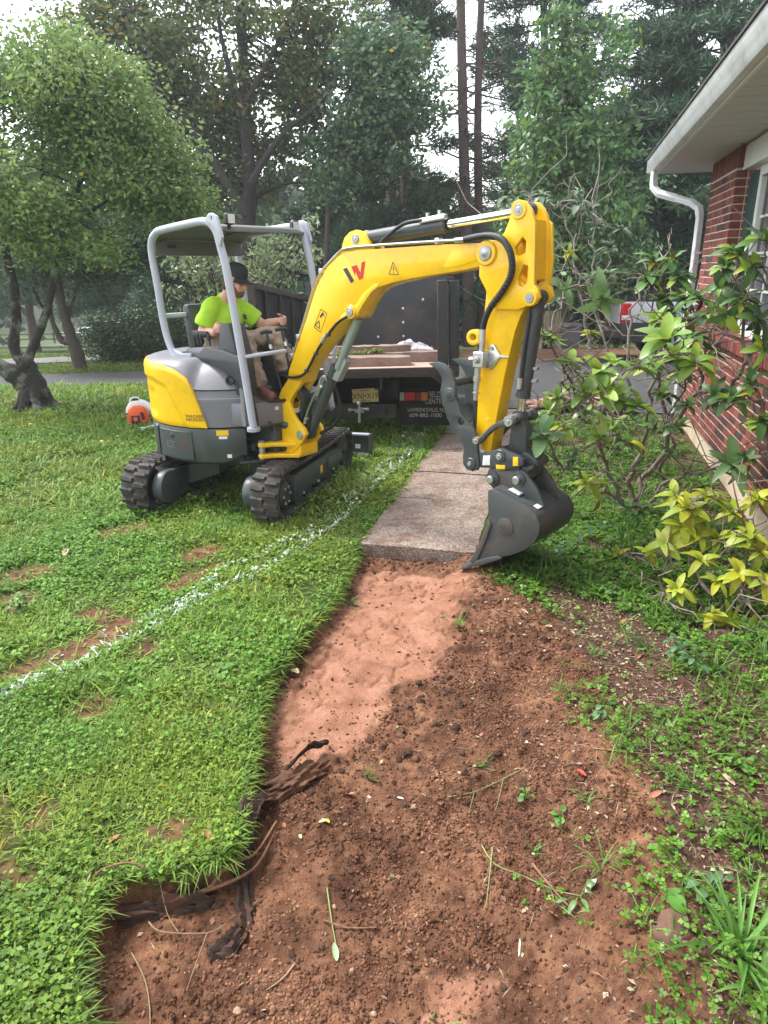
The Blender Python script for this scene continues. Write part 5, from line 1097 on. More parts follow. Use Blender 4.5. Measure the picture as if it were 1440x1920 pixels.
part('lug_eye',G().plate([(2.774+.052*math.cos(t_),1.611+.052*math.sin(t_)) for t_ in np.linspace(.6,5.4,20)]+[(2.85,1.585),(2.85,1.64)],.030,bz(.055),[[(2.774+.024*math.cos(t_),1.611+.024*math.sin(t_)) for t_ in np.linspace(0,6.28,15)[:-1]]],bev=.005),M['yellow'],arm)
part('recess_seam',G().tube(smooth([P3(2.895,1.93,.0705),P3(2.90,2.02,.0705),P3(2.93,2.05,.0705),P3(2.97,2.02,.0705),P3(2.99,1.95,.0705)],4),.004,6),M['yellow'],arm)
g=G(); g.box(P3(2.862,1.475,.115),(.085,.07,.105)); vb=ep('valve_block',g,M['zinc'],bev=.008)
part('fitting',G().cyl(P3(2.866,1.52,.11),P3(2.868,1.60,.11),.02,8),M['zinc'],vb); part('ferrule',G().cyl(P3(2.868,1.59,.11),P3(2.868,1.67,.11),.024,12),M['zinc'],vb)
part('spindle',G().lathe([(.0001,.025),(.014,.025),(.016,.012),(.024,.010),(.026,0)],P3(2.855,1.475,.15),(0,-1,0),14),M['pin'],vb)
part('side_port',G().cyl(P3(2.82,1.475,.115),P3(2.775,1.472,.115),.016,8),M['zinc'],vb)
part('mount_plate',G().plate([(2.90,1.42),(2.905,1.57),(2.94,1.575),(2.99,1.51),(3.06,1.505),(3.06,1.495),(2.99,1.49),(2.93,1.41)],.006,bz(.080),bev=.002),M['zinc'],vb)
for (a,z) in ((2.93,1.55),(2.925,1.445)): part('bolt',G().lathe([(.0001,.012),(.011,.012),(.014,0)],P3(a,z,.086),(0,-1,0),8),M['pin'],vb)
g=G(); g.cyl(P3(2.842,1.43,.11),P3(2.838,1.36,.11),.022,8); g.cyl(P3(2.838,1.36,.11),P3(2.836,1.33,.11),.027,8); g.cyl(P3(2.836,1.33,.11),P3(2.832,1.27,.11),.020,8); g.cyl(P3(2.832,1.27,.11),P3(2.828,1.20,.11),.015,8); g.cyl(P3(2.833,1.255,.11),P3(2.832,1.245,.11),.024,8); part('coupling',g,M['zinc'],vb)
ep('hydraulic_hose',G().tube(smooth([P3(2.825,1.42,.05),P3(2.79,1.2,.04),P3(2.785,1.0,.03),P3(2.81,.9,.0)],4),.020,10),M['panel'],ang=60)
part('sticker',G().plate([(2.885,1.075),(2.915,1.085),(2.935,1.075),(2.905,1.055)],.001,bz(.0712),bev=.0003),M['ylabel'],arm)
# ---- thumb
th=[(2.455,1.425),(2.528,1.440),(2.585,1.430),(2.642,1.393),(2.682,1.321),(2.694,1.215),(2.744,1.098),(2.839,1.017),(2.877,.96),(2.885,.88),(2.905,.76),(2.89,.725),(2.85,.708),(2.80,.715),(2.772,.745),(2.765,.80),(2.775,.865),(2.735,.935),(2.672,.971),(2.635,1.045),(2.622,1.055),(2.615,1.09),(2.602,1.095),(2.598,1.13),(2.583,1.14),(2.582,1.175),(2.570,1.19),(2.571,1.225),(2.558,1.24),(2.568,1.275),(2.578,1.327),(2.545,1.375)]
hole=[(2.745+.026*math.cos(t_),1.045+.026*math.sin(t_)) for t_ in np.linspace(0,6.28,15)[:-1]]
tb=ep('thumb',G().plate(th,.014,bz(.14),[hole],bev=.004),M['slate'])
part('far_thumb_plate',G().plate(th,.014,bz(-.14),[hole],bev=.004),M['slate'],tb)
part('cross_tube',G().cyl(P3(2.635,1.30,.13),P3(2.635,1.30,-.13),.032,16),M['slate'],tb); part('cross_plate',G().plate([(2.60,1.10),(2.72,1.02),(2.735,1.035),(2.62,1.125)],.13,bz(0),bev=.004),M['slate'],tb)
pin(tb,2.645,1.225,.152,.048,.012,'emblem_disc','slate'); part('emblem_letter',G().text('K',.06,bz(.1655)@Matrix.Translation((2.645,1.204,0)),.0015,'CENTER'),M['slate'],tb,ang=None)
pin(tb,2.837,.765,.155,.042,.016,'pin_cap','slate'); pin(tb,2.837,.765,.17,.016,.012)
# ---- linkage, coupler
cl=[(2.854,.933),(2.862,.955),(2.885,.965),(2.905,.965),(2.975,1.043),(3.038,1.087),(3.101,1.112),(3.14,1.135),(3.165,1.125),(3.175,1.10),(3.165,1.069),(3.104,1.054),(3.04,1.045),(2.985,1.005),(2.938,.955),(2.910,.920),(2.885,.905),(2.862,.912)]
lk=ep('curved_link',G().plate(cl,.022,bz(.13),bev=.006).plate(cl,.022,bz(-.13),bev=.006),M['slate'])
pin(lk,2.884,.937,.158,.026,.03,'nut','zinc'); pin(lk,3.133,1.10,.158,.032,.035,'nut','zinc'); part('link_pin',G().cyl(P3(3.115,1.105,.16),P3(3.115,1.105,-.16),.03,14),M['pin'],lk); part('link_pin',G().cyl(P3(2.884,.937,.16),P3(2.884,.937,-.16),.022,14),M['pin'],lk)
ep('bucket_link',G().plate([(3.077,1.09),(3.150,1.10),(3.19,1.05),(3.20,.86),(3.14,.80),(3.06,.86)],.045,bz(0),bev=.012),M['slate'])
cp=[(2.865,.835),(2.94,.853),(3.015,.888),(3.063,.908),(3.12,.894),(3.2,.878),(3.235,.855),(3.238,.815),(3.135,.776),(2.865,.738)]
cpl=ep('quick_coupler',G().plate(cp,.018,bz(.125),bev=.004).plate(cp,.018,bz(-.125),bev=.004).box(P3(3.05,.79,0),(.30,.24,.06)),M['slate'])
part('lower_block',G().plate([(2.965,.76),(3.25,.80),(3.29,.82),(3.29,.79),(3.255,.765),(3.258,.715),(3.21,.67),(3.13,.66),(2.97,.66)],.10,bz(0),bev=.01),M['slate'],cpl)
part('hook_block',G().plate([(3.15,.85),(3.20,.885),(3.29,.845),(3.305,.805),(3.25,.79),(3.17,.81)],.08,bz(-.02),bev=.008),M['slate'],cpl)
pin(cpl,3.062,.852,.143,.045,.014,'pin_cap','slate'); pin(cpl,3.062,.852,.155,.024,.012)
part('rating_plate',G().plate([(2.925,.765),(2.985,.775),(2.985,.845),(2.93,.835)],.001,bz(.1445),bev=.0003),M['label'],cpl)
part('sticker',G().plate([(3.035,.757),(3.105,.767),(3.105,.797),(3.035,.787)],.001,bz(.1445),bev=.0003),M['ylabel'],cpl)
part('sticker',G().plate([(3.165,.80),(3.205,.808),(3.200,.868),(3.162,.862)],.001,bz(.1445),bev=.0003),M['ylabel'],cpl)
part('sticker',G().box(P3(3.20,.888,-.06),(.07,.06,.004),Matrix.Rotation(rad(20),3,'Y')),M['ylabel'],cpl)
part('red_lock_mark',G().plate([(3.225,.72),(3.245,.725),(3.24,.75),(3.222,.745)],.001,bz(.1012),bev=.0003),M['red'],cpl)
# ---- bucket
BB=.235
side=[(3.04,.62),(3.065,.642),(3.09,.645),(3.21,.607),(3.337,.572),(3.405,.538),(3.440,.478),(3.442,.418),(3.413,.346),(3.333,.266),(3.249,.213),(3.169,.176),(3.054,.114),(2.95,.072),(2.93,.075),(2.95,.13),(2.99,.198),(3.026,.278),(3.055,.38),(3.058,.43),(3.045,.52)]
g=G()
for b_ in (BB,-BB): g.plate(side,.009,bz(b_),bev=.003)
back=[(3.035,.622),(3.065,.640),(3.09,.643),(3.21,.605),(3.337,.570),(3.403,.535),(3.437,.476),(3.439,.418),(3.410,.348),(3.331,.269),(3.248,.216),(3.168,.179),(3.054,.117),(2.93,.058)]
bk=smooth([(a,0,z) for a,z in back],3); inn=[]
for i,p in enumerate(bk):
    t_=(bk[min(i+1,len(bk)-1)]-bk[max(i-1,0)]).normalized(); nrm=Vector((t_.z,0,-t_.x)); inn.append(p+nrm*.012)
V=[];F=[];k=len(bk)
for b_ in (BB-.004,-BB+.004): V+=[(p.x,-b_,p.z) for p in bk]+[(p.x,-b_,p.z) for p in inn]
for i in range(k-1): F+=[(i,i+1,2*k+i+1,2*k+i),(k+i,3*k+i,3*k+i+1,k+i+1)]
F+=[(0,2*k,3*k,k),(k-1,2*k-1,4*k-1,3*k-1)]
g.add(V,F)
bucket=ep('bucket',g,M['bucket'],ang=40)
part('top_rib',G().plate([(3.06,.640),(3.09,.652),(3.21,.616),(3.34,.580),(3.36,.562),(3.335,.568),(3.21,.602),(3.09,.638)],.20,bz(0),bev=.003),M['bucket'],bucket)
for b_ in (.11,-.11): part('ear',G().plate([(2.957,.721),(2.975,.752),(3.055,.753),(3.168,.758),(3.214,.776),(3.248,.765),(3.337,.675),(3.405,.560),(3.33,.570),(3.21,.60),(3.09,.635),(3.013,.597),(2.969,.641)],.014,bz(b_),bev=.004),M['bucket'],bucket)
for (a,z) in ((3.003,.68),(3.204,.712)):
    pin(bucket,a,z,.126,.052,.016,'pin_boss','slate'); part('bucket_pin',G().cyl(P3(a,z,.175),P3(a,z,-.15),.027,16),M['zinc'],bucket,bev=.005)
for b_,s in ((BB+.012,1),(-BB-.012,-1)):
    part('side_cutter',G().plate([(3.068,.42),(3.085,.40),(3.045,.26),(2.98,.10),(2.945,.06),(2.92,.085),(2.96,.16),(3.01,.28)],.012,bz(b_),bev=.004),M['bucket'],bucket)
    part('wear_bar',G().plate([(2.94,.052),(2.98,.105),(3.07,.150),(3.15,.182),(3.175,.170),(3.15,.150),(3.03,.085)],.014,bz(b_),bev=.004),M['bucket'],bucket)
part('cutting_edge',G().plate([(2.90,.045),(3.07,.128),(3.08,.112),(2.92,.028),(2.885,.022)],BB+.002,bz(0),bev=.003),M['bucket'],bucket)
worn=pm('worn_tooth',(.13,.115,.105),.5,metal=.3,var=.25,vs=30)
for b_ in (.19,.063,-.063,-.19): part('tooth',G().plate([(2.945,.092),(2.975,.07),(2.93,.030),(2.805,-.035),(2.845,.020),(2.90,.085)],.036,bz(b_),bev=.008),worn,bucket)
part('emblem_disc',G().lathe([(.0001,.010),(.054,.010),(.062,.007),(.064,0)],P3(3.19,.40,BB+.008),(0,-1,0),26),M['bucket'],bucket); part('emblem_letter',G().text('W',.062,bz(BB+.0185)@Matrix.Translation((3.19,.378,0)),.002,'CENTER',1.2),M['bucket'],bucket,ang=None)
TOPM=Matrix.Translation(P3(3.195,.612,0))@Matrix.Rotation(rad(16.5),4,'Y')
g=G(); g.box((0,-.15,.010),(.105,.075,.02),None); g.xf(TOPM); rc=part('plate_holder',g,M['bucket'],bucket,bev=.004)
part('rating_plate',G().box((.0,-.15,.021),(.085,.055,.004)).xf(TOPM),M['label'],rc)
TOP2=Matrix.Translation(P3(3.345,.566,0))@Matrix.Rotation(rad(22),4,'Y')
part('pale_sticker',G().box((0,-.135,.005),(.085,.085,.002)).xf(TOP2),M['label'],bucket)
# ================================================================ THE OPERATOR
pr=empty('person',(-1.43,6.65,0),rad(-41),'man in a lime green shirt, khaki trousers and dark cap at the excavator controls','person')
skin=pm('skin',(.62,.33,.25),.5,var=.10,vs=14)
shirtm=pm('lime_shirt',(.36,.62,.030),.85,var=.05,vs=8)
khaki=pm('khaki_cloth',(.32,.245,.175),.9,var=.12,vs=9,bump=.25,bs=250,dirt=(.10,.075,.055),dirt_amt=.4,ds=6)
capm=pm('dark_cap_cloth',(.022,.026,.03),.85,var=.15,vs=30)
hairm=pm('auburn_hair',(.14,.065,.035),.7,var=.35,vs=60,bump=.6,bs=90)
bootm=pm('brown_leather',(.17,.07,.040),.6,var=.2,vs=12,bump=.3,bs=40)
def cap_(g,p0,p1,r0,r1,n=14):
    p0,p1=Vector(p0),Vector(p1); d=(p1-p0).normalized(); pts=[];rs=[]
    for k in range(4): a=math.pi/2*k/4; pts.append(p0-d*r0*math.cos(a)); rs.append(max(.0005,r0*math.sin(a)))
    for k in range(5): t_=k/4; pts.append(p0.lerp(p1,t_)); rs.append(r0+(r1-r0)*t_)
    for k in range(1,5): a=math.pi/2*k/4; pts.append(p1+d*r1*math.sin(a)); rs.append(max(.0005,r1*math.cos(a)))
    g.tube(pts,rs,n); return g
def ell(g,c,r,R=None,n=18):
    V=[];F=[];m=10
    for i in range(m+1):
        th_=math.pi*i/m
        for k in range(n):
            ph=2*math.pi*k/n; v=Vector((r[0]*math.sin(th_)*math.cos(ph),r[1]*math.sin(th_)*math.sin(ph),r[2]*math.cos(th_)))
            if R is not None: v=R@v
            V.append(v+Vector(c))
    for i in range(m):
        for k in range(n): F.append((i*n+k,i*n+(k+1)%n,(i+1)*n+(k+1)%n,(i+1)*n+k))
    return g.add(V,F)
def organic(name,g,m,parent,vox,smooth_it=6,disp=0,dscale=.1,fac=.5):
    me=bpy.data.meshes.new(name); me.from_pydata(g.V,[],g.F); me.materials.append(m); o_=link(name,me,parent)
    bm=bmesh.new(); bm.from_mesh(me); bmesh.ops.remove_doubles(bm,verts=bm.verts,dist=1e-5); bmesh.ops.recalc_face_normals(bm,faces=bm.faces); bm.to_mesh(me); bm.free()
    r_=o_.modifiers.new('union','REMESH'); r_.mode='VOXEL'; r_.voxel_size=vox; r_.use_smooth_shade=True
    s_=o_.modifiers.new('smooth','SMOOTH'); s_.factor=fac; s_.iterations=smooth_it
    if disp:
        tx=bpy.data.textures.new(name+'_folds','CLOUDS'); tx.noise_scale=dscale; tx.noise_depth=2; d_=o_.modifiers.new('folds','DISPLACE'); d_.texture=tx; d_.strength=disp; d_.mid_level=.5; d_.texture_coords='LOCAL'; s2=o_.modifiers.new('relax','SMOOTH'); s2.factor=.5; s2.iterations=3
    return o_
HS=.90; HC=Vector((.185,-.005,1.965)); HR=Matrix.Rotation(rad(20),3,'Z')@Matrix.Rotation(rad(20),3,'Y')
def hp(x,y,z): return HC+HR@(Vector((x,y,z))*HS)
sh={'R':Vector((-.01,-.165,1.725)),'L':Vector((-.02,.180,1.725))}
el={'R':Vector((-.06,-.235,1.525)),'L':Vector((.12,.325,1.555))}
wr={'R':Vector((.165,-.262,1.535)),'L':Vector((.395,.285,1.612))}
b=G()
ell(b,hp(-.012,0,.035),(.103,.080,.098),HR); ell(b,hp(.028,0,-.045),(.070,.062,.080),HR); ell(b,hp(.060,0,-.095),(.036,.038,.030),HR)   # skull, face, chin
cap_(b,hp(.088,0,.012),hp(.116,0,-.030),.010,.0155); ell(b,hp(.072,0,.030),(.026,.058,.014),HR); 
for s in (-1,1):
    ell(b,hp(.062,s*.040,-.028),(.030,.024,.026),HR); ell(b,hp(-.006,s*.082,-.005),(.022,.010,.034),HR); ell(b,hp(.108,s*.011,-.032),(.010,.009,.008),HR)
ell(b,hp(.088,0,-.062),(.017,.028,.010),HR)
cap_(b,(-.015,0,1.78),hp(-.02,0,-.06),.066,.060); cap_(b,(-.05,0,1.50),(-.03,0,1.68),.13,.13); cap_(b,(-.08,0,1.40),(-.05,0,1.5),.13,.13)
for s,sg in (('R',-1),('L',1)):
    cap_(b,(-.02,0,1.74),sh[s],.06,.062); cap_(b,sh[s],el[s],.060,.050); m_=el[s].lerp(wr[s],.35); cap_(b,el[s],m_,.050,.050); cap_(b,m_,wr[s],.050,.031)
def hand(b,w_,gpos,gax,side):
    """palm against the outer side of the grip, four fingers round its front, thumb round its back"""
    ax=Vector(gax).normalized(); out=Vector((0,side,0)); out=(out-ax*out.dot(ax)).normalized(); fwd_=out.cross(ax)*(-1 if side>0 else 1)
    if fwd_.x<0: fwd_=-fwd_
    pc=Vector(gpos)+out*.036-fwd_*.006; R3=Matrix((fwd_,out,ax)).transposed(); ell(b,pc,(.036,.017,.044),R3); cap_(b,w_,pc-fwd_*.012,.029,.026)
    for k in range(4):
        h=ax*(.033-.021*k); ln=(.92,1.0,.96,.80)[k]; P=[]
        for a in np.linspace(-.15,2.6*ln,6): rr_=.033; P.append(Vector(gpos)+h+fwd_*rr_*math.sin(a+.35)+out*rr_*math.cos(a+.35))
        P[0]=pc+fwd_*.022+h*.95
        b.tube(P,[.0105,.0102,.0098,.0094,.009,.0075],8); ell(b,P[1],(.0115,.0115,.011)); ell(b,P[-1],(.0078,.0078,.0078))
    T0=pc-fwd_*.022+ax*.022; T1=Vector(gpos)-fwd_*.034+ax*.040+out*.012; T2=Vector(gpos)-fwd_*.024+ax*.052-out*.022
    b.tube([T0,T1,T2],[.014,.0125,.009],8); ell(b,T2,(.0092,.0092,.0092))
hand(b,wr['L'],(.483,.235,1.622),(.2,0,1),1); hand(b,wr['R'],(.245,-.262,1.575),(.1,0,1),-1)
body=organic('body',b,skin,pr,.0068,4,fac=.45)
for s in (-1,1): part('eye',ell(G(),hp(.078,s*.029,-.004),(.012,.014,.008),HR,12),pm('eye_dark',(.05,.035,.03),.2),body,ang=60)
s_=G(); ell(s_,(-.075,0,1.46),(.18,.185,.175)); ell(s_,(-.035,0,1.63),(.16,.185,.165)); ell(s_,(.03,0,1.50),(.13,.15,.13)); cap_(s_,(-.02,-.14,1.745),(-.02,.14,1.745),.085,.085)
cap_(s_,(-.02,0,1.775),(.0,0,1.795),.085,.078)
for s in ('R','L'):
    e_=sh[s].lerp(el[s],.70); cap_(s_,sh[s],sh[s].lerp(el[s],.35),.088,.094); 
    d=(el[s]-sh[s]).normalized(); pts=[sh[s].lerp(el[s],q) for q in (.2,.5,.74)]; s_.tube(pts,[.088,.095,.098],16)
shirt=organic('shirt',s_,shirtm,pr,.012,3,.050,.15)
MK=Matrix.Translation((.157,.085,1.655))@Matrix.Rotation(rad(28),4,'Z')@Matrix(((0,0,1,0),(1,0,0,0),(0,1,0,0),(0,0,0,1)))@Matrix.Rotation(rad(-4),4,'X')
emb=G()
for lp in ([(-.030,-.02),(-.020,-.02),(-.014,.024),(-.024,.024)],[(-.004,-.028),(.006,-.028),(.012,.016),(.002,.016)],[(-.022,-.002),(.010,-.006),(.010,.002),(-.022,.006)],[(-.038,.004),(-.026,.012),(-.026,.018),(-.038,.012)],[(.010,-.018),(.026,-.026),(.026,-.019),(.012,-.010)]): emb.plate(lp,.010,MK,bev=.0005)
part('chest_emblem',emb,M['ink'],shirt,ang=None,kind='stuff')
t_=G(); ell(t_,(-.09,0,1.375),(.175,.195,.115))
hipR,hipL=Vector((-.06,-.10,1.385)),Vector((-.06,.10,1.385)); kR,kL=Vector((.42,-.135,1.475)),Vector((.50,.145,1.495)); aR,aL=Vector((.575,-.135,1.075)),Vector((.66,.15,1.075))
for h,k,a in ((hipR,kR,aR),(hipL,kL,aL)):
    cap_(t_,h,k,.115,.083); cap_(t_,k,k.lerp(a,.4),.082,.078); t_.tube([k.lerp(a,.3),k.lerp(a,.7),a+Vector((.0,0,-.01))],[.079,.074,.072],16)
organic('trousers',t_,khaki,pr,.013,3,.085,.07)
for a,yaw in ((aR,-6),(aL,8)):
    R3=Matrix.Rotation(rad(yaw),3,'Z'); q=G(); o0=a+Vector((-.02,0,0))
    cap_(q,o0+Vector((0,0,.05)),o0+Vector((.0,0,-.03)),.055,.052); cap_(q,o0+R3@Vector((.0,0,-.055)),o0+R3@Vector((.19,0,-.058)),.048,.046); cap_(q,o0+R3@Vector((.05,0,-.02)),o0+R3@Vector((.15,0,-.05)),.046,.040)
    bt=organic('boot',q,bootm,pr,.008,4)
    c0=o0+R3@Vector((.09,0,-.095)); part('sole',G().plate([(.16*math.cos(z_)*(1)+.0,.047*math.sin(z_)) for z_ in np.linspace(0,6.28,22)[:-1]],.010,Matrix.Translation(c0)@R3.to_4x4(),bev=.003),M['black'],bt)
c_=G(); V=[];F=[]; n=24
for i,(rr_,zz) in enumerate(((1.0,.0),(1.02,.03),(1.0,.062),(.90,.095),(.66,.118),(.30,.128),(.02,.130))):
    for k in range(n): a=2*math.pi*k/n; V.append(hp(-.012+.112*rr_*math.cos(a),.090*rr_*math.sin(a),.045+zz))
for i in range(6):
    for k in range(n): F.append((i*n+k,i*n+(k+1)%n,(i+1)*n+(k+1)%n,(i+1)*n+k))
cp_=part('cap',c_.add(V,F),capm,pr,ang=60)
V=[];F=[]
for i in range(6):
    for k in range(13): a=rad(-72+12*k); r_=.098+i*.015*(.25+.75*math.cos(a)**.7); V.append(hp(-.012+r_*1.10*math.cos(a),r_*.86*math.sin(a),.048-.012*i*.25-.030*abs(math.sin(a))**2*i/5))
for i in range(5):
    for k in range(12): F.append((i*13+k,i*13+k+1,(i+1)*13+k+1,(i+1)*13+k))
br_=part('brim',G().add(V,F),capm,cp_,ang=60); q=br_.modifiers.new('thick','SOLIDIFY'); q.thickness=.005
h_=G(); ell(h_,hp(-.055,0,-.015),(.066,.086,.075),HR); 
for s in (-1,1): ell(h_,hp(-.03,s*.072,-.035),(.045,.022,.055),HR)
ell(h_,hp(-.085,0,-.07),(.035,.06,.055),HR); organic('hair',h_,hairm,pr,.007,3,.02,.03)
h_=G(); ell(h_,hp(.062,0,-.105),(.044,.048,.040),HR); ell(h_,hp(.088,0,-.082),(.020,.036,.022),HR)
for s in (-1,1): cap_(h_,hp(.012,s*.066,-.035),hp(.058,s*.040,-.100),.018,.026)
organic('beard',h_,hairm,pr,.006,3,.014,.02)
# ================================================================ LEAF BLOWER, ROD, VEHICLES, CHAIR, FENCE
bp_=gp(262,798); blw=empty('leaf_blower',(bp_[0],bp_[1],gz(bp_[0],bp_[1])+.01),rad(16),'orange and white backpack leaf blower standing on the lawn behind the excavator','leaf blower')
orange=pm('orange_plastic',(.72,.11,.022),.4,var=.08); whitepl=pm('white_plastic',(.66,.66,.64),.45,var=.06)
blw.scale=(.72,.72,.72)
part('base_plate',G().plate([(-.24,-.13),(.20,-.13),(.24,-.05),(.22,.14),(-.22,.14),(-.26,-.05)],.018,Matrix.Translation((0,0,.025)),bev=.012),whitepl,blw)
ring=[(.225*math.cos(a),.215*math.sin(a)+.265) for a in np.linspace(-.75,3.9,26)]
part('fan_housing',G().plate(ring,.085,bz(-.05),bev=.035),whitepl,blw)
eng=[(-.19,.075),(-.205,.20),(-.17,.33),(-.08,.40),(.05,.405),(.14,.36),(.185,.28),(.20,.08)]
en=part('engine_cover',G().plate(eng,.075,bz(.10),bev=.03),orange,blw)
part('starter_box',G().plate([(-.13,.065),(-.13,.225),(.03,.225),(.04,.065)],.03,bz(.165),bev=.012),M['black'],blw)
part('fuel_cap',G().lathe([(.0001,.02),(.035,.02),(.042,.01),(.042,0)],(-.045,-.195,.155),(0,-1,0),18),orange,blw)
ctrl=[(.055,.095),(.03,.33),(.12,.30),(.155,.10)]
part('side_frame',G().plate(ctrl,.02,bz(.185),[outline(ctrl,.30)],bev=.006),orange,blw); part('recess',G().plate(outline(ctrl,.28),.006,bz(.175),bev=.002),pm('dark_red_recess',(.10,.015,.01),.6),blw)
part('handle',G().tube(smooth([(-.12,.05,.40),(-.115,.05,.50),(-.06,.05,.535),(.02,.05,.53),(.06,.05,.48),(.12,.05,.43)],4),.017,10),whitepl,blw); part('handle_grip',G().tube([(-.07,.05,.50),(.03,.05,.49)],.026,10),M['black'],blw)
part('blower_tube',G().tube(smooth([(.05,.05,.43),(.17,.04,.38),(.27,.01,.27),(.36,-.02,.15)],4),[.075]*13,16),whitepl,blw); part('tube_boot',G().tube([(.35,-.02,.16),(.40,-.03,.09),(.44,-.03,.05)],[.078,.075,.06],16),M['black'],blw)
part('side_lever',G().box((-.17,-.16,.25),(.10,.02,.025),Matrix.Rotation(.5,3,'Y')),M['black'],blw)
a_,b_=gp(266,813),gp(293,806); 
rd=part('pipe_piece',G().tube([(a_[0],a_[1],.05),(b_[0],b_[1],.055)],.024,12).lathe([(.032,-.02),(.034,.03),(.026,.035)],(a_[0],a_[1],.05),Vector(b_-a_),12),whitepl,label='short white plastic pipe lying in the grass in front of the leaf blower',cat='pipe')
def pickup(root,paint,lower,window,k=1.0):
    SD=Matrix(((1,0,0,0),(0,0,-1,0),(0,1,0,0),(0,0,0,1)))
    arch=lambda cx:[(cx+.44*math.cos(a),.42+.44*math.sin(a)) for a in np.linspace(math.pi,0,12)]
    lowp=[(0,.50)]+arch(1.15)+arch(4.45)+[(5.35,.50),(5.42,.62),(5.42,.86),(0,.86)]
    part('lower_body',G().plate(lowp,.93,SD,bev=.02),lower,root)
    up=[(0,.865),(5.40,.865),(5.40,1.02),(5.30,1.10),(4.15,1.16),(3.95,1.18),(1.98,1.26),(1.96,1.30),(.03,1.32)]
    part('upper_body',G().plate(up,.95,SD,bev=.03),paint,root)
    cabp=[(1.98,1.20),(4.05,1.18),(3.35,1.76),(3.2,1.80),(2.2,1.80),(2.02,1.72)]
    cb=part('cab',G().plate(cabp,.78,SD,bev=.05),paint,root)
    for y in (-.785,.785): part('side_window',G().plate([(2.12,1.28),(3.82,1.26),(3.28,1.70),(2.18,1.70)],.006,Matrix.Translation((0,y,0))@SD,bev=.002),window,cb)
    part('rear_window',G().box((1.995,0,1.5),(.02,1.2,.34)),window,cb)
    part('bed_liner',G().box((1.0,0,1.315),(1.84,1.62,.02)),M['black'],root); part('bed_rail',G().box((1.0,-.90,1.33),(1.94,.09,.025)).box((1.0,.90,1.33),(1.94,.09,.0255)),M['black'],root,kind='stuff')
    part('tailgate',G().box((-.005,0,1.06),(.05,1.55,.46)),paint,root,bev=.02)
    part('rear_bumper',G().box((-.09,0,.62),(.20,1.84,.20)),M['panel'],root,bev=.03)
    lens=pm('tail_lens',(.50,.02,.02),.2)
    for y in (-.90,.90): part('tail_light',G().box((.07,y,1.08),(.20,.15,.40)),lens,root,bev=.02); part('reverse_light',G().box((.075,y*1.003,.98),(.205,.15,.12)),whitepl,root,bev=.02)
    rimm=pm('alloy_rim',(.48,.48,.49),.3,metal=.7)
    for x in (1.15,4.45):
        for y in (-.86,.86): wheel_parts(root,(x,y,.40),.40,.25,(0,1 if y>0 else -1,0),rimm)
silver=pm('silver_paint',(.62,.61,.66),.3,metal=.2,var=.03,coat=.4); darkp=pm('shaded_lower_paint',(.035,.036,.042),.45); win_=pm('dark_car_glass',(.02,.024,.03),.06)  # lower body gets a dark colour that stands for the shade on it
pk=empty('pickup_truck',(5.35,16.6,.012),rad(-6),'silver pickup with red tail light parked on the driveway behind the bushes','pickup truck'); pickup(pk,silver,darkp,win_)
xf_,yf_=(140-712)/1300*90,89.0
pk2=empty('pickup_truck',(xf_,yf_,float(far_z(np.array([xf_]),np.array([yf_]))[0])),rad(4),'small white pickup parked far beyond the road at the left','pickup truck'); pickup(pk2,pm('white_car_paint',(.75,.75,.75),.35,var=.03),darkp,win_)
fb=empty('rail_fence',(-34,74,float(far_z(np.array([-34.]),np.array([74.]))[0])),rad(3),'dark wooden rail fence along the far side of the road','fence')
wood=pm('dark_fence_wood',(.06,.05,.045),.9)
for i in range(9):
    part('post',G().box((-16+i*4,0,.55),(.16,.16,1.3)),wood,fb)
    if i<8:
        for zz in (.45,.95): part('rail',G().box((-14+i*4,0,zz),(3.9,.06,.13)),wood,fb)
cp0=gp(1022,645); chr_=empty('garden_chair',(cp0[0],cp0[1],gz(cp0[0],cp0[1])),rad(200),'pale wooden garden chair at the edge of the woods beyond the driveway','chair')
cw=pm('pale_wood',(.42,.40,.28),.8,var=.15)
for i in range(5): part('back_slat',G().box((-.24+i*.12,.28,.70),(.09,.022,.72),Matrix.Rotation(rad(-14),3,'X')),cw,chr_)
for i in range(5): part('seat_slat',G().box((0,-.26+i*.12,.36+.008*-i),(.62,.09,.022)),cw,chr_)
for x in (-.31,.31):
    part('leg',G().box((x,-.28,.28),(.06,.06,.56)),cw,chr_); part('leg',G().box((x,.26,.20),(.06,.06,.42)),cw,chr_); part('arm_rest',G().box((x,.0,.57),(.13,.72,.025)),cw,chr_)
bn=gp(1063,640); part('storage_bin',G().plate([(-.30,0),(.30,0),(.34,.62),(-.34,.62)],.24,Matrix.Translation((bn[0],bn[1],gz(bn[0],bn[1])))@bz(0),bev=.03).plate([(-.37,.62),(.37,.62),(.33,.72),(-.33,.72)],.27,Matrix.Translation((bn[0],bn[1],gz(bn[0],bn[1])))@bz(0),bev=.02),pm('grey_plastic_bin',(.16,.16,.17),.6),label='grey plastic bin standing at the wood edge beside the garden chair',cat='bin')
p0=gp(204,640); zz=float(far_z(np.array([-17.]),np.array([42.]))[0])
part('utility_pole',G().tube([(-16.2,42,zz-.3),(-16.9,42,zz+7.5)],[.11,.08],8),pm('weathered_pole',(.30,.28,.25),.9),label='pale leaning pole behind the dark hedge at the left',cat='pole')
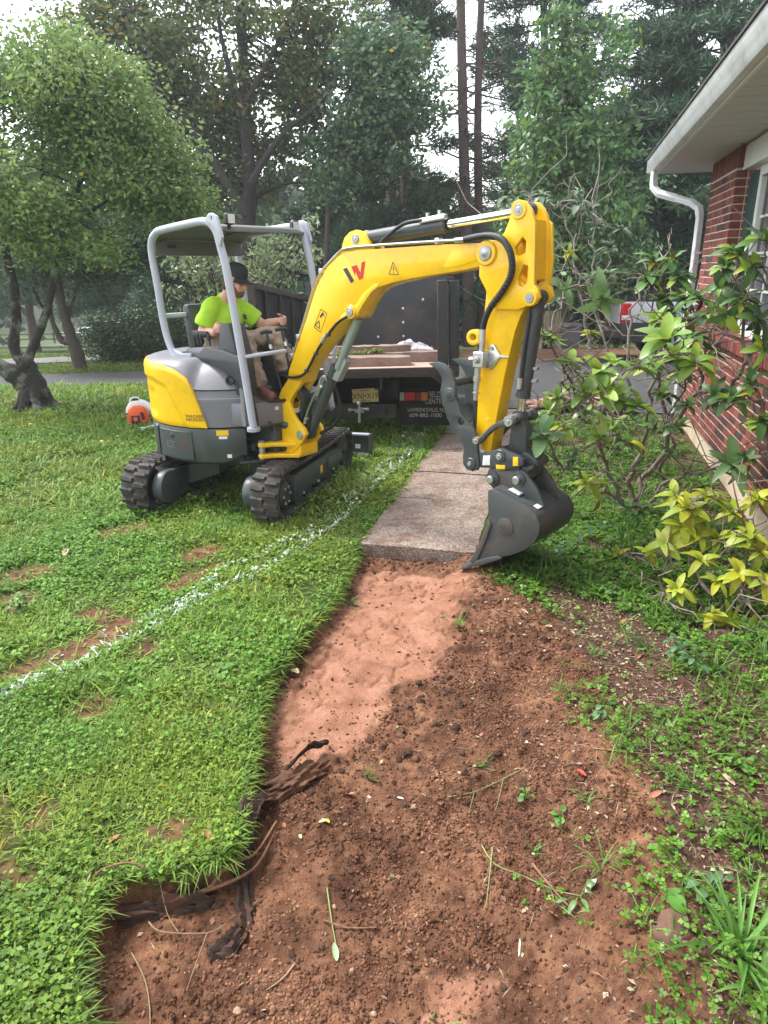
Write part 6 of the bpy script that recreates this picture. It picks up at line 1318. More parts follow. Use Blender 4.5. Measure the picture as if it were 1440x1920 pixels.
# loose flagstones piled at the driveway edge
flm=pm('flagstone',(.30,.185,.15),.9,var=.3,vs=6,bump=.6,bs=30,dirt=(.12,.06,.05),dirt_amt=.6,ds=5,rnd=.3)
r=random.Random(21); k=0
for i in range(26):
    x=2.25+1.35*r.random(); y=10.02+.75*r.random()+.12*(3-x); lay=i//10
    n=r.choice((5,6,7)); R0=r.uniform(.15,.30); pts=[(R0*r.uniform(.75,1.15)*math.cos(2*math.pi*q/n+r.uniform(-.2,.2)),.75*R0*r.uniform(.75,1.15)*math.sin(2*math.pi*q/n)) for q in range(n)]
    part('flagstone',G().plate(pts,r.uniform(.018,.035),Matrix.Identity(4),bev=.008),flm,ang=30,loc=(x,y,gz(x,y)+.03+lay*.07+r.uniform(0,.02)),rot=(r.uniform(-.25,.25),r.uniform(-.25,.25),r.uniform(0,3)),label='flat reddish flagstone in the loose pile between the driveway and the bushes',cat='flagstone',group='flagstones piled at the driveway edge')
# ================================================================ TREES
bark1=pm('grey_bark',(.070,.052,.042),.95,var=.3,vs=6,bump=.9,bs=22,dirt=(.25,.27,.22),dirt_amt=.0)
barkL=pm('lichen_bark',(.028,.022,.019),.95,var=.3,vs=5,bump=.9,bs=20,dirt=(.30,.33,.27),dirt_amt=.85,ds=4.2)
barkO=pm('dark_oak_bark',(.034,.027,.023),.95,var=.35,vs=5,bump=.9,bs=18)
barkP=pm('pine_bark',(.085,.058,.050),.95,var=.35,vs=5,bump=1.0,bs=14)
lf_apple=leafmat('apple_leaves',(.15,.24,.075),(.22,.31,.095),trans=.5,isl=.2,use_tint=True)
lf_oak=leafmat('oak_leaves',(.095,.145,.050),(.150,.180,.060),trans=.45,isl=.22,use_tint=True)
lf_maple=leafmat('maple_leaves',(.085,.165,.080),(.125,.20,.095),trans=.35,isl=.35,use_tint=True)
lf_gum=leafmat('gum_leaves',(.090,.19,.075),(.15,.26,.085),trans=.40,isl=.35,use_tint=True)
lf_dark=leafmat('dark_leaves',(.026,.066,.022),(.050,.095,.030),trans=.3,isl=.4,use_tint=True)
lf_dog=leafmat('variegated_leaves',(.17,.24,.10),(.30,.34,.20),trans=.35,isl=.3,use_tint=True)
needle=leafmat('pine_needles',(.046,.105,.060),(.080,.145,.072),trans=.22,isl=.35,use_tint=True,rough=.6)
RT=np.random.RandomState(5)
def quads_dir(P,D,L_,W_,cols,fold=.0):
    n=len(P); D=D/np.linalg.norm(D,axis=1,keepdims=True); rnd=RT.normal(size=(n,3)); C=np.cross(D,rnd); C/=np.maximum(np.linalg.norm(C,axis=1,keepdims=True),1e-6)
    L_=L_[:,None];W_=W_[:,None]; V=np.zeros((n,4,3)); V[:,0]=P; V[:,1]=P+D*L_*.5+C*W_*.5; V[:,2]=P+D*L_; V[:,3]=P+D*L_*.5-C*W_*.5
    return V.reshape(-1,3),np.arange(n)[:,None]*4+np.array([[0,1,2,3]]),np.repeat(cols,4,0)
def ell_pts(n,c,r,pw=2.2,zmin=None):
    d=RT.normal(size=(n,3)); d/=np.linalg.norm(d,axis=1,keepdims=True); q=RT.rand(n)**(1/pw); return np.array(c)+d*q[:,None]*np.array(r)
def tree(name,label,cat,group,limbs,ells,per,spread,L_,W_,lm,bm_,tone=(.8,1.2),special=None,droop=.5,tip=.006,thin=.30,base=None,n_side=7,link_r=.018):
    base=np.array(base if base is not None else limbs[0][0][0]); root=empty(name,base,0,label,cat,group)
    g=G(); LP=[]
    for pts,r0,r1 in limbs:
        P=smooth([Vector(p)-Vector(base) for p in pts],4); n=len(P); rs=[r0+(r1-r0)*(i/(n-1))**.8 for i in range(n)]; rs=[q*(1+.10*math.sin(i*1.9+r0*50)) for i,q in enumerate(rs)]
        g.tube(P,rs,10 if r0>.06 else 7); LP+= [(np.array(p),q) for p,q in zip(P,rs)]
    LPp=np.array([p for p,_ in LP]); C=[]
    for c,r,n in ells:
        p=ell_pts(n,np.array(c)-base,r); nz=fbm(p[:,0]*1.0+p[:,2]*.8+11,p[:,1]*1.0+p[:,2]*.6+5,3); C.append(p[nz>thin])
    C=np.vstack(C)
    for c in C[::1]:
        d=np.linalg.norm(LPp-c,axis=1)+.6*np.maximum(LPp[:,2]-c[2],0); i=int(np.argmin(d)); a=LPp[i]; l=np.linalg.norm(c-a)
        if l<.12: continue
        mid=(a+c)/2+RT.normal(size=3)*l*.10+np.array([0,0,l*.08]); r_=min(LP[i][1]*.6,link_r*(.6+.25*l)); g.tube([a,a*.45+mid*.55,mid*.5+c*.5,c],[r_,r_*.75,r_*.5,tip],5,cap=False)
    part('trunk',g,bm_,root,ang=60)
    n=len(C)*per; P=np.repeat(C,per,0)+RT.normal(size=(n,3))*np.array(spread)
    Dc=RT.normal(size=(len(C),3))*np.array([1,1,.4]); D=np.repeat(Dc,per,0)*.75+RT.normal(size=(n,3))*np.array([.8,.8,.5])+np.array([0,0,-droop]); ct=np.repeat(RT.uniform(tone[0],tone[1],len(C)),per); col=np.stack([ct,ct,ct],1)*RT.uniform(.85,1.15,(n,1))
    if special is not None:
        f,cl=special; k=RT.rand(n)<f*np.repeat(RT.rand(len(C))**2*3,per); col[k]=np.array(cl)*RT.uniform(.6,1.2,(k.sum(),1))
    V,F,Cc=quads_dir(P,D,L_*RT.uniform(.6,1.25,n),W_*RT.uniform(.7,1.2,n),col); link('crown',np_mesh('crown',V,F,lm,Cc),root); return root
def A_(L,Y): return [tuple(at(a,b,Y)) for a,b in L]
def E_(px,py,rpx,Y,n,ry=None,zr=None):
    c=at(px,py,Y); k=Y*1.03/CF; return (c,(rpx*k,(ry or rpx)*k,(zr or rpx)*k),n)
b0=gp(70,768)
t1=[[tuple(b0+np.array([.0,0,-.1])),tuple(at(62,735,11.15)),tuple(at(40,712,11.1)),tuple(at(15,696,11.0)),tuple(at(-25,672,10.9)),tuple(at(-70,600,10.7))]]
limbs=[(t1[0],.24,.09),([tuple(b0+np.array([.06,.02,-.1])),tuple(at(68,730,11.2)),tuple(at(50,690,11.2)),tuple(at(44,668,11.2))],.22,.13),
 (A_([(44,680),(26,650),(30,600),(26,535),(15,495),(5,440),(-10,330)],11.3),.10,.05),(A_([(46,688),(60,655),(74,620),(90,576),(98,533),(109,478),(122,420),(155,330),(190,260)],11.1),.085,.035),
 (A_([(88,585),(70,560),(60,520),(70,470)],11.5),.03,.015),(A_([(120,430),(180,390),(250,350),(310,340)],11.0),.035,.012),(A_([(10,470),(60,400),(80,300),(70,180)],11.4),.045,.015),(A_([(-25,672),(-60,560),(-50,420),(-20,250)],10.9),.06,.02)]
for a_,l_ in ((.3,.50),(1.9,.42),(3.4,.45),(5.2,.50),(4.3,.40)): limbs.append(([tuple(b0+np.array([.12*math.cos(a_),.12*math.sin(a_),.30])),tuple(b0+np.array([.26*math.cos(a_),.26*math.sin(a_),.07])),tuple(b0+np.array([l_*math.cos(a_),l_*math.sin(a_),-.03]))],.11,.03))
ells=[E_(120,290,165,11.0,150,zr=160),E_(250,330,95,10.9,70),E_(285,390,70,10.9,40,zr=50),E_(30,200,120,11.0,80),E_(40,400,120,10.9,70,zr=80),E_(150,400,110,10.8,60,zr=70),E_(-90,300,170,11,70),E_(90,130,70,11.2,30),E_(170,190,80,11.1,40),E_(20,490,60,10.8,18,zr=40),E_(345,430,36,10.9,10,zr=26),E_(318,300,36,10.9,10),E_(225,150,40,11,10),E_(340,360,34,10.9,9),E_(200,470,50,10.7,10,zr=30),E_(140,110,44,11,10),E_(280,230,40,11,10)]
tree('orchard_tree','leaning multi-stemmed tree with lichen-spotted trunk and pale green crown on the lawn','tree',None,limbs,ells,90,(.19,.19,.11),.085,.044,lf_apple,barkL,tone=(.75,1.2),thin=.47,special=(.012,(2.2,1.35,.5)),base=b0)
b1=gp(152,690); limbs=[([tuple(b1+np.array([0,0,-.1])),tuple(at(142,655,16.05)),tuple(at(132,628,16)),tuple(at(122,595,16)),tuple(at(112,555,16)),tuple(at(104,500,16))],.17,.08),(A_([(135,640),(118,640),(106,622),(95,590),(92,540)],16),.09,.04),(A_([(126,605),(135,570),(150,520)],16.1),.05,.02)]
tree('lawn_tree','small dark leaning tree beside the driveway, left of the hedge','tree',None,limbs,[E_(120,460,90,16,60,zr=60),E_(190,470,90,16.2,60,zr=60),E_(250,440,80,16.3,40,zr=60),E_(60,480,70,16,30,zr=50)],80,(.28,.28,.2),.11,.055,lf_dark,bark1,base=b1)
# oak
b2=np.array(at(465,660,21)); 
limbs=[(A_([(465,665),(468,520),(466,420),(468,350),(462,250),(458,150),(452,40),(446,-80)],20.6),.28,.10),(A_([(463,405),(420,335),(380,270),(335,215),(290,182),(215,105),(150,88),(90,70)],19.9),.12,.04),(A_([(425,342),(360,290),(325,240),(310,200)],19.9),.08,.02),(A_([(470,345),(500,292),(540,242),(585,208),(625,165)],20.0),.11,.03),(A_([(474,372),(520,350),(555,342),(600,345)],21),.07,.02),(A_([(460,215),(430,130),(410,40),(400,-60)],20.2),.09,.03),(A_([(461,190),(500,120),(540,40),(560,-40)],20.2),.08,.03),(A_([(300,190),(270,110),(250,30)],20.5),.05,.02)]
ells=[E_(260,130,100,21.8,55),E_(390,90,140,22,90),E_(520,170,100,22,85),E_(340,240,90,21.6,55),E_(580,70,90,21,55),E_(440,290,90,21.8,50),E_(130,60,80,21,22),E_(590,230,55,21.3,24),E_(400,350,55,21.6,16),E_(300,0,110,21,55),E_(480,-20,140,21.4,60)]
tree('oak_tree','large spreading tree with browning leaves standing behind the excavator canopy','tree',None,limbs,ells,85,(.38,.38,.20),.17,.10,lf_oak,barkO,tone=(.65,1.25),special=(.05,(3.0,1.35,.45)),thin=.42,base=b2,link_r=.03)
b3=np.array(at(612,660,20))
limbs=[(A_([(612,665),(611,500),(616,380),(625,260),(650,180),(690,110)],20),.09,.03),(A_([(625,270),(680,220),(740,190)],20),.04,.015)]
tree('maple_tree','slender tree with grey-green leaves between the oak and the pines','tree',None,limbs,[E_(740,170,75,19.8,60,zr=95),E_(680,230,60,20,34),E_(700,110,55,20,26),E_(630,310,50,20,20),E_(720,280,50,19.8,18)],75,(.32,.32,.18),.16,.09,lf_maple,bark1,tone=(.75,1.2),special=(.03,(3.0,1.5,.5)),base=b3)
# sweet gum sapling
b4=np.array(at(1058,600,16.8)); limbs=[(A_([(1058,605),(1056,480),(1060,330),(1063,180),(1064,40)],16.8),.08,.015)]
for i in range(16):
    y=140+i*26; a=RT.uniform(0,6.28); w_=40+.23*(y-60); limbs.append((A_([(1060,y),(1060+w_*.55*math.cos(a),y-14),(1060+w_*math.cos(a),y-34)],16.8+.6*math.sin(a)),.025,.008))
ells=[E_(1058,50,26,16.8,14,zr=45),E_(1050,150,50,16.8,30),E_(1130,130,45,16.8,16,zr=70),E_(1020,260,75,16.8,46),E_(1110,250,70,16.8,42),E_(1000,360,70,16.8,40),E_(1110,370,95,16.8,60),E_(1170,380,45,16.6,18),E_(1040,470,90,16.7,60,zr=60),E_(1150,480,75,16.6,44,zr=60),E_(960,470,50,16.8,24)]
tree('sweetgum_tree','bright green young tree with star leaves rising behind the excavator arm','tree',None,limbs,ells,30,(.17,.17,.15),.18,.085,lf_gum,bark1,tone=(.7,1.25),special=(.05,(1.9,1.4,.6)),droop=.75,base=b4)
# pines
def pine(label,px,Y,ytop,ylow,half,nb,trunk_r,lean=0,dens=16,group='tall dark pines behind the driveway',tone=(.6,1.25),ymid=None,droop=.12,gap=None,tl=.30,tw=.042):
    base=np.array(at(px,660,Y)); base[2]=float(far_z(np.array([base[0]]),np.array([base[1]]))[0])-.1; top=np.array(at(px+lean,ytop,Y)); root=empty('pine_tree',base,0,label,'tree',group)
    g=G(); H_=top[2]-base[2]; P=[(0,0,0),(0.02,0,H_*.3),((top[0]-base[0])*.6,0,H_*.65),(top[0]-base[0],0,H_)]; g.tube(smooth(P,4),[trunk_r*(1-.75*i/12) for i in range(13)],9)
    T=[];D=[]; z0=float(np.array(at(px,ylow,Y))[2]-base[2]); k=Y*1.03/CF
    for i in range(nb):
        f=(i+RT.rand())/nb; z=z0+(H_-z0)*f; 
        if gap and gap[0]<f<gap[1] and RT.rand()<.85: continue
        az=RT.uniform(0,6.28); R=half*k*(1-.75*f**1.6)*RT.uniform(.55,1.05); dr=np.array([math.cos(az),math.sin(az),0]); x0=np.array([(top[0]-base[0])*z/H_,0,z])
        pts=[x0+dr*R*s_+np.array([0,0,R*(.10*s_-(droop+.16)*s_*s_+.16*s_**4)]) for s_ in np.linspace(0,1,6)]; g.tube(pts,[.045*(1-.8*q/5)*max(.5,R/3) for q in range(6)],5,cap=False)
        m=int(1.25*dens*R/1.5)+5; s_=RT.uniform(.28,1.0,m)**.8; side=np.cross(dr,[0,0,1]); q=np.array([np.interp(s_,np.linspace(0,1,6),[p[j] for p in pts]) for j in range(3)]).T
        off=RT.normal(0,.16,m)*R*(.35+.5*s_); T.append(q+side*off[:,None]+np.array([0,0,1])*RT.normal(.02,.06,m)[:,None]); D.append(np.repeat((dr*.7)[None],m,0)+side*np.sign(off)[:,None]*.5)
    T=np.vstack(T);D=np.vstack(D); per=12; n=len(T)*per; tt=np.repeat(RT.uniform(tone[0],tone[1],len(T)),per)
    V,F,C=quads_dir(np.repeat(T,per,0)+RT.normal(0,.10,(n,3)),np.repeat(D,per,0)+RT.normal(0,.75,(n,3))+np.array([0,0,.15]),tl*RT.uniform(.6,1.2,n),np.full(n,tw),np.stack([tt,tt,tt],1))
    part('trunk',g,barkP,root,ang=60); link('crown',np_mesh('crown',V,F,needle,C),root); return root
pine('dark pine with low boughs directly above the truck bed','pine' and 762,23,-160,600,165,80,.30,-6,dens=26,gap=(.42,.62)) if False else pine('dark pine with low boughs directly above the truck bed',762,23,-160,600,165,90,.26,-6,dens=26,gap=(.47,.66))
pine('dark bushy pine between the slender maple and the truck headboard',655,25,230,640,130,60,.20,0,dens=26)
pine('tall pine with a bare upper trunk to the left of the two dead trunks',735,27,-260,470,120,50,.24,4,dens=22,gap=(.0,.38))
pine('big dark pine filling the sky above the house gutter',1345,21,-420,560,250,130,.30,10,dens=26,droop=.2)
pine('pine standing close behind the bright green young tree',1022,25,-300,520,170,95,.24,-6,dens=24)
pine('low dark pine behind the silver pickup, beside the downspout',1225,22,60,640,150,95,.22,0,dens=28,droop=.22)
pine('dark evergreen behind the hedge at the left edge of the lawn',235,27,250,575,130,75,.24,0,dens=26,droop=.25,tone=(.5,1.0))
pine('dark evergreen between the hedge and the excavator canopy',345,24,330,650,110,70,.20,0,dens=28,droop=.25,tone=(.5,1.0))
pine('dark evergreen far behind the leaning orchard tree',70,32,300,560,130,70,.22,0,dens=26,droop=.22,tone=(.5,1.0))
pine('dark evergreen directly behind the operator and the oak trunk',545,27,400,650,90,60,.20,0,dens=26,droop=.2,tone=(.5,1.0))
# the two dead pines
def dead(label,L,Y,r0):
    P=A_(L,Y); base=np.array(P[0]); root=empty('dead_pine',base,0,label,'tree','bare pine trunks'); g=G(); Q=smooth([Vector(p)-Vector(base) for p in P],4); g.tube(Q,[r0*(1-.45*i/(len(Q)-1)) for i in range(len(Q))],10); part('trunk',g,barkP,root,ang=60)
    h=G()
    for i in range(46):
        f=RT.uniform(.30,1); q=np.array(Q[int(f*(len(Q)-1))]); az=RT.uniform(0,6.28); l=RT.uniform(.5,2.0); d=np.array([math.cos(az),math.sin(az),RT.uniform(-.25,.35)]); pts=[q,q+d*l*.4+RT.normal(0,.05,3),q+d*l*.75+RT.normal(0,.1,3)+np.array([0,0,-.1*l]),q+d*l+np.array([0,0,-.1*l])]; h.tube(pts,[.028,.020,.012,.005],5,cap=False)
        for _ in range(3): e=pts[2]+RT.normal(0,.35,3); h.tube([pts[1+RT.randint(2)],e],[.010,.004],4,cap=False)
    part('dead_branches',h,bark1,root,ang=None)
dead('bare dead pine trunk, the left and thicker of the pair against the sky',[(880,650),(876,480),(870,300),(866,120),(862,-120)],21,.19)
dead('bare dead pine trunk, the right and thinner of the pair against the sky',[(905,655),(900,480),(896,300),(898,120),(908,-120)],21.5,.15)
# hedge and dogwood
def leafy_bush(name,label,cat,ells,per,spread,L_,W_,lm,nst,base,tone=(.7,1.15),droop=.3):
    limbs=[]
    for i in range(nst):
        e=ells[i%len(ells)]; p=ell_pts(1,e[0],np.array(e[1])*.6)[0]; b_=np.array(base)+np.array([RT.normal(0,.5)*e[1][0],RT.normal(0,.15),0]); limbs.append(([tuple(b_),tuple((b_+p)/2+RT.normal(0,.08,3)),tuple(p)],.03,.008))
    return tree(name,label,cat,None,limbs,ells,per,spread,L_,W_,lm,bark1,tone=tone,droop=droop,base=base,thin=.22)
hbz=float(far_z(np.array([-6.]),np.array([17.6]))[0])
leafy_bush('hedge','dense dark rounded hedge behind the driveway at the left','hedge',[E_(200,640,48,17.4,70,zr=42),E_(260,632,60,17.6,90,zr=48),E_(330,625,60,17.7,80,zr=50),E_(400,620,60,17.8,60,zr=50)],100,(.17,.17,.13),.075,.035,lf_dark,12,(-5.9,17.5,hbz))
dgb=np.array([-2.9,14.9,0.0]); limbs=[]; C_=[]
for i in range(34):
    px=RT.uniform(300,610); py=RT.uniform(395,520)+.0016*(px-450)**2*.5; e=np.array(at(px,min(py,560),14.3+RT.uniform(-.8,.9))); b_=dgb+np.array([RT.normal(0,.35),RT.normal(0,.2),0]); mid=b_*.45+e*.55+np.array([0,0,.35]); limbs.append(([tuple(b_),tuple(mid),tuple(e)],.022,.005))
lp=[]
for pts,_,_ in limbs:
    Q=smooth(pts,8); lp+= [(np.array(Q[int(len(Q)*f)]),(.10,.10,.07),1) for f in (.45,.58,.68,.76,.84,.92,.99)]
tree('dogwood_shrub','arching shrub with pale variegated leaves behind the excavator and truck wall','shrub',None,limbs,lp,11,(.10,.10,.08),.14,.055,lf_dog,bark1,tone=(.7,1.2),droop=.9,thin=.0,base=dgb)
# woodland behind everything: one mass
n=48000; x=RT.uniform(-62,46,n); y=RT.uniform(33,58,n)+.02*np.abs(x); h=5.0+7.5*fbm(x*.11+4,y*.05+2,4)+3.2*np.clip((-x-4)/20,0,1)+4*np.clip((x-9)/12,0,1)
hole=np.exp(-((x-(155/1300)*y)/3.2)**2); h=h*(1-.30*hole); z=far_z(x,y)+h*RT.rand(n)**.75
k=(y>44)|(x>-6); k&=~((y<72)&(x<-11)&(x>-28)&(z<far_z(x,y)+2.8)); x,y,z=x[k],y[k],z[k]; n=len(x)
ct=RT.uniform(.5,1.1,n)*(.6+.8*fbm(x*.4,z*.5+y*.1,3)); V,F,C=quads_dir(np.stack([x,y,z],1),RT.normal(size=(n,3))*np.array([1,.6,.8]),RT.uniform(.5,1.3,n),RT.uniform(.3,.7,n),np.stack([ct,ct,ct],1))
wl_=link('woodland',np_mesh('woodland',V,F,lf_dark,C),kind='stuff')
n=20000; x=RT.uniform(-150,90,n); y=RT.uniform(100,140,n); h=7+9*fbm(x*.06+4,y*.05+2,4); z=far_z(x,y)+h*RT.rand(n)**.7
ct=RT.uniform(.6,1.2,n); V,F,C=quads_dir(np.stack([x,y,z],1),RT.normal(size=(n,3)),RT.uniform(.8,2.2,n),RT.uniform(.6,1.3,n),np.stack([ct,ct,ct],1))
link('woodland',np_mesh('woodland',V,F,lf_dark,C),kind='stuff')
# ================================================================ RHODODENDRONS AND OTHER PLANTS IN THE BED
def leaf_mesh(name,m,seed,w=.34,droop=.25,fold=.10,wave=.02,tipw=.0,rows=7):
    r=random.Random(seed); V=[];F=[]
    for i in range(rows+1):
        t_=i/rows; wd=w*.5*(max(0,math.sin(math.pi*min(1,t_**.9*.965+.02)))**.58); x=t_; z=-droop*t_*t_+.06*math.sin(t_*3)
        for s in (-1,0,1): V.append((x*(1-.12*droop*t_),s*wd,z+(abs(s)*fold*wd*2.2)+(r.uniform(-1,1)*wave if s else 0)))
    for i in range(rows):
        for j in (0,1): a=i*3+j; F.append((a,a+1,a+4,a+3))
    me=bpy.data.meshes.new(name); me.from_pydata(V,[],F); me.update(); me.polygons.foreach_set('use_smooth',[True]*len(F)); me.materials.append(m); return me
LM={'green':leafmat('rhododendron_leaf',(.045,.115,.030),(.105,.205,.045),rough=.38,trans=.22,isl=.25,objrnd=True,spec=.5),
 'fresh':leafmat('fresh_leaf',(.16,.30,.045),(.27,.40,.055),rough=.4,trans=.30,isl=.2,objrnd=True,spec=.5),
 'pale':leafmat('pale_leaf',(.16,.28,.10),(.12,.22,.08),rough=.45,trans=.25,isl=.2,objrnd=True,spec=.45),
 'yellow':leafmat('chlorotic_leaf',(.24,.34,.030),(.44,.44,.030),rough=.45,trans=.30,isl=.2,objrnd=True,vein=True,spec=.45),
 'grey':leafmat('dull_leaf',(.085,.145,.075),(.15,.20,.125),rough=.45,trans=.2,isl=.25,objrnd=True,spec=.5),
 'dead':leafmat('dead_leaf',(.16,.055,.030),(.30,.13,.07),rough=.7,trans=.15,isl=.35,objrnd=True),
 'weed':leafmat('weed_leaf',(.075,.20,.035),(.13,.27,.045),rough=.5,trans=.3,isl=.25,objrnd=True),
 'blue':leafmat('bluish_leaf',(.075,.175,.075),(.10,.20,.09),rough=.5,trans=.3,isl=.2,objrnd=True)}
LMESH={k:[leaf_mesh('leaf',m,i*7+len(k),*( {'green':(.40,.25+.22*i),'fresh':(.43,.12+.22*i),'pale':(.40,.2+.2*i),'yellow':(.42,.25+.25*i),'grey':(.42,.25+.2*i),'dead':(.30,.5+.3*i),'weed':(.85,.25),'blue':(.55,.2+.1*i)}[k] )) for i in range(3)] for k,m in LM.items()}
twigm=pm('grey_twig',(.16,.125,.10),.9,var=.35,vs=14,bump=.6,bs=40,dirt=(.34,.31,.27),dirt_amt=.5,ds=7)
twigp=pm('pale_twig',(.30,.265,.235),.9,var=.3,vs=14,bump=.6,bs=40)
RP=random.Random(31)
def leaf_at(parent,origin,P,d,up,L_,key,label=None):
    d=Vector(d).normalized(); up=Vector(up); y=up.cross(d)
    if y.length<1e-3: y=Vector((0,1,0))
    y.normalize(); z=d.cross(y); R3=Matrix((d,y,z)).transposed().to_4x4()
    o_=link('leaf',RP.choice(LMESH[key]),parent,label=label); o_.matrix_local=Matrix.Translation(Vector(P)-Vector(origin))@R3@Matrix.Diagonal((L_,L_*RP.uniform(.85,1.15),L_*RP.uniform(.7,1.2),1)); return o_
def rosette(parent,origin,P,ax,n,L_,key,elev=(5,60),roll0=None):
    ax=Vector(ax).normalized(); x=ax.orthogonal().normalized(); y=ax.cross(x); a0=RP.uniform(0,6.28)
    n=int(n*NK[0])
    for i in range(n):
        a=a0+i*2.399+RP.uniform(-.25,.25); e=rad(elev[0]+(elev[1]-elev[0])*(i/max(1,n-1))+RP.uniform(-12,12)); d=(x*math.cos(a)+y*math.sin(a))*math.cos(e)+ax*math.sin(e)+Vector((RP.gauss(0,.18),RP.gauss(0,.18),RP.gauss(-.08,.18)))
        q_=RP.random(); k=key if q_>.22 else (('yellow' if q_<.07 else 'fresh') if key in('green','fresh') else key)
        leaf_at(parent,origin,Vector(P)+ax*.012*i/n-ax*.01,d,ax,L_*RP.uniform(.55,1.15)*(1-.25*i/n),k)
def crooked(a,b_,n,amp):
    a,b_=Vector(a),Vector(b_); l=(b_-a).length; out=[a]
    for i in range(1,n): out.append(a.lerp(b_,i/n)+Vector((RP.gauss(0,1),RP.gauss(0,1),RP.gauss(0,1)))*amp*l)
    return out+[b_]
def shrub(name,label,base,stems,ros,key_tw,twigs=30,reach=.35,link_r=.010,amp=.06,cat='shrub',group=None):
    base=Vector(base); root=empty(name,base,0,label,cat,group); g=G(); LP=[]
    for pts,r0,r1 in stems:
        P=[]
        for a,b_ in zip(pts[:-1],pts[1:]): P+=crooked(a,b_,4,amp*.6)[:-1]
        P.append(Vector(pts[-1])); Q=[p-base for p in P]; n=len(Q); g.tube(smooth(Q,2),[r0+(r1-r0)*i/(2*n-2) for i in range(2*n-1)],8); LP+=[np.array(q) for q in Q[2:]]
    for P,ax,n,L_,key,el_ in ros:
        q=np.array(P)-np.array(base); A=np.array(LP); d=np.linalg.norm(A-q,axis=1)+.5*np.maximum(A[:,2]-q[2],0); a=A[int(np.argmin(d))]
        C=crooked(a,q-np.array(Vector(ax).normalized())*.02,5,amp); C=smooth(C,2); m=len(C); g.tube(C,[link_r*(1-.55*i/m) for i in range(m)],6); 
        for c in C[3:-1:2]: LP.append(np.array(c))
        rosette(root,base,P,ax,n,L_,key,el_)
    for _ in range(twigs):
        a=Vector(LP[RP.randrange(len(LP))]); e=a+Vector((RP.gauss(0,1),RP.gauss(0,1),RP.gauss(.3,.8)))*reach*RP.uniform(.3,.8); C=crooked(a,e,4,.10); g.tube(C,[.006,.005,.004,.003,.0015],5,cap=False)
    part('branch',g,key_tw,root,ang=60); return root
RK=[1.7]; NK=[1.2]
def R_px(px,py,Y,n,L_,key,ax=(0,-.3,1),el_=(0,58)): return (tuple(at(px,py,Y)),ax,n,L_*RK[0],key,el_)
bA=gp(1190,965); bA=(bA[0],bA[1],gz(bA[0],bA[1])-.02)
stems=[([bA,at(1178,900,5.75),at(1205,830,5.7),at(1215,770,5.6)],.026,.012),([bA,at(1222,880,5.8),at(1262,800,5.7),at(1310,735,5.6),at(1372,725,5.4),at(1392,690,5.3),at(1440,640,5.2)],.024,.011),([bA,at(1140,890,5.7),at(1110,800,5.4),at(1058,700,5.2),at(1030,640,5.1),at(985,585,5.05)],.019,.006),([at(1215,770,5.6),at(1235,690,5.6),at(1240,600,5.7),at(1238,530,5.8)],.014,.007),([bA,at(1200,950,5.6),at(1120,925,5.2),at(1060,880,4.9),at(1030,830,4.7)],.016,.007),([at(1310,735,5.6),at(1330,640,5.6),at(1360,560,5.5),at(1390,480,5.4)],.014,.007),([bA,at(1260,900,5.5),at(1330,880,5.2),at(1420,895,5.0)],.016,.007)]
ros=[R_px(1020,815,4.62,9,.125,'pale',(-.1,-.35,1)),R_px(1035,625,5.05,7,.085,'fresh',(0,0,-.6),(10,60)),R_px(1122,700,5.1,10,.13,'fresh'),R_px(1162,745,5.2,9,.12,'fresh'),R_px(1045,745,5.1,9,.09,'fresh'),R_px(1028,770,5.0,6,.075,'fresh'),
R_px(1100,770,5.3,7,.095,'green'),R_px(1150,800,5.3,8,.10,'fresh'),R_px(1230,800,5.5,7,.09,'green'),R_px(1100,905,4.95,8,.10,'yellow'),R_px(1370,872,4.6,8,.135,'pale',(0,-.3,1)),R_px(1060,540,5.4,6,.10,'pale',(0,-.4,.2),(-20,50)),R_px(1130,560,5.5,7,.12,'pale',(0,-.4,-.3),(-10,50)),R_px(1130,735,5.0,8,.11,'fresh',(-.3,-.4,.8)),R_px(1195,760,5.1,8,.11,'fresh',(.3,-.4,.8)),R_px(1275,700,5.2,7,.10,'green'),R_px(1290,760,5.3,6,.09,'green'),R_px(1260,850,5.4,6,.08,'green'),R_px(1070,680,5.1,8,.10,'fresh'),R_px(1095,735,5.0,8,.10,'fresh'),R_px(1150,680,5.2,8,.10,'fresh'),R_px(1125,820,5.0,8,.10,'fresh'),R_px(1060,800,4.9,7,.09,'fresh'),R_px(1180,830,5.3,7,.09,'green'),R_px(1200,690,5.3,8,.10,'fresh'),R_px(1075,860,4.9,6,.08,'green')]
shA=shrub('rhododendron','large open rhododendron with crooked grey branches and fresh green whorls beside the bucket','%s'%'' or bA,stems,ros,twigm,150,.45,.008,.08)
for (px,py,Y,s) in ((975,600,5.0,.09),(1000,575,5.0,.08),(1300,600,5.3,.12),(1315,560,5.3,.12),(1308,630,5.3,.11),(1125,935,4.9,.12),(1135,915,4.9,.10),(1260,470,5.6,.08),(1405,870,4.7,.11),(1420,905,4.7,.10),(1345,640,5.2,.10)):
    leaf_at(shA,bA,at(px,py,Y),(RP.gauss(0,.3),RP.gauss(0,.3),-1),(0,-1,0),s,'dead','brown dead leaf hanging down')
RK[0]=1.3
RK[0]=1.5; NK[0]=1.5
bE=gp(1255,905); bE=(bE[0],bE[1],gz(bE[0],bE[1])-.02)
stems=[([bE,at(1250,800,5.9),at(1240,690,5.8),at(1238,600,5.7),at(1235,540,5.7)],.020,.007),([at(1240,690,5.8),at(1275,620,5.6),at(1280,540,5.6)],.010,.006),([at(1250,800,5.9),at(1285,730,5.3),at(1290,690,5.1)],.010,.006),([at(1240,690,5.8),at(1222,640,5.7),at(1225,560,5.7)],.010,.006)]
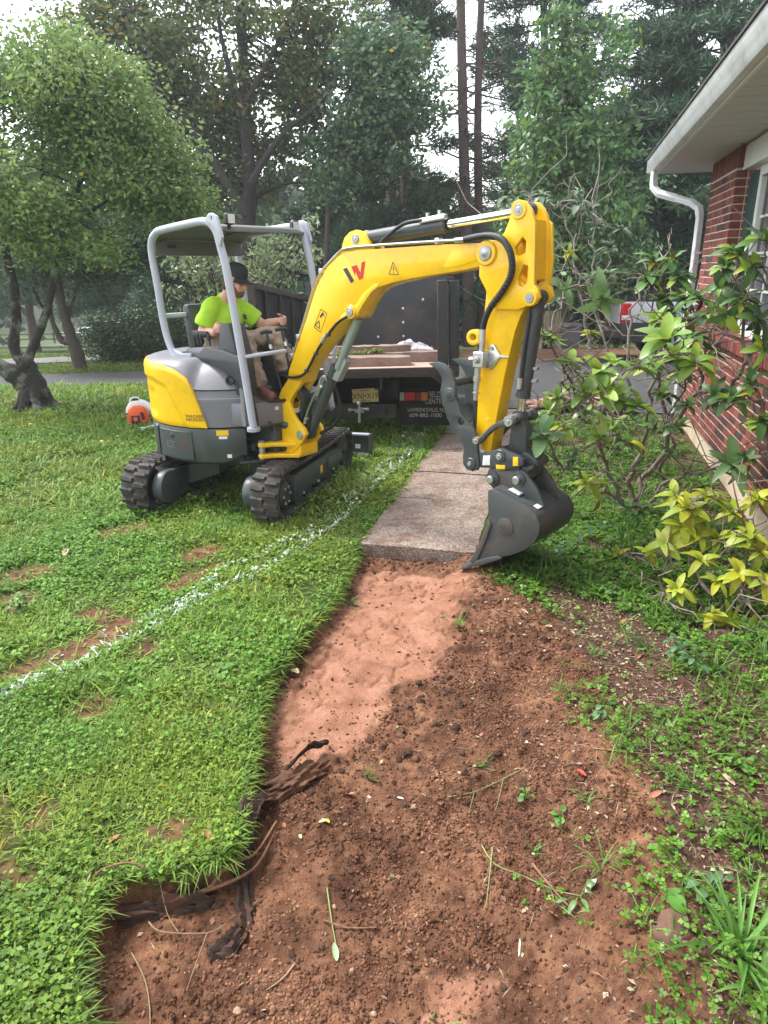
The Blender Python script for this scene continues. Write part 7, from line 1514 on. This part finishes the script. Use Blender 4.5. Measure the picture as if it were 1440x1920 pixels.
ros=[R_px(1215,525,5.7,10,.12,'green'), R_px(1270,520,5.6,10,.125,'green'), R_px(1240,560,5.6,8,.11,'green'), R_px(1255,600,5.5,8,.11,'green'), R_px(1290,600,5.4,7,.11,'green',(.3,-.4,.5)), R_px(1248,640,4.9,6,.16,'fresh',(-.2,-.5,1),(25,75)), R_px(1300,680,4.9,8,.14,'fresh',(.2,-.4,1)),R_px(1225,490,5.8,8,.11,'green'),R_px(1260,485,5.7,8,.11,'green'),R_px(1280,560,5.5,8,.115,'green'),R_px(1310,560,5.3,8,.11,'green'),R_px(1230,600,5.4,7,.11,'fresh'),R_px(1265,665,5.1,8,.12,'fresh',(0,-.5,.9)),R_px(1220,690,5.5,7,.10,'green'),R_px(1300,630,5.2,7,.11,'green'),R_px(1240,740,5.3,7,.10,'green'),R_px(1270,800,5.4,7,.09,'green')]
shrub('rhododendron','upright rhododendron with broad dark green whorls in front of the silver pickup and downspout',bE,stems,ros,twigm,40,.35,.008,.08)
NK[0]=1.35
bC=gp(1478,985); bC=(bC[0],bC[1],gz(bC[0],bC[1])-.02)
stems=[([bC,at(1450,880,4.75),at(1430,760,4.9),at(1392,640,5.0),at(1385,520,5.0)],.024,.008),([at(1430,760,4.9),at(1400,740,4.9),at(1360,770,4.9)],.012,.006),([bC,at(1480,760,4.8),at(1460,600,4.8),at(1430,500,4.9)],.022,.008),([at(1392,640,5.0),at(1350,620,5.1),at(1330,590,5.2)],.010,.005)]
ros=[R_px(1385,478,5.0,11,.135,'green',(.1,-.4,1)),R_px(1360,500,5.1,9,.12,'green',(-.5,-.3,.8)),R_px(1410,500,4.9,9,.12,'green',(.3,-.3,.8)),R_px(1395,560,5.0,9,.12,'green'),R_px(1365,590,5.0,8,.115,'green',(-.4,-.4,-.2),(0,50)),R_px(1420,600,4.9,8,.12,'green',(.3,-.4,.3)),R_px(1375,745,4.9,11,.125,'green',(-.2,-.4,1)),R_px(1340,740,5.0,7,.11,'green',(-.5,-.4,.6)),R_px(1425,790,4.8,10,.12,'green'),R_px(1405,720,4.9,8,.11,'green'),R_px(1340,655,5.1,7,.11,'green',(-.2,-.4,-.8),(10,60)),R_px(1330,590,5.2,7,.10,'green',(-.4,-.4,.4)),R_px(1430,650,4.8,8,.11,'green',(.2,-.4,.2)),R_px(1400,860,4.6,8,.10,'green'),R_px(1435,450,4.9,9,.12,'green'),R_px(1350,540,5.1,7,.11,'green',(-.3,-.4,.2))]
shrub('rhododendron','dark green rhododendron leaning in front of the window and brick sill at the right edge',bC,stems,ros,twigm,60,.40,.009,.07)
bB=gp(1385,1175); bB=(bB[0],bB[1],gz(bB[0],bB[1])-.02)
stems=[([bB,at(1340,1130,3.95),at(1300,1060,4.2),at(1285,1000,4.3)],.018,.008),([bB,at(1390,1110,4.0),at(1400,1050,4.1),at(1415,1010,4.1)],.016,.007),([bB,at(1330,1165,3.75),at(1260,1130,3.8),at(1235,1095,3.85)],.012,.005),([bB,at(1420,1180,3.8),at(1500,1090,3.9)],.014,.007)]
ros=[R_px(1290,955,4.30,14,.120,'yellow',(0,-.25,1),(-15,70)),R_px(1282,985,4.25,12,.125,'yellow',(-.1,-.4,.9),(-20,50)),R_px(1245,1020,4.2,8,.10,'yellow',(-.5,-.4,.6)),R_px(1310,1005,4.2,9,.11,'yellow',(.3,-.4,.8)),R_px(1345,1010,4.2,11,.095,'yellow'),R_px(1405,1005,4.1,12,.10,'yellow'),R_px(1425,1035,4.0,10,.095,'yellow',(.2,-.4,.9)),R_px(1420,935,4.3,9,.10,'yellow'),R_px(1385,1075,3.85,9,.085,'yellow',(0,-.5,.8),(0,40)),R_px(1345,1090,3.85,6,.085,'yellow'),R_px(1270,1105,3.8,9,.085,'yellow',(-.3,-.4,.8)),R_px(1365,1165,3.65,6,.10,'yellow',(.2,-.5,-.1),(-30,30)),R_px(1400,1180,3.6,6,.09,'yellow',(.3,-.4,.2),(-40,30)),R_px(1335,1150,3.7,6,.075,'yellow'),R_px(1215,1035,4.4,7,.07,'yellow'),R_px(1160,1040,4.7,7,.075,'yellow'),R_px(1435,1090,3.8,8,.09,'yellow'),R_px(1315,1050,4.0,7,.085,'yellow'),R_px(1375,960,4.3,8,.09,'yellow'),R_px(1265,930,4.4,8,.10,'yellow',(-.3,-.3,.9)),R_px(1325,930,4.4,8,.10,'yellow',(.3,-.3,.9))]
shrub('yellow_rhododendron','low rhododendron with yellowed net-veined leaves in front of the brick wall',bB,stems,ros,twigm,90,.32,.006,.08)
RK[0]=1.25
NK[0]=1.5
bD=gp(1135,835); bD=(bD[0],bD[1],gz(bD[0],bD[1])-.02)
stems=[([bD,at(1128,740,7.6),at(1105,640,7.6),at(1085,540,7.6),at(1070,440,7.6),at(1050,385,7.6)],.020,.006),([bD,at(1150,720,7.7),at(1120,600,7.8),at(1110,500,7.8),at(1115,400,7.8)],.017,.005),([bD,at(1090,700,7.4),at(1030,600,7.3),at(1000,520,7.2),at(985,420,7.3)],.020,.006),([bD,at(1170,700,7.5),at(1185,600,7.5),at(1200,520,7.5),at(1255,470,7.5)],.018,.006)]
ros=[R_px(RP.gauss(a,10),RP.gauss(b_,8),7.5+RP.uniform(-.3,.3),7,.115,k) for a,b_,k in ((930,385,'grey'),(955,370,'grey'),(1000,365,'grey'),(1012,380,'grey'),(985,395,'grey'),(1085,395,'grey'),(1105,385,'grey'),(1120,405,'grey'),(1070,480,'yellow'),(1105,520,'pale'),(1140,510,'pale'),(1170,440,'grey'),(1140,465,'grey'),(1060,560,'grey'),(1080,620,'yellow'),(1230,660,'grey'),(1030,470,'grey'),(1150,700,'grey'),(1090,350,'grey'))]
shrub('bare_rhododendron','sparse tall rhododendron with pale bare stems behind the excavator arm',bD,stems,ros,twigp,90,.50,.006,.08)
# compound-leaved sapling
bS=gp(1165,1045); bS=(bS[0],bS[1],gz(bS[0],bS[1])); sp0=empty('wild_sapling',bS,0,'wild sapling with paired round bluish leaflets between the bucket and the yellow shrub','sapling'); g=G()
for pts in ([(1165,1045),(1160,990),(1120,985),(1080,1010),(1048,1030)],[(1165,1045),(1170,960),(1200,945),(1240,950)],[(1165,1045),(1172,985),(1190,965),(1150,940)]):
    Q=smooth([Vector(bS)]+[Vector(at(a,b_,4.75)) for a,b_ in pts[1:]],4); g.tube([q-Vector(bS) for q in Q],.004,6)
    for i in range(5,len(Q),2):
        t_=(Q[i]-Q[i-1]).normalized(); sd_=t_.cross(Vector((0,0,1))).normalized()
        for s in (-1,1): leaf_at(sp0,bS,Q[i],t_*.5+sd_*s+Vector((0,0,RP.uniform(-.2,.2))),(0,-.3,1),.075,'blue')
    leaf_at(sp0,bS,Q[-1],(Q[-1]-Q[-2]),(0,-.3,1),.085,'blue')
part('stem',g,LM['weed'],sp0,ang=60)
def weed(px,py,n,L_,key,label,h=.05,group=None,flat=.4):
    b_=gp(px,py); z=gz(b_[0],b_[1]); b_=Vector((b_[0],b_[1],z)); root=empty('weed',b_,0,label,'weed',group); g=G()
    for i in range(n):
        a=RP.uniform(0,6.28); e=b_+Vector((math.cos(a),math.sin(a),0))*RP.uniform(.01,.05)*L_/.04+Vector((0,0,h*RP.uniform(.4,1.2))); g.tube([(0,0,0),(e-b_)*.6+Vector((0,0,.01)),e-b_],.0016,5); leaf_at(root,b_,e,(math.cos(a),math.sin(a),RP.uniform(-.2,flat)),(0,0,1),L_*RP.uniform(.7,1.2),key)
    part('stem',g,LM['weed'],root,ang=60)
for q in ((1130,1330,4,.055,'blue','bluish heart-leaved weed alone on the soil right of the trench',.05),(1270,1235,16,.05,'blue','clump of heart-shaped blue-green leaves below the yellow shrub',.09),(1300,1255,10,.05,'blue','second heart-leaved clump close under the yellow shrub branches',.08),(1090,1645,5,.05,'pale','pale torn broad leaf seedling lying at the right of the trench',.03),(1245,1668,3,.055,'weed','single green-leaved weed at the rim of the soil near the tan rock',.03),(1268,1612,3,.045,'weed','small weed above the tan rock at the lower right',.02),(1060,1500,5,.035,'weed','small sprig of green in the middle of the rough soil',.05),(1330,1680,9,.05,'blue','heart-leaved weed between the tan rock and the grass tuft',.06),(1120,1110,10,.03,'weed','bright clover sprig on the bare soil right of the bucket',.05),(1085,1090,8,.028,'weed','small clover sprig close beside the bucket shadow',.05),(1030,1065,12,.025,'weed','feathery green weed next to the bucket side',.10),(1390,1440,12,.03,'weed','clover sprig at the right picture edge among grass',.06),(990,1450,5,.028,'weed','wilted sprig lying near the red leaf on the soil',.03),(420,1270,9,.045,'weed','broad-leaved weed in the turf close to the cut edge',.04),(830,1135,3,.02,'weed','tiny sprig on the clay beside the bucket',.02),(40,1150,30,.035,'weed','dark bushy weed clump beside the bare patch at the left',.10)):
    weed(*q)
def tuft(name,px,py,n,L_,W_,label,key='weed',spread=.9,cat='grass tuft',sep=True,lean=None,pale=False,bend=.8):
    b_=gp(px,py); b_=Vector((b_[0],b_[1],gz(b_[0],b_[1])-.005)); root=empty(name,b_,0,label,cat); m_=LM[key]
    for i in range(n):
        a=RP.uniform(0,6.28); t0=RP.uniform(.1,spread); l=L_*RP.uniform(.6,1.15); d=Vector((math.cos(a),math.sin(a),0))
        if lean: d=(d*.45+Vector(lean)).normalized()
        V=[];F=[]; y=d.cross(Vector((0,0,1))); rows=7; p=Vector((RP.gauss(0,.015),RP.gauss(0,.015),0)); ang=t0
        for k in range(rows+1):
            f=k/rows; wd=W_*.5*(1-f**2.2)*(.75+.25*min(1,f*4)); u3=y*wd; fold=Vector((0,0,wd*.5)); V+=[p-u3+fold,p,p+u3+fold]; ang+=bend/rows*RP.uniform(.7,1.3)*1.3; p=p+(d*math.sin(ang)+Vector((0,0,math.cos(ang))))*l/rows
        for k in range(rows):
            for j in (0,1): q=k*3+j; F.append((q,q+1,q+4,q+3))
        me=bpy.data.meshes.new('leaf'); me.from_pydata([tuple(v) for v in V],[],F); me.update(); me.polygons.foreach_set('use_smooth',[True]*len(F)); me.materials.append(m_); link('leaf',me,root)
    return root
tuft('grass_tuft',1385,1790,26,.30,.016,'big clump of wide arching crabgrass at the lower right corner',spread=1.0)
tuft('grass_tuft',1425,1850,14,.26,.018,'second wide-bladed clump at the very bottom right',spread=1.1)
tuft('grass_tuft',1425,1560,16,.30,.010,'tall thin grass clump leaning over the soil at the right edge',lean=(-.6,-.2,0),spread=.7)
tuft('grass_tuft',1210,1215,34,.20,.006,'flattened pale straw clump lying on the soil in front of the shrubs','pale',lean=(-.8,.3,0),spread=1.2,bend=.3)
tuft('grass_tuft',1190,1145,20,.16,.006,'green grass clump behind the flattened straw','weed',lean=(-.5,.4,0),spread=.9)
tuft('grass_tuft',1340,1260,40,.20,.006,'dense thin grass under the yellow shrub','weed',spread=.8)
tuft('grass_tuft',1425,1240,40,.22,.006,'dense thin grass under the yellow shrub at the right picture edge','weed',spread=.8)
tuft('grass_tuft',895,1395,10,.09,.007,'uprooted grass wisp with a white root on the middle of the soil','weed',lean=(.7,-.1,0),spread=1.3,bend=.2)
tuft('grass_tuft',690,1420,10,.10,.007,'uprooted grass wisp at the top of the sod lump','weed',lean=(.8,-.2,0),spread=1.3,bend=.2)
tuft('grass_tuft',1010,1550,18,.07,.006,'trampled grass shreds in the lower middle of the soil','weed',spread=1.5,bend=.2)
tuft('grass_tuft',820,1840,7,.10,.008,'loose grass blades lying near the smooth clay patch at the bottom','weed',lean=(.9,-.6,0),spread=1.4,bend=.1)
tuft('grass_tuft',655,1110,22,.10,.006,'grass tuft hanging over the cut edge near the concrete slab','weed',lean=(.7,-.1,0),spread=1.2)
tuft('grass_tuft',490,1320,16,.09,.006,'grass tuft hanging over the cut edge halfway along the trench','weed',lean=(.7,-.2,0),spread=1.2)
_wl=('leaning over the red leaf','beside the tan rock','between two clover patches','in front of the flattened straw','near the right picture edge, low down','under the sapling','next to the heart-leaved clump','at the crumbly trench rim','beside the arching stalk','halfway between rock and shrub','behind the big crabgrass clump','at the lower right above the rock')
for i_,(px,py) in enumerate(((1110,1470),(1205,1720),(1255,1460),(1120,1230),(1400,1640),(1110,1075),(1230,1330),(1060,1290),(1130,1600),(1300,1480),(1330,1560),(1290,1650))):
    tuft('grass_tuft',px,py,RP.randint(9,18),RP.uniform(.08,.15),.006,'small grass tuft '+_wl[i_],'weed',spread=1.0)
# ================================================================ LOOSE THINGS ON THE DUG SOIL
def on(px,py,dz=0):
    p=gp(px,py,-.05); return Vector((p[0],p[1],gz(p[0],p[1])+dz))
FL={'pink':pm('pink_leaf',(.42,.13,.10),.6),'red':pm('red_leaf',(.36,.035,.018),.5),'rust':pm('rust_leaf',(.30,.11,.055),.7),'tan':pm('tan_leaf',(.42,.30,.20),.8),'white':pm('white_petal',(.68,.62,.56),.7),'gold':pm('gold_leaf',(.62,.42,.03),.5),'mint':pm('wilted_leaf',(.30,.42,.24),.6)}
def fallen(px,py,L_,key,label,w_=.45,curl=.3,name='fallen_leaf',cat='leaf'):
    me=leaf_mesh(name,FL[key],int(px),w_,-curl,.25,.03); p=on(px,py,.006); o_=link(name,me,loc=p,rot=(RP.uniform(-.3,.3),RP.uniform(-.2,.2),RP.uniform(0,6.28)),label=label,cat=cat); o_.scale=(L_,L_,L_); return o_
for q in ((640,1468,.055,'pink','curled pink dead leaf on the soil beside the sod lump'),(603,1518,.05,'gold','yellow and red fallen leaf below the sod lump'),(612,1524,.035,'mint','pale green wilted leaf beside the yellow fallen leaf'),(560,1540,.03,'mint','small pale leaf on a stalk at the foot of the black fabric'),(757,1474,.028,'white','white petal-like flake in the middle of the soil'),(1082,1440,.05,'red','bright red curled leaf on the dark soil at the right'),(1147,1422,.05,'rust','rust brown pointed leaf standing in the soil near the red one'),(1215,1508,.055,'rust','rust brown leaf below the right-hand weeds'),(1150,1015,.06,'rust','rust leaf under the sapling'),(1020,1190,.05,'tan','tan dry leaf on the crumbly soil right of the trench'),(990,1165,.05,'tan','tan dry leaf behind a row of clods near the bucket'),(1160,1185,.06,'rust','long rust leaf lying behind the straw clump'),(1195,1250,.045,'rust','small rust leaf in front of the straw clump'),(1000,1120,.04,'rust','rust leaf near the bucket tip'),(630,1760,.05,'mint','wilted grey green leaf lying in the lower soil'),(1100,1655,.06,'mint','pale wilted leaf on the right lower soil'),(1375,1490,.055,'tan','tan dry leaf under the thin grass at the right edge'),(890,1300,.02,'mint','tiny green leaf scrap beside the cracked clay'),(400,1600,.05,'rust','rust leaf standing at the turf edge above the black fabric'),(205,1600,.05,'rust','orange leaf in the turf at the left corner of the cut'),(975,1755,.05,'white','pale bark sliver lying on the lower right soil',.14)):
    fallen(*q)
rootm=pm('root_bark',(.20,.105,.060),.9,var=.3,vs=30,bump=.6,bs=80); stemm=pm('dry_stem',(.24,.175,.10),.9,var=.25,vs=20); gst=pm('green_stem',(.19,.24,.08),.7,var=.2)
def strand(name,cat,label,px,r,m,z=.012,sag=0,fork=None):
    P=[on(a,b_,z+(c if len(t_)>2 else 0)) for t_ in px for a,b_,c in [(t_[0],t_[1],t_[2] if len(t_)>2 else 0)]]; b0_=P[0]; Q=smooth([p-b0_ for p in P],4); g=G().tube(Q,[r*(1-.6*i/len(Q)) for i in range(len(Q))],6)
    if fork:
        for F_ in fork: P2=[on(a,b_,z)-b0_ for a,b_ in F_]; Q2=smooth(P2,3); g.tube(Q2,[r*.6*(1-.6*i/len(Q2)) for i in range(len(Q2))],5)
    return part(name,g,m,ang=60,loc=b0_,label=label,cat=cat)
strand('root','root','upper of two thick roots running out of the turf edge over the fabric',[(350,1660),(390,1652,.02),(430,1622,.05),(475,1590,.04),(518,1535,.02)],.009,rootm,.03)
strand('root','root','lower of two thick roots running out of the turf edge over the fabric',[(270,1650),(320,1662,.02),(370,1658,.03),(430,1640,.04),(480,1600,.03),(515,1545)],.010,rootm,.02)
strand('root','root','thin brown root hanging at the left side of the cut',[(185,1668),(205,1655),(260,1648),(310,1662)],.006,rootm,.03)
strand('dry_stem','stem','long dry vine stem forking on the lower left soil',[(275,1705),(300,1722),(385,1722),(420,1705)],.0035,stemm,.03,fork=[[(385,1722),(370,1760),(345,1830)],[(330,1722),(310,1690),(300,1660)]])
strand('dry_stem','stem','curved dry stem standing at the bottom left of the pit',[(240,1750),(265,1800),(275,1860),(272,1930)],.003,stemm,.01)
strand('dry_stem','stem','dry stem at the far left side of the pit',[(175,1660),(160,1720),(158,1800),(165,1860)],.003,stemm,.02)
strand('twig','twig','brown twig lying on the lower middle soil',[(605,1692),(650,1700),(705,1702)],.004,rootm,.008)
strand('twig','twig','thin twig pointing down left near the bottom of the pit',[(550,1765),(525,1790),(495,1810)],.004,stemm,.008)
strand('dry_stem','stem','pale wilted stem with a leaf at its end in the lower soil',[(612,1640),(620,1690),(628,1730),(632,1760)],.003,gst,.01)
strand('green_stem','stem','long green stalk arching across the right of the soil',[(905,1555),(930,1590),(980,1612),(1040,1640),(1090,1660)],.0035,gst,.012)
strand('green_stem','stem','upright loop of green stalk left of the long arching stalk',[(925,1560),(920,1610),(915,1650),(910,1672)],.003,gst,.012)
strand('dry_stem','stem','straw coloured stalk running right across the litter',[(1110,1412),(1160,1428),(1230,1435),(1290,1428)],.003,stemm,.012,fork=[[(1160,1428),(1130,1400),(1110,1385)]])
strand('twig','twig','dark rotten twig beside the arching green stalk',[(1000,1590),(1040,1640),(1080,1690)],.006,rootm,.012)
strand('green_stem','stem','green stalk lying diagonally in the middle of the soil',[(840,1475),(890,1462),(945,1435),(985,1420)],.003,gst,.012,fork=[[(890,1462),(880,1500)],[(945,1435),(935,1475),(930,1490)]])
strand('dry_stem','stem','bleached branched twig on the ground under the yellow shrub',[(1240,1130),(1265,1170),(1310,1185),(1370,1195)],.005,twigp,.05)
strand('dry_stem','stem','grey stick on the ground behind the bucket',[(1080,1010),(1120,1020),(1150,1030)],.006,twigm,.02)
# black landscape fabric torn out of the cut edge, sod lump
fab=pm('landscape_fabric',(.055,.038,.031),1.0,var=.35,vs=30,bump=.6,bs=120,dirt=(.11,.052,.032),dirt_amt=.9,ds=9,spec=.08)
def fabric(label,px,w_,z=.02,tilt=.6,seed=0):
    r=random.Random(seed); P=[on(a,b_,z+(c or 0)) for a,b_,c in px]; b0_=P[0]; Q=smooth([p-b0_ for p in P],5); V=[];F=[]; nn=6
    for i,q in enumerate(Q):
        t_=(Q[min(i+1,len(Q)-1)]-Q[max(i-1,0)]).normalized(); sd_=t_.cross(Vector((0,0,1))).normalized(); up=Vector((0,0,1)); wv=w_*(.65+.5*r.random())
        for k in range(nn+1): s=k/nn-.5; V.append(q+sd_*s*wv*math.cos(tilt)+up*(s*wv*math.sin(tilt)+.012*math.sin(k*2+i*.7)+r.uniform(-.006,.006)))
    for i in range(len(Q)-1):
        for k in range(nn): a=i*(nn+1)+k; F.append((a,a+1,a+nn+2,a+nn+1))
    o_=part('landscape_fabric',G().add(V,F),fab,ang=60,loc=b0_,label=label,cat='fabric'); s_=o_.modifiers.new('thick','SOLIDIFY'); s_.thickness=.003; return o_
fabric('flap of black landscape fabric hanging from the turf along the lower left cut',[(215,1700,.0),(270,1688,.0),(335,1682,.0),(400,1662,.0)],.09,.015,-1.25,1)
fabric('torn strip of black landscape fabric running down the pit beside the roots',[(500,1480,.02),(470,1540,.02),(452,1600,.01),(458,1660,0),(452,1705,0)],.085,.012,.45,2)
fabric('end of a black fabric strip half buried in the lower left soil',[(452,1705,0),(425,1735,.0),(385,1752,.0)],.075,.010,.3,3)
fabric('black fabric scrap poking out of the top of the sod lump',[(540,1440,.05),(580,1405,.06),(615,1392,.05)],.07,.02,.9,4)
sodm=pm('clay_sod',(.10,.045,.026),.95,var=.4,vs=9,bump=1.0,bs=30,dirt=(.21,.10,.055),dirt_amt=.6,ds=8)
def lump(name,label,px,py,r3,rz,m,seed,cat,amp=.28,dz=0,group=None,sub=3):
    bm=bmesh.new(); bmesh.ops.create_icosphere(bm,subdivisions=sub,radius=1); co=np.array([v.co[:] for v in bm.verts])
    nz=fbm(co[:,0]*1.7+seed*3.1,co[:,1]*1.7+co[:,2]*1.3+seed,4)+.5*fbm(co[:,0]*5+seed,co[:,2]*5+co[:,1]*4,3)
    for v,k in zip(bm.verts,nz): v.co=v.co*(1+amp*2*(k-.72)); v.co=Vector((v.co.x*r3[0],v.co.y*r3[1],v.co.z*r3[2]))
    me=bpy.data.meshes.new(name); bm.to_mesh(me); bm.free(); me.materials.append(m); me.polygons.foreach_set('use_smooth',[sub>2]*len(me.polygons)); return link(name,me,loc=on(px,py,dz),rot=(0,0,rz),label=label,cat=cat,group=group)
lump('sod_lump','long lump of torn sod and roots lying across the trench',548,1445,(.16,.06,.05),.75,sodm,2,'sod lump',.8,.0,None,5)
lump('sod_lump','dark crumbling sod overhang at the lower left cut edge',300,1672,(.13,.05,.04),.15,sodm,5,'sod lump',.8,.0,None,5)
stn=pm('pale_stone',(.30,.20,.13),.85,var=.2,vs=25,bump=.5,bs=60); rockm=pm('tan_rock',(.12,.062,.042),.9,var=.3,vs=10,bump=.8,bs=30,dirt=(.13,.06,.035),dirt_amt=.6)
lump('rock','tan rock half buried in soil at the lower right beside the crabgrass',1265,1755,(.085,.06,.05),.5,rockm,9,'rock',.6,-.022)
lump('rock','pinkish rock at the right edge above the big grass tuft',1435,1690,(.05,.04,.04),.2,rockm,12,'rock',.5,-.008)
for i,(px,py,s,lab) in enumerate(((440,1848,.016,'pale yellow stone at the bottom left of the pit'),(658,1778,.009,'small white stone in the lower middle soil'),(625,1665,.010,'pale stone near the wilted stem'),(700,1860,.011,'tan stone at the bottom beside the clay patch'),(835,1055,.012,'tan stone in front of the bucket tooth'),(820,1435,.008,'white pebble right of the sod lump'),(760,1930,.012,'tan stone at the very bottom of the picture'),(1040,1520,.011,'pale stone on the right litter'))):
    lump('stone',lab,px,py,(s,s*.8,s*.7),i,stn,20+i,'stone',.25,.004,sub=2)
clm=[pm('dirt_clod_%s'%n_,c,.95,var=.3,vs=14,bump=.9,bs=60) for n_,c in (('dark',(.090,.040,.022)),('mid',(.145,.066,.037)),('light',(.215,.105,.058)))]
cl_me=[]
for i in range(8):
    bm=bmesh.new(); bmesh.ops.create_icosphere(bm,subdivisions=2,radius=1); co=np.array([v.co[:] for v in bm.verts]); nz=fbm(co[:,0]*2+i*3.3,co[:,1]*2+co[:,2]*2.3+i,4); r=random.Random(i); s3=(1,r.uniform(.65,.95),r.uniform(.45,.75))
    for v,k in zip(bm.verts,nz): v.co=v.co*(1+1.3*(k-.5)); v.co=Vector((v.co.x*s3[0],v.co.y*s3[1],v.co.z*s3[2]))
    me=bpy.data.meshes.new('dirt_clod'); bm.to_mesh(me); bm.free(); me.materials.append(clm[i%3]); cl_me.append(me)
big=[(970,1195,.036),(1020,1210,.030),(1062,1225,.034),(1045,1195,.020),(950,1175,.02),(225,1845,.030),(400,1665,.022),(905,1290,.02),(870,1430,.024),(935,1400,.022),(980,1440,.03),(880,1560,.018),(1190,1700,.03),(1165,1665,.024)]
k=0; r=random.Random(77)
while k<165:
    if k<len(big): px,py,s=big[k]
    elif k<75: px,py,s=r.gauss(745,95),r.gauss(1310,75),r.uniform(.010,.026)
    else: px,py,s=r.uniform(150,1330),r.uniform(1080,1910),r.uniform(.007,.017)
    p=gp(px,py,-.05); 
    sd=float(sdist(np.array([p[0]]),np.array([p[1]]),TRENCH)[0]); cl=float(max(sdist(np.array([p[0]]),np.array([p[1]]),CLAY)[0],sdist(np.array([p[0]]),np.array([p[1]]),CLAY2)[0]))
    if k>=len(big) and (sd<-.12 or cl>-.03): continue
    o_=link('dirt_clod',cl_me[r.randrange(8)],loc=(p[0],p[1],gz(p[0],p[1])+s*.12),rot=(r.uniform(-.3,.3),r.uniform(-.3,.3),r.uniform(0,6.28)),label='crumbly reddish dirt clod lying on the dug soil of the trench',cat='dirt clod',group='dirt clods on the dug soil'); o_.scale=(s,s,s); k+=1
# dry leaf and straw litter over the bed
n=60000; x,y=scatter(n,-.9,3.0,1.25,7.5); sd=tsd(x,y); u,v=S_uv(x,y)
p=np.where(sd<0,.75*sst(-1.6,-.1,sd)+.15,.42*sst(.75,.05,pdist(x,y,_eR))*sst(.4,.6,fbm(x*4+2,y*4,3)+.1)+.012); k=(R_.rand(n)<p)&(v>-.5+0*(u))&(v<1.5)&~((u>ends[0]-.02)&(v<-.50))|((sd>0)&(R_.rand(n)<.03)); k&=(sdist(x,y,CLAY)<-.01)
x,y=x[k],y[k]; n=len(x); z=ground_z(x,y)+.004
pal=np.array([[.22,.13,.085],[.33,.23,.16],[.15,.075,.05],[.42,.33,.24],[.26,.12,.07],[.30,.30,.16]]); col=pal[R_.randint(0,6,n)]*R_.uniform(.6,1.15,(n,1)); st=R_.rand(n)<.35
L_=np.where(st,R_.uniform(.02,.09,n),R_.uniform(.006,.034,n)); W_=np.where(st,.0025,L_*R_.uniform(.35,.7,n))
V,F,C=leaflets(np.stack([x,y,z],1),R_.uniform(0,6.28,n),R_.uniform(0,.7,n),R_.uniform(0,6.28,n),L_,W_,col,.12)
lm_,t,N,L=nodes('litter'); o=N('ShaderNodeOutputMaterial'); b=N('ShaderNodeBsdfPrincipled'); L(b.outputs[0],o.inputs[0]); a_=N('ShaderNodeAttribute'); a_.attribute_name='tint'; L(a_.outputs['Color'],b.inputs['Base Color']); b.inputs['Roughness'].default_value=.85
link('leaf_litter',np_mesh('leaf_litter',V,F,lm_,C),kind='stuff')
# a few yellow leaves scattered on the lawn
for i,(px,py) in enumerate(((120,1050),(545,1240),(265,760),(215,790),(182,778),(150,760),(236,812),(110,790),(60,800),(90,830),(190,835))):
    p=gp(px,py); me=leaf_mesh('fallen_leaf',FL['gold'] if i>1 else FL['tan'],i,.6,-.2,.2,.03); o_=link('fallen_leaf',me,loc=(p[0],p[1],gz(p[0],p[1])+.035),rot=(RP.uniform(-.3,.3),RP.uniform(-.2,.2),RP.uniform(0,6.28)),label='small yellow fallen leaf lying on the lawn near the leaf blower' if i>1 else ('tan dry leaf in the turf at the left','pale leaf scrap in the turf left of the cut edge')[i],cat='leaf',group='yellow leaves on the lawn' if i>1 else None); o_.scale=(.07,.07,.07)

# ================================================================ THIN VEIL VOLUME, ADDED TO LIFT THE DARKS OF THE FAR TREES
hz_m,t,N,L=nodes('added_haze'); o=N('ShaderNodeOutputMaterial'); pv=N('ShaderNodeVolumePrincipled'); pv.inputs['Color'].default_value=(.90,.95,1.0,1); pv.inputs['Density'].default_value=.0015; pv.inputs['Anisotropy'].default_value=.2; L(pv.outputs[0],o.inputs['Volume'])
hzo=link('added_haze',G().box((-30,55,7),(330,190,46)).mesh('added_haze',hz_m,None),kind='stuff')
